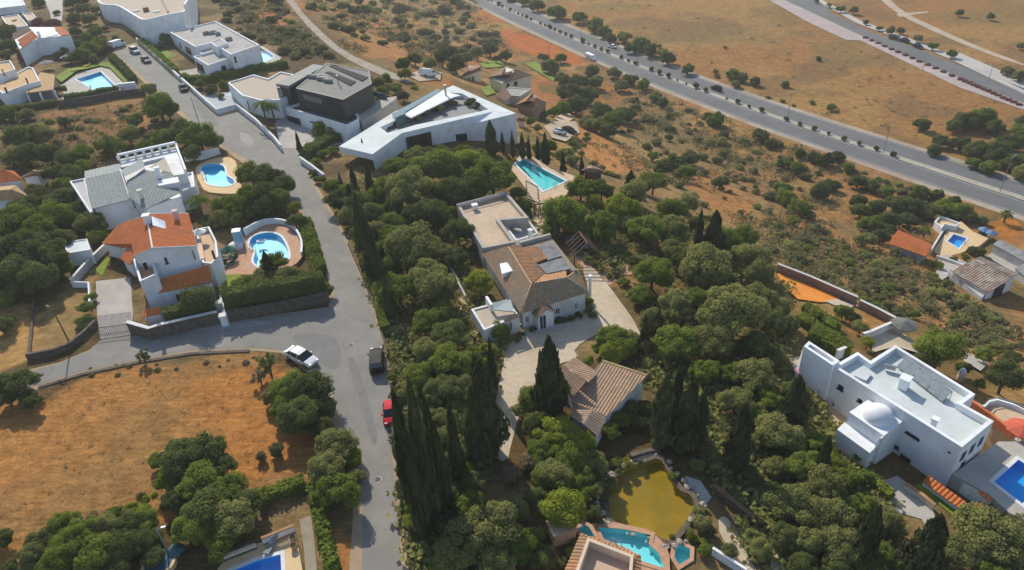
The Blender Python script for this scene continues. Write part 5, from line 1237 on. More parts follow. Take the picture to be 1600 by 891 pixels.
# ---------------------------------------------------------------- balustrades
def balustrade(label, A, B, n, h, m, cm, lift=0.0):
    A, B = np.array(A, float), np.array(B, float); A[2] += lift; B[2] += lift
    t = Thing('balustrade', label, 'balustrade', A)
    t.mesh('rail', MB().strip([A, B], .28, h - .12, h), cm); t.mesh('plinth', MB().strip([A, B], .3, -.6, .12), cm)
    me = None
    for k in range(n):
        p = A + (B - A) * (k + .5) / n
        mb = MB()
        for z0, z1, r0, r1 in ((.12, .3, .06, .11), (.3, .55, .11, .06), (.55, h - .12, .06, .09)): mb.tube((p[0], p[1], p[2] + z0), (p[0], p[1], p[2] + z1), r0, r1, 6, False)
        t.mesh('baluster', mb, m)
    return t
pz = POOLS[9]['z0']
balustrade('white balustrade with orange rail above the bottom left pool terrace', U(412, 851, pz), U(462, 831, pz), 16, 1.0, WHITE, TILE_ORG)
balustrade('shaded balustrade with stone rail behind the flowering shrubs', U(340, 880, pz), U(402, 856, pz), 18, 1.0, CREAM, STONE)
balustrade('white balustrade right of the small plunge pool', pick(1112, 866), pick(1165, 900), 18, 1.0, WHITE, WHITE)

# ---------------------------------------------------------------- lamp posts, poles
def lamp(px, h, label, arm=1.0, m=None, group=None, name='street_lamp', az=0.0, cat='lamp'):
    p = pick(*px); t = Thing(name, label, cat, p, group); m = m or STEEL
    t.mesh('pole', MB().tube(p - np.array([0, 0, .3]), p + np.array([0, 0, h]), .11, .07, 8), m)
    if arm:
        q = p + np.array([0, 0, h]); e = q + np.array([math.cos(az) * arm, math.sin(az) * arm, .25])
        a_ = t.mesh('arm', MB().tube(q, e, .05, n=6), m); t.mesh('lamp_head', MB().box(e + np.array([math.cos(az) * .3, math.sin(az) * .3, 0]), (.7, .26, .14) if h > 5 else (.4, .2, .1), az), m, a_)
    return t
t = lamp((111, 540), 5.7, 'dark timber pole with a lamp leaning over the dry yard', .5, WOOD, az=2.6, name='lamp_post')
lamp((311, 192), 6.0, 'thin pole beside the upper lane', 0, STEEL, name='utility_pole', cat='pole')
lamp((1255, 378), 6.5, 'thin wooden pole on the dry slope left of the bungalow', 0, WOOD, name='utility_pole', cat='pole')
lamp((858, 92), 6.0, 'thin pole on the orange bank beside the highway', 0, WOOD, name='utility_pole', cat='pole')
lamp((266, 868), 3.6, 'white lamp post beside the blue parasol', .3, STEEL, az=.2, name='lamp_post')
for px, lb in (((835, 30), 'tall lamp on the highway median nearest the top edge'), ((908, 66), 'tall lamp on the highway median above the white van'), ((996, 103), 'tall lamp on the highway median right of the far white car'), ((1380, 240), 'tall lamp on the highway median above the bungalow'), ((1562, 300), 'tall lamp on the highway median at the right edge'), ((1230, 190), 'tall lamp on the highway median right of the black car')):
    p = U(*px, ZP); t = lamp(px, 9.0, lb, 1.6, STEEL, 'highway median lamps', az=.6)
for px, lb in (((1441, 112), 'slim lamp on the pink footway of the far road'), ((1543, 130), 'slim lamp beside the far road at right')):
    lamp(px, 7.0, lb, 1.2, STEEL, 'lamps along the far road', az=.6)

# ---------------------------------------------------------------- vehicles
TYRE = mat('tyre_rubber', (.02, .02, .02), None, rough=.9); RIM = mat('wheel_rim', (.35, .35, .36), None, rough=.4, metal=.7)
LAMPW = mat('headlamp', (.6, .6, .58), None, rough=.2); LAMPR = mat('tail_lamp', (.25, .01, .01), None, rough=.3)
def carpaint(name, c): return mat('paint_' + name, c, None, rough=.55, spec=.08)
def loft(mb, secs):
    n = len(secs[0]); o = []
    for s in secs: o += s
    k = len(secs)
    fs = [(i * n + j, i * n + (j + 1) % n, (i + 1) * n + (j + 1) % n, (i + 1) * n + j) for i in range(k - 1) for j in range(n)]
    fs += [tuple(range(n)), tuple(reversed(range((k - 1) * n, k * n)))]
    return mb.add(o, fs)
def car(label, rear, front, paint, kind='car', L=4.5, group=None, name='parked_car', zfix=None):
    a, b_ = (pick(*rear), pick(*front)) if zfix is None else (U(*rear, zfix), U(*front, zfix))
    c = (a + b_) / 2; c[2] = (Z(c[0], c[1]) if zfix is None else zfix) + .06
    az = math.atan2(b_[1] - a[1], b_[0] - a[0])
    t = Thing(name, label, 'van' if kind == 'van' else 'car', c)
    t.e.rotation_euler = (0, 0, az)
    slope = float(Z(*(c[:2] + np.array([math.cos(az), math.sin(az)]))) - Z(c[0], c[1])) if zfix is None else 0
    t.e.rotation_euler = (0, -math.atan(slope), az)
    t.loc = (0, 0, 0)
    W_ = .9
    if kind == 'van':
        prof = [(-2.5, .35, 1.05, .86), (-2.42, .3, 2.0, .9), (1.0, .3, 2.05, .9), (1.5, .3, 1.95, .88), (2.05, .3, 1.25, .86), (2.5, .35, 1.0, .8)]
        cab = None
    else:
        prof = [(-2.22, .42, .78, .72), (-2.12, .30, .95, .84), (-1.6, .26, 1.0, .9), (-.6, .26, .98, .91), (.7, .26, .97, .91), (1.5, .26, .90, .89), (2.05, .30, .76, .82), (2.22, .42, .66, .68)]
        cab = [(-1.75, .95, .98, .80, .80), (-1.15, .95, 1.42, .84, .66), (-.2, .95, 1.50, .86, .68), (.45, .95, 1.46, .86, .66), (1.25, .93, .97, .82, .80)]
    if kind == 'suv': prof = [(x, z0, z1 + .12, w) for x, z0, z1, w in prof]; cab = [(-2.0, 1.05, 1.1, .8, .8), (-1.75, 1.05, 1.62, .84, .7), (-.2, 1.05, 1.72, .86, .72), (.45, 1.05, 1.66, .86, .7), (1.2, 1.03, 1.07, .82, .8)]
    k_ = L / 4.5
    sec = lambda x, z0, z1, w: [(x * k_, -w * .93, z0), (x * k_, -w, z0 + (z1 - z0) * .35), (x * k_, -w, z0 + (z1 - z0) * .75), (x * k_, -w * .86, z1), (x * k_, w * .86, z1), (x * k_, w, z0 + (z1 - z0) * .75), (x * k_, w, z0 + (z1 - z0) * .35), (x * k_, w * .93, z0)]
    body = t.mesh('body', loft(MB(), [sec(*p) for p in prof]), paint)
    if cab:
        gs = t.mesh('windows', loft(MB(), [[(x * k_, -wb, z0), (x * k_, -wt, z1), (x * k_, wt, z1), (x * k_, wb, z0)] for x, z0, z1, wb, wt in cab]), GLASS)
        r = cab[1:4]
        t.mesh('roof', loft(MB(), [[(x * k_, -wt * .97, z1 - .03), (x * k_, -wt * .95, z1 + .025), (x * k_, wt * .95, z1 + .025), (x * k_, wt * .97, z1 - .03)] for x, z0, z1, wb, wt in r]), paint)
        for s in (-1, 1):
            t.mesh('mirror', MB().box((.75 * k_, s * .98, 1.0 + (.1 if kind == 'suv' else 0)), (.18, .2, .14)), paint)
            for x0 in (-.9, .15): t.mesh('pillar', MB().tube((x0 * k_, s * .875, .95), (x0 * k_, s * .70, 1.46 + (.15 if kind == 'suv' else 0)), .035, n=4), paint)
    else:
        t.mesh('windscreen', MB().add([(1.53, -.78, 1.9), (1.53, .78, 1.9), (2.06, .76, 1.28), (2.06, -.76, 1.28)], [(0, 1, 2, 3)]), GLASS)
        for s in (-1, 1): t.mesh('side_window', MB().box((1.2, s * .9, 1.55), (.8, .03, .5)), GLASS)
    for x in (-1.35, 1.38):
        for s in (-1, 1):
            w = t.mesh('wheel', MB().tube((x * k_, s * .70, .31), (x * k_, s * .93, .31), .32, n=14), TYRE)
            t.mesh('rim', MB().tube((x * k_, s * .925, .31), (x * k_, s * .945, .31), .2, n=10), RIM, w)
    f = prof[-1][0] * k_
    for s in (-1, 1):
        t.mesh('headlight', MB().box((f - .12, s * .58, .68 + (.12 if kind != 'car' else 0)), (.2, .32, .12)), LAMPW)
        t.mesh('tail_light', MB().box((-f + .06, s * .62, .80 + (.12 if kind != 'car' else 0)), (.14, .26, .14)), LAMPR)
    return t
WHP, BLP, REDP, SILP, GRP = carpaint('white', (.75, .76, .77)), carpaint('black', (.015, .016, .018)), carpaint('red', (.50, .012, .03)), carpaint('silver', (.38, .40, .42)), carpaint('grey', (.10, .105, .11))
car('white hatchback with dark windows turning at the lane junction', (452, 553), (493, 574), WHP, L=4.7, name='white_car')
car('black car parked against the trees at the junction', (590, 592), (590, 548), BLP, 'suv', L=4.6, name='black_car')
car('bright red car parked under the cypresses', (612, 636), (613, 666), REDP, L=3.7, name='red_car')
car('dark car parked behind the red car under the cypresses', (624, 680), (627, 708), BLP, L=3.7, name='black_car')
car('silver estate car parked at the top of the lane', (203, 78), (220, 88), SILP, 'suv', L=4.6, name='silver_car')
car('dark grey car parked below the silver car on the upper lane', (222, 92), (236, 102), GRP, L=4.4, name='grey_car')
car('small black car beside the white lane wall', (284, 135), (291, 148), BLP, L=3.8, name='black_car')
car('white van at the very top of the lane by the curved building', (178, 76), (192, 72), WHP, 'van', L=4.2, name='white_van')
car('white van parked on the hill track', (656, 119), (680, 121), WHP, 'van', L=4.8, name='white_van')
car('white saloon parked in the dirt yard', (864, 210), (884, 211), WHP, L=4.6, name='white_car')
car('black saloon parked beside the white saloon in the dirt yard', (882, 205), (896, 211), BLP, L=4.4, name='black_car')
car('white box van driving on the near carriageway', (914, 88), (932, 97), WHP, 'van', L=6.5, name='white_van', zfix=ZP)
car('small white car driving on the far carriageway', (963, 77), (950, 73), WHP, L=4.6, name='white_car', zfix=ZP)
car('black car driving on the far carriageway', (1126, 144), (1112, 138), BLP, 'suv', L=5.0, name='black_car', zfix=ZP)
for px, lb in ((((1392, 61), (1402, 63)), 'leftmost dark car parked along the far road'), (((1408, 64), (1419, 67)), 'second dark car parked along the far road'), (((1428, 73), (1438, 76)), 'dark car parked under a tree on the far road')):
    car(lb, px[0], px[1], BLP, L=4.4, name='black_car', zfix=ZP + .2)
car('dark blue car under the dark trellis beside the villa', (896, 383), (908, 387), GRP, L=4.2, name='grey_car')

# ---------------------------------------------------------------- terrace furniture
def parasol(label, p, r, h, m, name='parasol'):
    t = Thing(name, label, 'parasol', p); p = np.array(p, float)
    t.mesh('pole', MB().tube(p, p + [0, 0, h], .04), STEEL); mb = MB(); n_ = 8
    ap = (p[0], p[1], p[2] + h + .1); rim = [(p[0] + r * math.cos(2 * math.pi * k / n_), p[1] + r * math.sin(2 * math.pi * k / n_), p[2] + h - .55) for k in range(n_)]
    low = [(x, y, z - .12) for x, y, z in rim]
    mb.add([ap] + rim + low, [(0, k + 1, (k + 1) % n_ + 1) for k in range(n_)] + [(k + 1, (k + 1) % n_ + 1, (k + 1) % n_ + 1 + n_, k + 1 + n_) for k in range(n_)])
    t.mesh('canopy', mb, m); t.mesh('base', MB().tube(p, p + [0, 0, .12], .3, n=10), KERB); return t
def lounger(label, p, az, m, group):
    t = Thing('sun_lounger', label, 'lounger', p, group); t.e.rotation_euler = (0, 0, az); t.loc = (0, 0, 0)
    t.mesh('seat', MB().box((-.25, 0, .32), (1.3, .62, .1)), m)
    t.mesh('backrest', MB().add([(.4, -.31, .34), (.4, .31, .34), (1.0, .31, .75), (1.0, -.31, .75), (.4, -.31, .24), (.4, .31, .24), (1.05, .31, .67), (1.05, -.31, .67)], [(0, 1, 2, 3), (7, 6, 5, 4), (0, 4, 5, 1), (1, 5, 6, 2), (2, 6, 7, 3), (3, 7, 4, 0)]), m)
    for x in (-.75, .6):
        for s in (-.25, .25): t.mesh('leg', MB().box((x, s, .13), (.06, .06, .27)), STEEL)
    return t
GRC = mat('green_cushion', (.025, .09, .06), (.035, .12, .08), 1); YEC = mat('yellow_cushion', (.65, .42, .03)); ORC = mat('orange_cushion', (.55, .30, .08)); GYC = mat('grey_cushion', (.22, .22, .22))
z3 = POOLS[2]['z0']
for i, (px, lb) in enumerate((((352, 399), 'green sun lounger nearest the red-roofed villa turret'), ((362, 401), 'green sun lounger nearest the rounded pool, upper row'), ((366, 409), 'green sun lounger nearest the rounded pool, lower row'), ((352, 416), 'green sun lounger beside the small lawn'))):
    lounger(lb, U(*px, z3 + .02), .3 + .5 * i, GRC, 'green sun loungers by the rounded pool')
parasol('closed green parasol among the sun loungers', U(360, 404, z3), 1.2, 2.2, GRC)
p = U(370, 388, z3); t = Thing('hot_tub', 'white round covered hot tub beside the rounded pool', 'hot tub', p)
t.mesh('tub', MB().tube(p, p + np.array([0, 0, .8]), 1.0, 1.05, 16), WHITE); t.mesh('cover', MB().tube(p + np.array([0, 0, .8]), p + np.array([0, 0, 1.05]), 1.05, .5, 16), COPING)
p = U(375, 380, z3); t = Thing('water_slide', 'pale blue water slide tower beside the rounded pool', 'slide', p)
t.mesh('tower', MB().box((p[0], p[1], p[2] + 1.2), (1.3, 1.3, 2.4), .2), mat('pale_blue_plastic', (.30, .50, .62), (.36, .56, .66), 1, .3))
t.mesh('chute', MB().add([(p[0] - .5, p[1] - .4, p[2] + 2.45), (p[0] + .5, p[1] - .4, p[2] + 2.45), (p[0] + 1.0, p[1] - 1.9, p[2] + .5), (p[0], p[1] - 1.9, p[2] + .5), (p[0] - .5, p[1] - .4, p[2] + 2.3), (p[0] + .5, p[1] - .4, p[2] + 2.3), (p[0] + 1.0, p[1] - 1.9, p[2] + .3), (p[0], p[1] - 1.9, p[2] + .3)], [(0, 1, 2, 3), (7, 6, 5, 4), (0, 4, 5, 1), (1, 5, 6, 2), (2, 6, 7, 3), (3, 7, 4, 0)]), MATS['pale_blue_plastic'])
t.mesh('rail', MB().tube((p[0] - .6, p[1] + .6, p[2] + 2.4), (p[0] - .6, p[1] - .6, p[2] + 3.1), .05).tube((p[0] + .6, p[1] + .6, p[2] + 2.4), (p[0] + .6, p[1] - .6, p[2] + 3.1), .05), STEEL)
p = U(407, 381, z3 - .1); t = Thing('pool_float', 'small white inflatable float in the rounded pool', 'pool float', p)
t.mesh('body', MB().tube((p[0] - .5, p[1], p[2] + .12), (p[0] + .5, p[1] + .2, p[2] + .12), .22, n=10).tube((p[0] + .5, p[1] + .2, p[2] + .12), (p[0] + .75, p[1] + .25, p[2] + .6), .12, n=8), WHITE); t.mesh('rest', MB().box((p[0] - .35, p[1], p[2] + .4), (.3, .5, .25), .2), WHITE)
for px, m, lb in (((117, 111), ORC, 'orange sun lounger on the top left lawn'), ((128, 109), YEC, 'yellow sun lounger on the top left lawn, left of two'), ((136, 104), YEC, 'yellow sun lounger on the top left lawn, right of two')):
    lounger(lb, pick(*px), .5, m, 'sun loungers by the angular pool')
for px, lb in (((76, 108), 'grey tilted parasol under trees, left of two'), ((108, 99), 'grey tilted parasol under trees, right of two')):
    parasol(lb, pick(*px), 1.8, 2.3, GYC)
pz = POOLS[9]['z0']
lounger('grey sun lounger on the yellow terrace at the bottom left', U(424, 856, pz), 1.3, GYC, None)
for px, lb in (((459, 845), 'terracotta plant pot at the terrace corner, upper'), ((460, 857), 'terracotta plant pot at the terrace corner, lower')):
    p = U(*px, pz); t = Thing('plant_pot', lb, 'plant pot', p); t.mesh('pot', MB().tube(p, p + np.array([0, 0, .55]), .22, .34, 12), TERRA); t.mesh('soil', MB().tube(p + np.array([0, 0, .5]), p + np.array([0, 0, .57]), .29, .29, 12), CORE)
parasol('blue parasol beside the white lamp post at the bottom left', pick(278, 866), .8, 1.2, mat('blue_canvas', (.05, .11, .14), (.07, .13, .16), 1))
p = pick(250, 884); t = Thing('spa_pool', 'small round blue spa pool at the bottom left', 'pool', p)
t.mesh('rim', MB().tube(p + np.array([0, 0, -.2]), p + np.array([0, 0, .45]), 1.5, 1.5, 20), YELP); t.mesh('water', MB().tube(p + np.array([0, 0, .44]), p + np.array([0, 0, .47]), 1.2, 1.2, 20), mat('spa_water', (.045, .10, .14), rough=.2))
parasol('red parasol on the curved terrace at the right edge', U(1590, 688, -2.2), 1.7, 2.3, mat('red_canvas', (.48, .09, .05), (.54, .12, .07), 1))
parasol('pink parasol on the balcony of the domed house', U(1249, 592, -2), .8, 1.9, mat('pink_canvas', (.60, .30, .34)))
for px, lb in (((1535, 369), 'blue parasol beside the small bright blue pool, left of two'), ((1546, 374), 'blue parasol beside the small bright blue pool, right of two')):
    parasol(lb, pick(*px), 1.3, 2.2, mat('mid_blue_canvas', (.12, .22, .34)))
parasol('open grey parasol behind the gravel yard', pick(1408, 522), 1.9, 2.4, mat('grey_canvas', (.12, .125, .11), (.15, .155, .14), 1))
p = pick(1501, 590); t = Thing('water_tank', 'white egg-shaped tank behind the domed house parapet', 'tank', p)
mb = MB()
for k in range(6):
    a0, a1 = math.pi * k / 6, math.pi * (k + 1) / 6
    mb.tube((p[0], p[1], p[2] + .8 - .8 * math.cos(a0)), (p[0], p[1], p[2] + .8 - .8 * math.cos(a1)), max(.02, .5 * math.sin(a0)), max(.02, .5 * math.sin(a1)), 14, False)
t.mesh('vessel', mb, WHITE, smooth=True); t.mesh('stand', MB().tube(p + np.array([0, 0, -.5]), p + np.array([0, 0, .3]), .5, .5, 10), KERB)
# pergola by the teal pool
p0, p1, p2, p3 = [np.array(U(*q, POOLS[0]['z0'])) for q in ((823, 302), (841, 312), (844, 338), (826, 330))]
t = Thing('pergola', 'brown wooden pergola between the teal pool and the flat wing', 'pergola', p0)
for q in (p0, p1, p2, p3): t.mesh('post', MB().tube(q - [0, 0, 1], q + [0, 0, 2.5], .11), mat('red_brown_post', (.22, .085, .05), (.27, .11, .065), 2))
for A, B in ((p0, p1), (p1, p2), (p2, p3), (p3, p0)): t.mesh('beam', MB().tube(A + [0, 0, 2.5], B + [0, 0, 2.5], .1), WOOD)
for k in range(7):
    A, B = p0 + (p3 - p0) * k / 6, p1 + (p2 - p1) * k / 6; t.mesh('slat', MB().tube(A + [0, 0, 2.65], B + [0, 0, 2.65], .06), COPING)
A, B = np.array(pick(836, 336)), np.array(pick(853, 334))
t = Thing('gate_arch', 'dark wooden gate arch across the path to the teal pool', 'gate', A)
for q in (A, B): t.mesh('post', MB().tube(q, q + [0, 0, 2.0], .1), WOOD)
t.mesh('lintel', MB().tube(A + [0, 0, 2.0], B + [0, 0, 2.0], .14), WOOD)
for k in range(5): t.mesh('slat', MB().tube(A + (B - A) * (k + .5) / 5, A + (B - A) * (k + .5) / 5 + [0, 0, 1.2], .05), WOOD)
# dark gabled trellis right of the villa
q = [np.array(pick(*x)) for x in ((890, 392), (905, 378), (920, 392), (932, 382))]
t = Thing('trellis', 'dark gabled wooden trellis canopy right of the long villa', 'trellis', q[0])
a_, b__, c__ = np.array(U(885, 381, 1.8)), np.array(U(905, 362, 2.9)), np.array(U(925, 378, 1.8)); dd_ = np.array(U(912, 372, 2.9)) - b__
for k in range(5):
    o_ = dd_ * k * .45; t.mesh('rafter', MB().tube(a_ + o_, b__ + o_, .09).tube(b__ + o_, c__ + o_, .09), WOOD)
t.mesh('ridge_beam', MB().tube(b__, b__ + dd_ * 1.8, .1), WOOD)
for s in (a_, c__, a_ + dd_ * 1.8, c__ + dd_ * 1.8): t.mesh('post', MB().tube((s[0], s[1], -1.5), s, .09), WOOD)
for px, lb in (((548, 540), 'round dark manhole cover in the junction'), ((590, 750), 'round dark manhole cover near the bottom of the lane'), ((400, 225), 'round dark manhole cover on the upper lane')):
    p = pick(*px); t = Thing('manhole_cover', lb, 'manhole cover', p); t.mesh('cover', MB().tube(p + np.array([0, 0, .03]), p + np.array([0, 0, .064]), .36, .36, 16), mat('cast_iron', (.06, .058, .055), rough=.7)); t.mesh('ring', MB().tube(p + np.array([0, 0, .03]), p + np.array([0, 0, .058]), .46, .46, 16), KERB)
# gate of the concrete drive
A, B = np.array(pick(150, 526)), np.array(pick(204, 519))
t = Thing('sliding_gate', 'low dark metal gate across the foot of the concrete drive', 'gate', A)
t.mesh('rail', MB().tube(A + [0, 0, .2], B + [0, 0, .2], .04).tube(A + [0, 0, 1.3], B + [0, 0, 1.3], .04), DFRAME)
for k in range(19): q_ = A + (B - A) * k / 18; t.mesh('bar', MB().tube(q_ + [0, 0, .2], q_ + [0, 0, 1.3], .025, n=4), DFRAME)
# ---------------------------------------------------------------- vegetation: prototype meshes
RNG = np.random.RandomState(7)
def unit(n, rng): v = rng.normal(size=(n, 3)); return v / np.linalg.norm(v, axis=1)[:, None]
def leafmesh(name, c, nrm, size, rng, tint, aspect=1.3, extra=None):
    n = len(c); nrm = nrm + rng.normal(size=(n, 3)) * .55; nrm /= np.linalg.norm(nrm, axis=1)[:, None]
    t = np.cross(nrm, unit(n, rng)); t /= np.linalg.norm(t, axis=1)[:, None]; b2 = np.cross(nrm, t)
    s = (size * (.65 + .7 * rng.rand(n)))[:, None]
    v = np.stack([c - t * s * aspect * .5, c + b2 * s * .5 + nrm * s * .12, c + t * s * aspect * .5, c - b2 * s * .5 + nrm * s * .12], 1).reshape(-1, 3)
    tv = np.repeat(tint, 4)
    f = np.arange(4 * n).reshape(-1, 4)
    me = bpy.data.meshes.new(name)
    vl, fl = v.tolist(), f.tolist()
    if extra is not None:
        o = len(vl); vl += [tuple(p) for p in extra[0]]; fl += [tuple(i + o for i in q) for q in extra[1]]; tv = np.concatenate([tv, np.full(len(extra[0]), .25)])
    me.from_pydata(vl, [], fl)
    a = me.attributes.new('tint', 'FLOAT', 'POINT'); a.data.foreach_set('value', tv.astype(np.float32))
    me.materials.append(FOL['D'])
    return me
def blobcore(lobes, k=.78):
    V, F = [], []
    bm = bmesh.new(); bmesh.ops.create_icosphere(bm, subdivisions=1, radius=1); ico = [tuple(v.co) for v in bm.verts]; fc = [tuple(v.index for v in f.verts) for f in bm.faces]; bm.free()
    for c, r in lobes:
        o = len(V); V += [(c[0] + p[0] * r * k, c[1] + p[1] * r * k, c[2] + p[2] * r * k) for p in ico]; F += [tuple(i + o for i in q) for q in fc]
    return V, F
def broadleaf(name, seed, nl=34, leaves=7000, size=.056, flat=.85, spread=.74, lr=(.16, .36)):
    rng = np.random.RandomState(seed); lobes = []
    for i in range(nl):
        d = unit(1, rng)[0]; d[2] = d[2] * .9 + .12
        if d[2] < -.45: d[2] *= -.5
        lobes.append((d * np.array([1, 1, flat]) * spread * (.55 + .5 * rng.rand()), lr[0] + (lr[1] - lr[0]) * rng.rand()))
    lobes.append((np.array([0, 0, 0.]), .5))
    per = leaves // nl; C, N, T = [], [], []
    for i, (c, r) in enumerate(lobes):
        d = unit(per * 2, rng); q = c + d * (r * (.72 + .36 * rng.rand(per * 2)))[:, None] * np.array([1, 1, .9])
        ok = np.ones(len(q), bool)
        for j, (c2, r2) in enumerate(lobes):
            if j != i: ok &= np.linalg.norm(q - c2, axis=1) > r2 * .74
        q, d = q[ok][:per], d[ok][:per]
        C.append(q); N.append(d + np.array([0, 0, .35])); T.append(np.clip(.30 + .25 * rng.rand() + .45 * rng.rand(len(q)), 0, 1))
    C, N, T = np.concatenate(C), np.concatenate(N), np.concatenate(T)
    return leafmesh(name, C, N, np.full(len(C), size), rng, T, extra=blobcore(lobes, .62))
def cypressmesh(name, seed, leaves=4600):
    rng = np.random.RandomState(seed); h = rng.rand(leaves) ** .85
    prof = np.minimum(1, (h + .03) / .22) ** .7 * (1 - h) ** .62 * 1.25
    a = rng.rand(leaves) * 2 * math.pi
    lump = 1 + .20 * np.sin(a * 2 + h * 11 + seed) + .14 * np.sin(a * 5 - h * 27 + seed) + .08 * np.sin(h * 60 + a * 3)
    r = prof * lump * (.70 + .56 * rng.rand(leaves) ** 2.0)
    c = np.stack([np.cos(a) * r, np.sin(a) * r, h * 2 - 1 + .0 * r], 1)   # z -1..1
    nn = np.stack([np.cos(a), np.sin(a), .25 + 0 * a], 1)
    V, F = [], []; ns = 10
    hs = [.0, .08, .2, .4, .6, .8, .95]
    for z in hs:
        pr = min(1, (z + .03) / .22) ** .7 * (1 - z) ** .62 * 1.25 * .78
        V += [(math.cos(2 * math.pi * k / ns) * pr, math.sin(2 * math.pi * k / ns) * pr, z * 2 - 1) for k in range(ns)]
    for i in range(len(hs) - 1): F += [(i * ns + k, i * ns + (k + 1) % ns, (i + 1) * ns + (k + 1) % ns, (i + 1) * ns + k) for k in range(ns)]
    return leafmesh(name, c, nn, np.full(leaves, .19), rng, np.clip(.15 + .65 * rng.rand(leaves) + .2 * np.sin(a * 2 + h * 11 + seed), 0, 1), 1.9, extra=(V, F))
BROAD = [broadleaf('crown', 100 + i, 30 + 3 * i, 9500) for i in range(6)]
PINE = [broadleaf('crown', 200 + i, 30, 6400, .06, .62, .72, (.2, .34)) for i in range(2)]
ROUND = [broadleaf('crown', 300 + i, 34, 6000, .055, .9, .62, (.3, .36)) for i in range(2)]
SPARSE = [broadleaf('crown', 400 + i, 16, 1500, .075, .85, .78, (.14, .26)) for i in range(3)]
BUSH = [broadleaf('foliage', 500 + i, 11, 1500, .14, .75, .6, (.28, .48)) for i in range(5)]
CYP = [cypressmesh('crown', 600 + i) for i in range(4)]
for lst in (SPARSE,):      # thin trees show their gaps: no solid core
    pass
def trunkmesh(seed, limbs=5):
    rng = np.random.RandomState(seed); mb = MB()
    mb.tube((0, 0, -.15), (.03, .02, .35), .075, .055, 8).tube((.03, .02, .35), (.0, .05, .62), .055, .04, 7)
    for k in range(limbs):
        a = 2 * math.pi * k / limbs + rng.rand(); z = .35 + .2 * rng.rand(); r = .28 + .2 * rng.rand()
        m = (math.cos(a) * r * .5, math.sin(a) * r * .5, z + .18); e = (math.cos(a) * r, math.sin(a) * r, z + .42)
        mb.tube((.02, .03, z - .05), m, .035, .025, 5).tube(m, e, .025, .012, 5)
    me = bpy.data.meshes.new('trunk'); me.from_pydata(mb.v, [], mb.f); me.materials.append(BARK); return me
TRUNK = [trunkmesh(i) for i in range(3)]
tm = MB().tube((0, 0, -.2), (0, 0, .9), .1, .03, 8); STEMM = bpy.data.meshes.new('trunk'); STEMM.from_pydata(tm.v, [], tm.f); STEMM.materials.append(BARK)

def inst(name, me, parent, loc, scale, rz, m=None):
    o = bpy.data.objects.new(name, me); COL.objects.link(o)
    if parent is not None: o.parent = parent
    o.location = loc; o.scale = scale; o.rotation_euler = (0, 0, rz)
    if m is not None and len(o.material_slots):
        o.material_slots[0].link = 'OBJECT'; o.material_slots[0].material = m
    return o
TONE = {'D': 'dark green', 'O': 'grey-green', 'G': 'mid green', 'L': 'lime green', 'B': 'dry brown', 'S': 'dusty green', 'R': 'reddish', 'C': 'dark'}
VEG = []      # (px x, kind word, tone, zone, object) for the labels
def tree(px, py, r, tone, zone, shape='broad', rng=random.Random(1), hk=None):
    hk = hk if hk is not None else (.84 if shape == 'broad' else .95)
    p = pick(px, py); R = r * depth(p) / FPX
    c = pick(px, py, R * hk); R = r * depth(c) / FPX; c = pick(px, py, R * hk)
    g = np.array([c[0], c[1], float(Z(c[0], c[1]))])
    lib = {'broad': BROAD, 'pine': PINE, 'round': ROUND, 'sparse': SPARSE}[shape]
    e = bpy.data.objects.new({'broad': {'D': 'dark_green_tree', 'O': 'grey_green_tree', 'B': 'dry_tree', 'R': 'blossom_tree'}.get(tone, 'leafy_tree'), 'pine': 'pine_tree', 'round': 'clipped_tree', 'sparse': 'thin_tree'}[shape], None); COL.objects.link(e); e.location = g  # broadleaf trees are named by foliage tone, not by species
    k = rng.randrange(len(lib)); sq = rng.uniform(.88, 1.1)
    inst('trunk', TRUNK[rng.randrange(3)], e, (0, 0, 0), (R * 1.1, R * 1.1, R * hk * 1.25), rng.uniform(0, 6.28))
    inst('crown', lib[k], e, (0, 0, c[2] - g[2]), (R * 1.06 * rng.uniform(.92, 1.08), R * 1.06 * rng.uniform(.92, 1.08), R * sq), rng.uniform(0, 6.28), FOL[tone])
    VEG.append((px, {'broad': 'bushy tree', 'pine': 'pine tree', 'round': 'clipped round tree', 'sparse': 'thin open tree'}[shape], TONE[tone], zone, e, 'tree')); return e
def cyp(top, base, w, zone, rng=random.Random(2), tone='C'):
    g = pick(*base); z = depth(g); R = w / 2 * z / FPX
    hs = np.arange(.5, 25, .1); ys = []
    for h in hs:
        q = np.array([g[0], g[1], g[2] + h]) - C0; ys.append(445.5 - FPX * (q @ _up) / (q @ _fw))
    h = float(hs[int(np.argmin(np.abs(np.array(ys) - top[1])))])
    h *= rng.uniform(.86, .93)
    e = bpy.data.objects.new('cypress_tree', None); COL.objects.link(e); e.location = g
    inst('trunk', STEMM, e, (0, 0, 0), (R * 1.4, R * 1.4, h * .9), 0)
    inst('crown', CYP[rng.randrange(4)], e, (0, 0, h * .52), (R, R, h * .5), rng.uniform(0, 6.28), FOL[tone])
    VEG.append((base[0], 'cypress', 'tall dark' if w > 12 else 'slim dark', zone, e, 'cypress')); return e
def bush(px, py, r, tone, zone, rng=random.Random(3), flat=.75, word='bush', sink=.35):
    p = pick(px, py); R = r * depth(p) / FPX
    c = pick(px, py, R * sink)
    o = inst('bush', BUSH[rng.randrange(5)], None, (c[0], c[1], float(Z(c[0], c[1])) + R * sink), (R * rng.uniform(.9, 1.25), R * rng.uniform(.9, 1.25), R * flat), rng.uniform(0, 6.28), FOL[tone])
    VEG.append((px, word, TONE[tone], zone, o, 'bush')); return o
TR = random.Random(77)
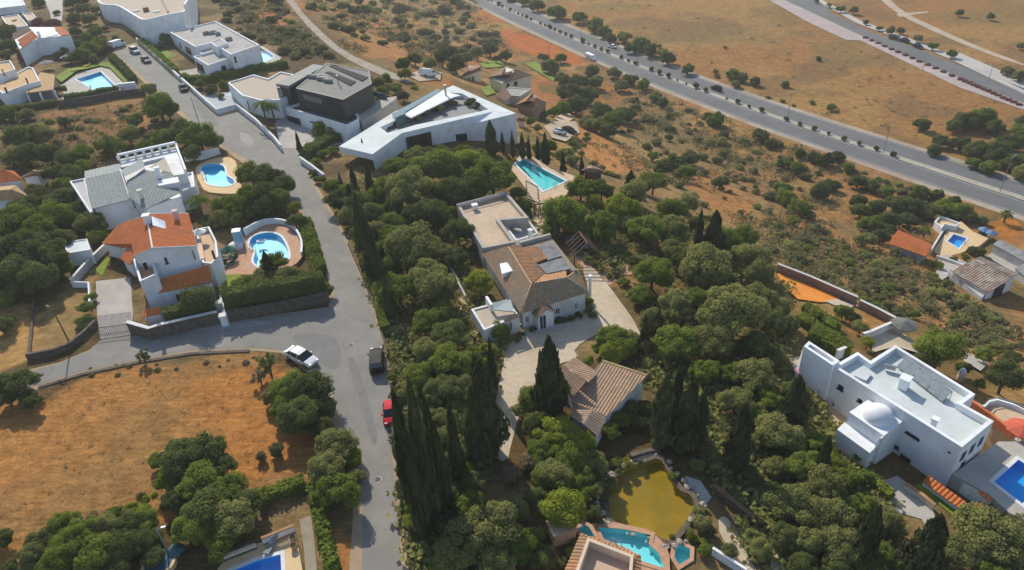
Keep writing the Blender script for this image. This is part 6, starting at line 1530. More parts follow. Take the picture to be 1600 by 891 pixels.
def T_(zone, s, shape='broad'):
    for it in s.split(';'):
        a = it.split()
        if len(a) >= 4:
            k_ = TR.random(); a[3] = {'D': 'G' if k_ < .27 else 'O' if k_ < .36 else 'D', 'O': 'G' if k_ < .30 else 'D' if k_ < .40 else 'O', 'G': 'L' if k_ < .12 else 'O' if k_ < .2 else 'G'}.get(a[3], a[3]) if len(a) < 5 else a[3]
            tree(float(a[0]), float(a[1]), float(a[2]) * TR.uniform(.86, 1.08), a[3], zone, a[4] if len(a) > 4 else shape, hk=.6 if any(w in zone for w in ('highway', 'dry field', 'bungalow', 'top left')) else None)
def C_(zone, s):
    for it in s.split(';'):
        a = [float(v) for v in it.split()]
        if a: cyp(a[0:2], a[2:4], a[4], zone)
def B_(zone, s, **k):
    for it in s.split(';'):
        a = it.split()
        if a: bush(float(a[0]), float(a[1]), float(a[2]), a[3], zone, **k)

# ---------------------------------------------------------------- hand-placed trees (survey by photo position)
T_('the wood below the wedge house', '640 296 44 O; 768 276 40 O; 690 262 38 O; 625 262 26 G; 724 298 22 L; 705 300 28 D; 730 252 24 G; 600 300 24 D; 665 332 28 D; 692 335 24 D; 745 300 20 D; 615 325 24 D; 810 302 16 D; 820 320 13 D; 640 340 22 D; 660 266 26 O; 650 246 20 O; 690 242 20 G; 724 240 18 O; 750 244 17 O; 618 256 16 G; 668 240 15 D')
T_('the trees above the lane junction', '545 300 20 G; 520 292 18 G; 532 312 22 D; 560 320 26 D; 548 338 22 O; 578 336 26 D; 565 365 24 D; 590 362 26 O; 596 392 26 D; 580 400 20 D; 606 418 22 O; 600 445 16 G; 612 350 24 D')
T_('the wood beside the long villa', '645 388 52 O; 622 452 40 O; 672 438 40 O; 612 372 26 G; 690 395 26 O; 714 362 28 D; 712 404 24 D; 748 442 28 G; 664 506 28 G; 702 528 34 O; 668 548 32 O; 705 568 34 O; 735 555 24 O; 690 490 22 O; 655 590 28 D; 690 610 30 D; 722 610 28 O; 765 478 13 D; 760 396 12 D; 744 388 12 D; 640 612 20 D')
T_('the gardens left of the gravel drive', '782 518 19 O; 764 545 16 G; 768 572 14 O; 760 592 16 G; 758 568 12 L; 764 612 12 G; 756 635 14 D')
T_('the grove below the tall cypresses', '722 700 24 O; 725 735 18 L; 700 730 26 D; 628 700 17 D; 645 690 20 O; 668 700 22 O; 690 655 24 O; 636 765 20 D; 704 680 22 O; 720 668 24 D; 622 652 12 D; 620 612 12 D; 616 640 9 D; 617 664 9 D; 612 590 9 D; 622 632 10 D; 626 690 13 D; 624 672 11 D; 630 735 15 G; 712 640 20 O; 680 630 20 D; 660 745 22 D; 655 790 26 G; 648 816 22 L; 665 810 16 G; 700 780 24 D; 740 755 26 D; 690 690 26 D; 750 700 20 D')
T_('the bottom centre grove', '762 828 62 O; 715 862 38 O; 806 800 30 O; 812 850 36 O; 775 880 40 O; 735 790 24 G; 690 885 22 G; 835 780 22 D; 845 872 24 D; 800 742 16 B; 695 850 16 G; 838 836 20 O')
T_('the shrubs around the tiled barn', '832 625 30 G; 815 640 20 O; 880 600 18 D; 840 665 24 D; 868 676 32 L pine; 905 690 34 L pine; 890 715 34 G pine; 850 705 26 G; 925 720 26 D; 870 742 30 D; 905 748 26 D; 935 745 16 D; 828 720 18 B; 850 745 24 D; 955 675 16 G; 985 640 20 D; 970 655 16 G; 1010 640 18 D; 930 765 18 D; 912 775 18 D; 1000 660 14 D')
T_('the garden above the barn', '955 528 26 G; 975 545 22 G; 960 552 22 L; 985 530 18 O; 940 545 14 G')
T_('the wood right of the long villa', '882 336 35 G; 862 358 18 G; 907 294 24 D; 940 298 22 D; 927 314 13 L; 975 328 34 G; 942 355 28 G; 915 362 20 G; 990 300 26 O; 1020 286 24 O; 1050 328 30 G; 1012 360 34 G; 1050 362 36 D; 1062 398 34 D; 1020 428 40 G; 972 384 16 O sparse; 1075 318 20 O; 1088 350 16 D; 990 408 12 D; 1000 462 20 G; 985 350 20 D; 955 322 16 D')
T_('the dense wood above the pond', '1102 418 44 O; 1141 490 56 D; 1056 478 32 O; 1172 402 32 O; 1162 372 28 G; 1136 374 24 G; 1188 428 30 O; 1212 484 24 O; 1190 470 30 D; 1088 470 26 D; 1056 537 38 O; 1108 538 34 O; 1180 540 30 D; 1205 508 28 D; 1230 510 20 O; 1180 590 36 O; 1102 582 26 O; 1150 585 24 O; 1020 500 22 O; 1210 560 22 O; 1130 440 26 D; 1010 540 16 O; 1075 505 22 D')
T_('the wood left of the domed house', '1148 628 30 O; 1245 617 24 D; 1205 625 26 O; 1219 682 36 O; 1252 728 32 G; 1180 690 20 O; 1270 690 26 G; 1295 720 24 G; 1174 742 18 D; 1232 650 22 D; 1210 730 24 O; 1090 640 18 O; 1065 660 16 D; 1030 690 16 D; 1089 727 15 O; 1185 650 20 O; 1170 610 18 O; 1062 698 14 D')
T_('the wood at the bottom right', '1285 757 38 G; 1322 742 28 G; 1245 793 40 O; 1296 812 38 O; 1262 845 34 O; 1310 856 34 O; 1343 872 28 G; 1340 790 28 O; 1388 818 26 O; 1378 862 24 O; 1225 840 24 D; 1255 885 26 D; 1300 890 24 D; 1350 745 16 G; 1345 715 14 G; 1215 770 18 D; 1412 882 16 D')
T_('the bottom right corner', '1540 838 50 O; 1575 868 42 O; 1505 868 34 O; 1590 825 26 O; 1545 890 36 O; 1555 800 18 D')
T_('the dark trees at the left edge', '20 350 40 D; 58 362 36 D; 88 340 30 D; 30 395 42 D; 70 400 40 D; 20 430 38 D; 60 435 36 D; 95 375 26 D; 92 420 24 D; 40 330 30 D; 112 345 24 D; 135 348 22 G; 120 330 18 D; 150 352 22 D; 75 320 26 D; 100 310 22 D; 95 290 18 D; 155 372 18 D; 58 300 18 D; 5 465 22 D')
T_('the plot above the grey roof', '28 215 28 D; 60 210 22 O; 40 240 24 D; 75 240 22 D; 105 248 20 D; 15 245 20 O; 130 240 18 G; 165 225 18 O; 200 210 22 O; 182 230 18 G; 230 232 20 G; 255 220 24 D; 285 208 28 D; 310 215 28 D; 335 222 18 D; 248 165 26 O; 262 172 20 D; 232 140 14 O; 100 190 12 S; 210 190 16 O; 80 270 20 D; 110 272 18 D; 130 262 16 O; 300 240 18 D')
T_('the garden between the left pools', '392 272 26 D; 420 280 32 D; 440 292 22 D; 405 305 28 D; 436 310 24 G; 385 312 24 D; 365 325 24 O; 345 342 22 D; 458 326 14 L; 410 322 22 D; 368 345 16 D; 388 332 14 L; 352 322 20 O; 462 345 16 D; 330 350 16 D; 322 345 14 D')
T_('the garden below the rounded pool', '428 412 22 D; 452 432 24 D; 408 440 26 D; 380 452 24 G; 430 450 24 D; 470 440 20 O; 455 455 22 D; 490 450 18 O; 508 455 14 D; 310 470 30 D round; 296 478 16 O; 362 462 16 G')
T_('the orange field corner', '30 600 34 D; 10 620 26 D; 45 625 22 D; 224 556 15 S sparse; 418 568 28 O sparse; 405 590 16 B sparse; 455 610 34 G; 485 612 34 D; 470 648 40 D; 505 640 24 D; 445 640 26 O; 500 670 26 D; 425 620 20 S; 525 700 34 G; 515 730 38 G; 545 715 26 G; 530 765 38 D; 508 770 26 D; 555 745 20 D; 432 702 13 S; 408 714 10 S')
T_('the big trees on the field edge', '285 715 40 D; 320 710 40 D; 345 730 30 D; 270 745 34 D; 310 755 40 D; 350 775 40 D; 320 800 46 D; 380 790 34 D; 360 815 42 D; 300 825 36 D; 345 845 30 D; 275 785 24 D; 252 720 20 D')
T_('the bottom left thicket', '100 822 28 D; 130 835 32 D; 165 830 32 D; 200 820 30 D; 225 815 26 D; 70 845 26 D; 100 860 32 D; 150 865 36 D; 195 855 34 D; 230 845 28 D; 50 872 26 D; 85 888 26 D; 135 890 28 D; 185 885 28 D; 5 840 20 D; 205 795 14 L; 225 800 14 L; 180 800 14 O; 240 870 18 D; 20 888 16 D')
T_('the left verge', '2 510 18 D; 14 502 14 D')
T_('the hill track gardens', '630 100 15 D; 632 116 13 D; 690 90 18 D; 712 100 20 D; 728 92 14 O; 672 100 12 O; 648 92 12 O; 705 82 14 D; 765 76 16 D; 790 88 12 D; 745 82 14 O; 775 92 8 D')
T_('the trees below the highway van', '905 130 20 D; 890 145 22 D; 880 125 18 D; 920 150 22 D; 900 165 22 D; 860 105 16 O; 850 90 12 D; 875 92 12 D; 930 130 16 O; 925 112 12 D; 960 115 14 O; 985 125 14 D; 1005 132 14 D; 970 135 14 O; 940 175 20 D; 960 190 20 D; 930 195 18 D; 975 180 18 D; 950 205 16 D; 915 190 14 O; 1025 152 12 O; 1035 160 10 D; 880 170 14 D; 865 175 12 G; 850 180 10 D; 790 155 8 D; 810 152 9 G; 840 200 10 O; 830 190 10 G; 858 228 14 D; 880 240 14 O; 842 232 12 D; 895 250 12 O; 816 228 10 O')
T_('the trees beyond the highway', '1440 195 13 D; 1510 190 22 D; 1535 185 20 D; 1490 198 16 D; 1555 200 18 D; 1470 222 14 D; 1500 225 18 D; 1525 235 22 D; 1555 240 22 D; 1580 225 22 D; 1600 210 22 D; 1585 255 20 D; 1600 270 18 O; 1460 235 12 D; 1595 120 14 D; 1575 112 12 D; 1600 190 14 D; 1545 262 16 D; 1520 255 14 D')
T_('the trees along the far road', '1296 8 5 O; 1314 14 7 D; 1334 16 8 D; 1353 35 6 D; 1374 44 6 G; 1392 48 8 D; 1407 48 8 O; 1434 60 7 D; 1458 72 9 D; 1487 84 10 D; 1500 20 7 D; 1548 26 7 D; 1596 72 7 D; 1276 2 5 O', 'broad')
T_('the dry field beyond the highway', '1227 132 8 D; 1279 92 5 D; 1030 72 5 S; 1133 74 4 S; 870 20 16 D; 905 28 14 D; 930 40 16 D; 945 52 12 G; 975 58 16 O; 1002 70 14 O; 1015 80 16 D; 1045 92 16 D; 1035 85 12 O; 1075 108 14 D; 990 75 12 D; 1145 118 12 D; 1160 122 10 O; 1180 128 10 D; 840 10 14 D; 820 2 10 O; 1150 132 8 O; 955 60 10 D; 1118 112 6 O; 1300 168 8 O')
T_('the dark trees around the bungalow', '1290 250 16 D; 1272 245 14 D; 1310 245 12 D; 1245 262 14 O; 1325 262 12 O; 1340 285 14 D; 1362 290 16 O; 1282 300 16 D; 1300 290 14 O; 1230 310 18 D; 1250 325 18 D; 1222 295 14 D; 1345 330 18 D; 1370 325 18 D; 1400 320 20 D; 1425 325 20 D; 1450 330 20 D; 1475 325 18 D; 1500 330 18 D; 1390 345 18 D; 1360 350 18 D; 1420 345 16 D; 1350 375 16 D; 1375 370 14 D; 1400 395 10 S; 1440 300 14 D; 1465 305 14 D; 1490 315 12 D; 1340 315 14 O; 1385 300 14 O; 1515 340 12 D; 1535 345 10 D; 1385 360 12 D; 1520 392 9 D; 1508 402 8 D; 1532 394 9 D; 1465 415 9 G; 1240 345 12 O; 1535 365 8 D; 1490 405 8 O')
T_('the slope trees near the highway', '1120 188 16 D; 1190 212 16 D; 1108 182 10 D; 1205 225 12 D; 1055 255 22 D; 1035 262 20 D; 1080 248 14 D; 1070 270 18 D; 1020 245 10 O; 1100 245 8 O; 1130 240 8 O; 1125 285 13 D; 1045 215 7 D; 1250 240 12 O; 1225 255 12 O', 'broad')
T_('the garden behind the domed house', '1470 545 40 G round; 1570 590 36 D round; 1448 562 22 D round; 1355 535 12 L round; 1540 555 16 O; 1505 575 14 D; 1560 640 14 D; 1585 560 14 D; 1530 600 12 O')
T_('the terraces above the domed house', '1318 487 18 O; 1330 495 14 D; 1300 500 12 O; 1345 512 14 O; 1275 492 12 O')
T_('the pond garden', '1098 818 18 O; 1110 830 12 D; 1080 838 10 G; 1188 858 20 O round; 1140 862 18 D round; 879 798 39 L round; 1050 745 10 O; 945 770 12 D; 930 800 12 D; 1100 860 12 G; 965 725 10 G; 980 722 8 L; 1092 800 10 O; 1185 815 12 O')
T_('the top left gardens', '12 52 18 D; 18 70 14 D; 60 36 12 R; 80 40 14 R; 140 30 14 D; 128 15 14 D; 150 50 14 D; 118 50 12 D; 142 78 16 D; 155 72 16 G; 170 78 10 R; 128 88 14 D; 110 92 12 D; 35 90 10 R; 95 140 10 D; 258 60 11 D; 60 5 10 D; 130 0 12 D; 165 20 8 D; 28 120 6 D; 312 132 10 G; 330 140 12 D; 350 133 10 D; 345 150 8 G; 10 178 16 D; 40 180 14 O; 115 30 13 D; 150 15 10 O; 105 60 10 O; 135 60 12 D; 120 72 12 D; 100 78 9 D; 88 20 6 G; 160 62 9 R; 112 5 12 D; 145 92 10 D; 92 86 9 D; 25 36 8 D; 4 74 12 D; 8 88 10 D; 268 66 8 D; 250 72 7 G; 180 60 6 D; 165 45 7 D')
T_('the wedge house garden', '505 195 14 G; 520 200 12 G; 480 240 12 G; 548 172 10 D; 590 130 12 D; 600 122 12 O; 615 140 10 O; 598 140 10 G; 560 140 0.1 D' if False else '505 198 14 G; 520 206 12 D; 590 130 12 D; 602 124 12 O; 616 140 10 O; 598 142 10 G; 576 160 6 D; 630 150 10 D; 610 158 8 O')
C_('the row beside the lane', '612 610 652 800 26; 632 580 678 812 28; 655 612 692 795 24; 674 650 700 800 20; 694 622 718 748 18; 642 670 668 840 20')
C_('the lane edge above the junction', '556 298 574 402 20; 572 335 588 440 20; 590 385 604 468 16; 544 288 552 335 13; 600 430 612 500 14; 528 290 534 322 10')
C_('the drive corner', '745 560 764 708 44; 728 600 748 718 24; 762 528 772 612 11')
C_('the gravel forecourt', '853 520 862 648 38; 838 545 846 600 10')
C_('the wedge house lawn', '765 185 769 242 17; 783 205 786 238 6; 800 203 802 246 6; 816 206 817 248 7; 826 210 827 250 6; 850 207 853 258 11; 880 236 880 272 7; 908 242 909 276 6; 840 210 841 252 6; 553 258 557 306 9; 577 250 581 306 10; 532 268 535 300 6')
C_('the slope beside the wood', '1118 328 1112 402 26; 1087 325 1090 395 11; 985 264 985 298 15; 1011 488 1006 545 11; 1030 480 1028 520 9')
C_('the trees right of the barn', '1042 580 1034 690 32; 1078 588 1072 698 36; 1060 578 1056 640 18; 1098 600 1092 690 16; 1156 628 1149 732 30')
C_('the foot of the domed house', '1362 783 1345 880 28; 1462 798 1432 900 46; 1240 585 1234 665 30; 1285 680 1280 745 18')
C_('the hedge before the red-roofed villa', '424 392 428 448 16')
C_('the forecourt of the charcoal house', '467 205 470 240 6; 568 215 570 246 6')

# ---------------------------------------------------------------- bushes
B_('the far highway verge', '1200 152 5 O; 1222 158 5 O; 1268 160 6 O; 1300 165 5 L; 1240 165 4 S; 1120 120 5 S; 800 0 8 D')
B_('the walls of the long villa', '832 514 6 D; 875 500 7 D; 884 500 6 D; 893 497 7 D; 905 492 7 D; 918 482 9 G; 920 470 8 G; 864 503 5 D; 926 492 7 G; 818 521 5 D; 810 530 7 G', sink=.6)
B_('the barn roof edge', '920 563 12 G; 912 572 8 G; 940 570 6 D; 1000 580 8 B; 985 572 8 D', sink=1.2)
B_('the drive wall of the red villa', '135 480 14 G; 130 500 12 G; 142 465 10 G; 128 512 10 D; 268 480 7 L; 262 486 6 L', sink=.8)
B_('the edge of the turquoise pool', '900 850 10 G; 890 862 9 L; 908 842 8 G; 1098 846 8 G; 1085 842 7 L; 1108 856 8 D; 1050 838 6 G; 985 728 7 G; 1000 722 6 D; 968 738 8 D; 958 752 9 D; 962 722 8 G; 882 880 12 D; 905 800 12 D; 935 812 8 D; 1075 828 8 S', sink=.7)
B_('the terraced garden', '905 395 7 D; 918 405 8 G; 930 412 7 G; 940 420 7 G; 952 430 6 G; 958 414 9 D; 975 440 9 G; 945 398 8 G; 962 428 7 D; 925 392 7 G', sink=.7)
B_('the clipped wedge garden hedge', '500 280 10 D; 512 288 10 G; 488 270 8 D; 505 240 10 G; 495 252 10 G; 520 235 10 G', sink=.6)
random.seed(5); SMALL = []
AVOID = [P['dk'] for P in POOLS] + [[(540, 395), (570, 440), (606, 545), (616, 620), (620, 700), (628, 780), (634, 840), (636, 900), (560, 900), (520, 600), (500, 400)], [(428, -20), (456, -20), (506, 44), (545, 78), (605, 104), (690, 108), (692, 130), (640, 138), (580, 122), (520, 92), (478, 52)],
         [(1210, 422), (1345, 474), (1330, 490), (1276, 476), (1246, 470)], [(846, 198), (866, 186), (908, 186), (910, 212), (884, 226), (858, 218)], [(1385, 355), (1460, 385), (1452, 410), (1385, 385)],
         [(1460, 395), (1600, 380), (1600, 470), (1540, 470), (1470, 440)], [(800, 530), (930, 490), (900, 400), (1010, 525), (960, 520), (880, 580), (800, 730), (765, 710)], [(1362, 552), (1365, 522), (1396, 508), (1434, 530), (1434, 560)], [(815, 90), (875, 122), (862, 130), (815, 104)]]
def scatter(zone, poly, n, r0, r1, tones, seed, sep=1.0, flat=.75, avoid=()):
    rng = random.Random(seed); xs = [p[0] for p in poly]; ys = [p[1] for p in poly]; got = []
    tries = 0
    while len(got) < n and tries < n * 60:
        tries += 1
        x, y = rng.uniform(min(xs), max(xs)), rng.uniform(min(ys), max(ys))
        if not bool(inside(poly, np.array([x]), np.array([y]))[0]) or any(bool(inside(q, np.array([x]), np.array([y + 3]))[0]) for q in AVOID): continue
        r = r0 + (r1 - r0) * rng.random() ** 1.6
        if any((x - a) ** 2 + ((y - b2) * 1.5) ** 2 < (sep * (r + c) * .75) ** 2 for a, b2, c in got): continue
        got.append((x, y, r)); tn = rng.choice(tones)
        if r >= 7.6: bush(x, y, r, tn, zone, rng, flat * rng.uniform(.8, 1.2))
        else: SMALL.append((x, y, r, tn))
scatter('the hill above the charcoal house', [(462, -8), (720, -8), (760, 40), (800, 75), (690, 85), (640, 78), (560, 62), (505, 35)], 88, 5, 15, 'DOSSSO', 21, .8)
scatter('the hill left of the dirt track', [(330, -8), (425, -8), (480, 50), (520, 90), (470, 95), (420, 80), (360, 40)], 55, 5, 14, 'OSSDG', 22, .75)
scatter('the dry slope below the highway', [(985, 150), (1060, 165), (1200, 215), (1290, 270), (1330, 300), (1280, 330), (1230, 360), (1150, 340), (1110, 280), (1000, 230), (965, 215)], 95, 4, 12, 'DOSSSS', 23, 1.2)
scatter('the scrub around the bungalow', [(1200, 360), (1280, 355), (1340, 385), (1380, 400), (1450, 420), (1490, 450), (1560, 500), (1600, 530), (1540, 540), (1420, 505), (1345, 475), (1260, 435), (1205, 410)], 130, 5, 15, 'SSSOOG', 24, .72)
scatter('the roadside scrub', [(1330, 262), (1450, 300), (1540, 335), (1480, 320), (1380, 300), (1340, 280)], 18, 5, 10, 'DSO', 25)
scatter('the scrubby plot at upper left', [(60, 185), (240, 160), (250, 205), (190, 245), (100, 260), (20, 260), (0, 190)], 42, 4, 10, 'SOOGB', 26, 1.0)
scatter('the bank behind the domed house', [(1500, 480), (1600, 510), (1600, 560), (1560, 570), (1480, 520)], 24, 6, 14, 'SODS', 27, .9)
scatter('the gully left of the bungalow', [(900, 195), (925, 215), (915, 250), (960, 275), (1020, 270), (1060, 280), (1100, 320), (1120, 370), (1080, 300), (1000, 285), (930, 270), (890, 240)], 26, 5, 11, 'DOS', 28, .9)
scatter('the wedge house garden', [(540, 130), (600, 120), (660, 135), (640, 150), (580, 165)], 16, 4, 9, 'OGSD', 29, .8)
scatter('the dry lane verges', [(40, 590), (215, 562), (400, 549), (430, 575), (300, 575), (120, 600)], 16, 2.5, 6, 'SBS', 34, 1.2)
scatter('the field edge', [(150, 790), (250, 770), (260, 800), (200, 815), (140, 815)], 12, 5, 9, 'LSG', 35, .9)
for tn in sorted(set(s[3] for s in SMALL)):
    rng = np.random.RandomState(ord(tn)); C, N, S = [], [], []
    for x, y, r, _ in [s for s in SMALL if s[3] == tn]:
        p = pick(x, y); R = r * depth(p) / FPX; d = unit(230, rng); d[:, 2] = abs(d[:, 2])
        C.append(p + d * R * (.45 + .6 * rng.rand(230))[:, None] * np.array([1.1, 1.1, .85])); N.append(d); S.append(np.full(230, R * .3))
    C, N, S = np.concatenate(C), np.concatenate(N), np.concatenate(S)
    o = inst('scrub', leafmesh('scrub', C, N, S, rng, rng.rand(len(C))), None, (0, 0, 0), (1, 1, 1), 0, FOL[tn]); o['kind'] = 'stuff'; o['label'] = 'small %s bushes too many to count on the slopes and plots' % TONE[tn]
# ---------------------------------------------------------------- highway median shrubs
pts = med; acc = []; L = 0
for i in range(len(pts) - 1):
    seg = np.linalg.norm(pts[i + 1] - pts[i]); s = (-L) % 5.2
    while s < seg: acc.append(pts[i] + (pts[i + 1] - pts[i]) * s / seg); s += 5.2
    L += seg
mr = random.Random(4)
for p in acc:
    q = np.array([p[0], p[1], ZP]) - C0; zz_ = q @ _fw; X = 800 + FPX * (q @ _rt) / zz_; Y = 445.5 - FPX * (q @ _up) / zz_
    if not (-5 < X < 1420 and -15 < Y < 900) or mr.random() < .13: continue
    R = mr.choice((.5, .7, .9, 1.0, 1.1, 1.3)) * mr.uniform(.9, 1.1)
    o = inst('median_shrub', BUSH[mr.randrange(5)], None, (p[0], p[1], ZP + .2 + R * .6), (R, R, R * 1.1), mr.uniform(0, 6.28), FOL['D'])
    tag(o, 'small round dark shrub in the row along the highway median', 'shrub', 'highway median shrubs')
fw_ = [np.array(U(*p, ZP)) for p in ((1352, 60), (1500, 125), (1600, 168))]
for i in range(2):
    for k in range(13):
        p = fw_[i] + (fw_[i + 1] - fw_[i]) * k / 13
        o = inst('kerb_shrub', BUSH[mr.randrange(5)], None, (p[0], p[1], ZP + .4), (1.3, 1.3, .6), mr.uniform(0, 6.28), FOL['R'])
        tag(o, 'low reddish shrub in the row along the far road kerb', 'shrub', 'kerb shrubs of the far road')

# ---------------------------------------------------------------- hedges
def hedge(label, px, h, w, tone, lift=0.0, seed=1):
    rng = np.random.RandomState(seed); pts = [pick(*p) for p in px]; C, N = [], []; mb = MB()
    for i in range(len(pts) - 1):
        a, b2 = pts[i], pts[i + 1]; L = np.linalg.norm(b2 - a); d = (b2 - a) / L; nn = np.array([-d[1], d[0], 0])
        n = int(L * (2 * h + w) * 42)
        s = rng.rand(n) * L; u = rng.rand(n) * (2 * h + w)
        side = np.where(u < h, 0, np.where(u < h + w, 1, 2))
        off = np.where(side == 0, -w / 2, np.where(side == 2, w / 2, u - h - w / 2)) * (1 + .12 * np.sin(s * 2.1 + seed))
        hh = np.where(side == 0, u, np.where(side == 1, h, 2 * h + w - u)) * (1 + .10 * np.sin(s * 1.3 + seed * 2))
        P = a + d * s[:, None] + nn * (off + rng.normal(size=n) * .08)[:, None] + np.array([0, 0, 1]) * (hh + rng.normal(size=n) * .09)[:, None]
        C.append(P); N.append(np.where((side == 1)[:, None], np.array([0, 0, 1.]), np.where((side == 0)[:, None], -nn, nn)))
    MBc = MB().strip(pts, w * .86, -.4, h * .92)
    C, N = np.concatenate(C), np.concatenate(N); o0 = pts[0]
    me = leafmesh('hedge', C - o0, N, np.full(len(C), .24), rng, .25 + .6 * rng.rand(len(C)), extra=([tuple(np.array(v) - o0) for v in MBc.v], MBc.f))
    o = inst('hedge', me, None, tuple(o0 + np.array([0, 0, lift])), (1, 1, 1), 0, FOL[tone]); tag(o, label, 'hedge'); return o
hedge('narrow bright green hedge running down to the bottom edge', [(489, 762), (500, 800), (510, 850), (524, 900)], 1.1, 1.1, 'G', seed=2)
hedge('green hedge along the lane left of its bend', [(478, 352), (490, 395), (500, 430)], 1.4, 2.0, 'G', seed=3)
hedge('dark hedge on top of the retaining wall at the junction', [(356, 490), (440, 474), (512, 460)], 2.8, 1.8, 'D', .9, seed=4)
hedge('dark hedge on the wall in front of the red-roofed villa', [(264, 512), (300, 504), (342, 494)], 1.7, 1.3, 'D', 1.2, seed=5)
hedge('green hedge behind the white lane wall', [(222, 68), (252, 94), (276, 116)], 1.5, 1.6, 'G', seed=6)
hedge('curving green hedge below the white modern block', [(286, 126), (318, 130), (366, 118), (410, 110), (450, 104)], 1.6, 1.6, 'G', seed=7)
hedge('dark hedge along the angular pool lawn', [(176, 93), (194, 110), (210, 128)], 1.5, 1.6, 'D', seed=8)
hedge('dark hedge on the retaining wall below the angular pool', [(104, 164), (150, 156), (188, 148)], 1.2, 1.2, 'D', 1.0, seed=9)
hedge('dark hedge below the left-edge veranda house', [(-20, 180), (40, 172), (90, 164)], 1.2, 1.4, 'D', seed=10)
hedge('green clipped hedge row above the domed house, upper row', [(1256, 484), (1284, 502), (1306, 520)], 1.2, 1.6, 'G', seed=11)
hedge('green clipped hedge row above the domed house, middle row', [(1248, 500), (1278, 522), (1302, 540)], 1.2, 1.6, 'G', seed=12)
hedge('green clipped hedge row above the domed house, lower row', [(1266, 524), (1290, 536), (1320, 556)], 1.4, 2.4, 'G', seed=13)
hedge('green hedge at the field corner behind the bottom left terrace', [(404, 786), (440, 772), (478, 758)], 1.2, 1.2, 'G', seed=14)
hedge('long dark hedge beside the wedge house drive', [(478, 246), (510, 226), (548, 212)], 1.6, 2.6, 'D', seed=15)
hedge('green hedge in front of the charcoal house plinth', [(492, 214), (528, 204), (560, 194)], 1.4, 2.0, 'G', seed=16)
hedge('leafy bright climber along the wall opposite the junction', [(572, 430), (590, 470), (603, 520)], 1.2, 1.0, 'G', seed=17)
hedge('green hedge below the domed house courtyard', [(1390, 780), (1376, 768), (1362, 752)], .9, 1.0, 'L', seed=18)

for px, r in (((668, 180), 1.0), ((690, 172), 1.2), ((706, 163), 1.0), ((735, 161), 1.3), ((746, 167), 1.0), ((655, 188), .8)):
    p = U(*px, 4.65); o = inst('planter_shrub', BUSH[int(px[0]) % 5], None, (p[0], p[1], 5.1), (r, r * .8, r * .8), px[0], FOL['D']); tag(o, 'dark shrub in a roof planter, at %s end of the wedge house terrace' % ('left' if px[0] < 680 else 'right'), 'shrub', 'roof terrace shrubs')
# ---------------------------------------------------------------- palms
def palm(px, h, r, label):
    g = pick(*px); rng = np.random.RandomState(int(px[0])); e = Thing('palm_tree', label, 'palm tree', g)
    mb = MB()
    for k in range(5): mb.tube((g[0], g[1], g[2] - .2 + h * k / 5), (g[0], g[1], g[2] - .2 + h * (k + 1) / 5 + .2), .24 - .01 * k, .20 - .01 * k, 8)
    e.mesh('trunk', mb, BARK)
    for k in range(20):
        a = 2 * math.pi * k / 20 + rng.rand() * .3; el = rng.uniform(-.1, 1.0); mb = MB(); pp = []
        for j in range(7):
            s = j / 6; pp.append(np.array([g[0] + math.cos(a) * r * s * math.cos(el * (1 - s * .6)), g[1] + math.sin(a) * r * s * math.cos(el * (1 - s * .6)), g[2] + h + r * (math.sin(el) * s - .75 * s * s)]))
        pn = np.array([-math.sin(a), math.cos(a), 0])
        for j in range(6):
            w0, w1 = .42 * math.sin(math.pi * min(1, (j + .5) / 6.2)), .42 * math.sin(math.pi * min(1, (j + 1.3) / 6.6))
            for s in (-1, 1):
                for q in range(3):
                    f0, f1 = q / 3, q / 3 + .22
                    A, B = pp[j] + (pp[j + 1] - pp[j]) * f0, pp[j] + (pp[j + 1] - pp[j]) * f1; dn = (pp[j + 1] - pp[j]) * .5
                    mb.face([A, B, B + pn * s * w1 + dn + [0, 0, -.12], A + pn * s * w0 + dn + [0, 0, -.12]])
        o = e.mesh('frond', mb, FOL['G'])
    return e
palm((418, 196), 5.2, 2.3, 'tall palm in front of the beige-roofed house')
palm((430, 192), 4.0, 1.8, 'shorter palm against the glass corner of the charcoal house')
palm((318, 342), 3.8, 2.2, 'bushy palm below the kidney pool')
palm((1568, 348), 2.6, 1.6, 'small palm beside the round orange bed near the highway')
palm((1442, 372), 2.4, 1.4, 'small palm behind the orange-roofed bungalow')

# ---------------------------------------------------------------- low scrub and dry tufts nobody could count
def tufts(name, label, poly, n, size, tone, seed, per=18, h=.5, patchy=False):
    rng = np.random.RandomState(seed); xs = [p[0] for p in poly]; ys = [p[1] for p in poly]
    x = rng.uniform(min(xs), max(xs), n * 3); y = rng.uniform(min(ys), max(ys), n * 3); m = inside(poly, x, y)
    for q in AVOID: m &= ~inside(q, x, y)
    x, y = x[m][:n], y[m][:n]
    G = np.array([pick(a, b2) for a, b2 in zip(x, y)])
    if patchy: G = G[fbm(G[:, 0], G[:, 1], 16, seed) + rng.rand(len(G)) * .12 > .53]
    sc = (.5 + rng.rand(len(G)) ** 2 * 1.2) * size
    c = np.repeat(G, per, 0) + rng.normal(size=(len(G) * per, 3)) * np.repeat(sc, per)[:, None] * np.array([.5, .5, .18]); c[:, 2] += np.repeat(sc, per) * h * .5
    me = leafmesh(name, c, np.tile([0, -.2, 1.0], (len(c), 1)), np.repeat(sc, per) * .34, rng, rng.rand(len(c)))
    o = inst(name, me, None, (0, 0, 0), (1, 1, 1), 0, FOL[tone]); o['kind'] = 'stuff'; o['label'] = label; return o
hill = [(880, 150), (985, 140), (1060, 160), (1200, 210), (1340, 260), (1520, 330), (1480, 450), (1600, 520), (1540, 545), (1345, 470), (1210, 410), (1100, 300), (1000, 275), (900, 240)]
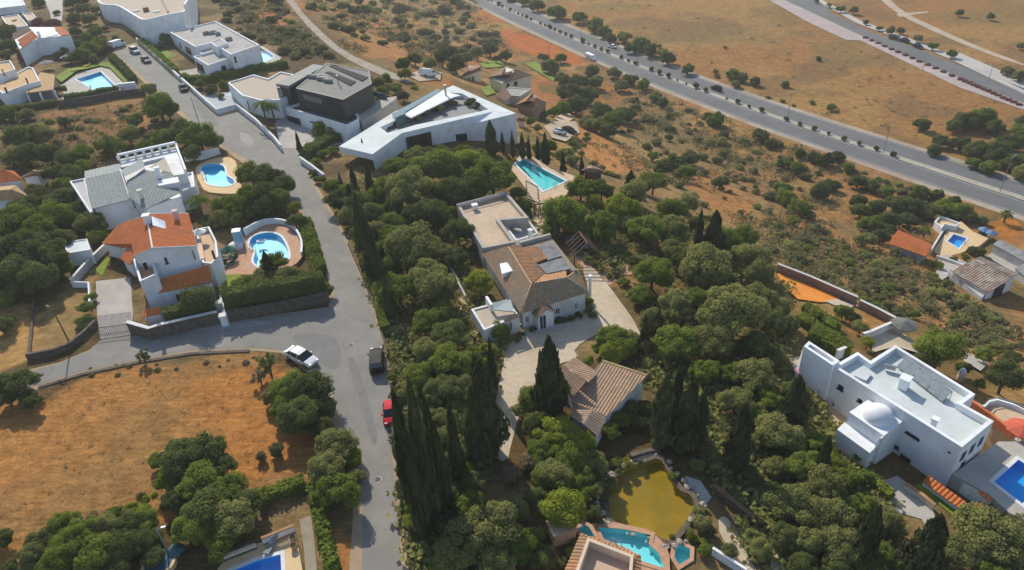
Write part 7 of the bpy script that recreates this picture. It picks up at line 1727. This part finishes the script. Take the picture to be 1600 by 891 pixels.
tufts('scrub', 'low olive scrub dotted over the dry slope', hill, 4200, 1.0, 'S', 51, per=14, patchy=True)
tufts('dry_grass', 'straw tufts over the dry slope', hill, 900, .6, 'Y', 52)
tufts('scrub', 'low olive scrub on the hill behind the villas', [(330, -5), (740, -5), (800, 80), (640, 120), (520, 95), (420, 75)], 3600, 1.2, 'S', 53, per=14, patchy=True)
tufts('scrub', 'sparse tufts in the dry field beyond the highway', [(850, -5), (1240, -5), (1340, 70), (1600, 180), (1600, 260), (1400, 215), (1050, 100)], 160, .8, 'S', 54)
tufts('dry_grass', 'dry tufts in the orange field and plots', [(60, 612), (430, 560), (500, 690), (420, 780), (200, 800), (0, 860), (0, 650)], 350, .22, 'Y', 55)
tufts('scrub', 'undergrowth below the woods', [(520, 290), (700, 260), (860, 330), (1080, 310), (1230, 430), (1230, 560), (1400, 800), (1380, 890), (1180, 890), (1100, 700), (1010, 600), (1000, 470), (880, 370), (740, 400), (780, 560), (740, 880), (640, 890), (620, 600), (560, 400)], 2600, 1.0, 'O', 56, per=26)
tufts('scrub', 'scrub and weeds in the upper left plot', [(0, 180), (240, 160), (260, 210), (160, 260), (0, 260)], 300, .8, 'S', 57)

# ---------------------------------------------------------------- labels for the planted things
def ordn(k): return '%d%s' % (k, 'th' if 10 <= k % 100 <= 20 else {1: 'st', 2: 'nd', 3: 'rd'}.get(k % 10, 'th'))
from collections import defaultdict
grp = defaultdict(list)
for v in VEG: grp[(v[3], v[1], v[2])].append(v)
for (zone, word, tone), L in grp.items():
    L.sort(key=lambda v: v[0])
    for k, v in enumerate(L):
        o = v[4]
        if word == 'bush' and len(L) > 8: lab = '%s low bush on %s' % (tone, zone)
        elif len(L) == 1: lab = 'only %s %s in %s' % (tone, word, zone)
        else: lab = '%s %s, %s from left in %s' % (tone, word, ordn(k + 1), zone)
        tag(o, lab, v[5], '%s %s in %s' % (tone, {'bush': 'bushes', 'cypress': 'cypresses'}.get(word, word + 's'), zone))

# ---------------------------------------------------------------- light summer haze
HZ = MB().prism([(min(gx) - 60, min(gy) - 60), (max(gx) + 60, min(gy) - 60), (max(gx) + 60, max(gy) + 60), (min(gx) - 60, max(gy) + 60)], -29.5, 60.0)
hm = bpy.data.materials.new('summer_haze'); hm.use_nodes = True
hn = hm.node_tree.nodes; hn.remove(hn['Principled BSDF']); pv = hn.new('ShaderNodeVolumePrincipled')
pv.inputs['Color'].default_value = (.92, .92, .92, 1); pv.inputs['Density'].default_value = 0.00025; pv.inputs['Anisotropy'].default_value = .2
hm.node_tree.links.new(pv.outputs[0], hn['Material Output'].inputs['Volume'])
hz = obj('haze', HZ, hm); hz['kind'] = 'stuff'; hz['label'] = 'thin summer haze over the whole place'
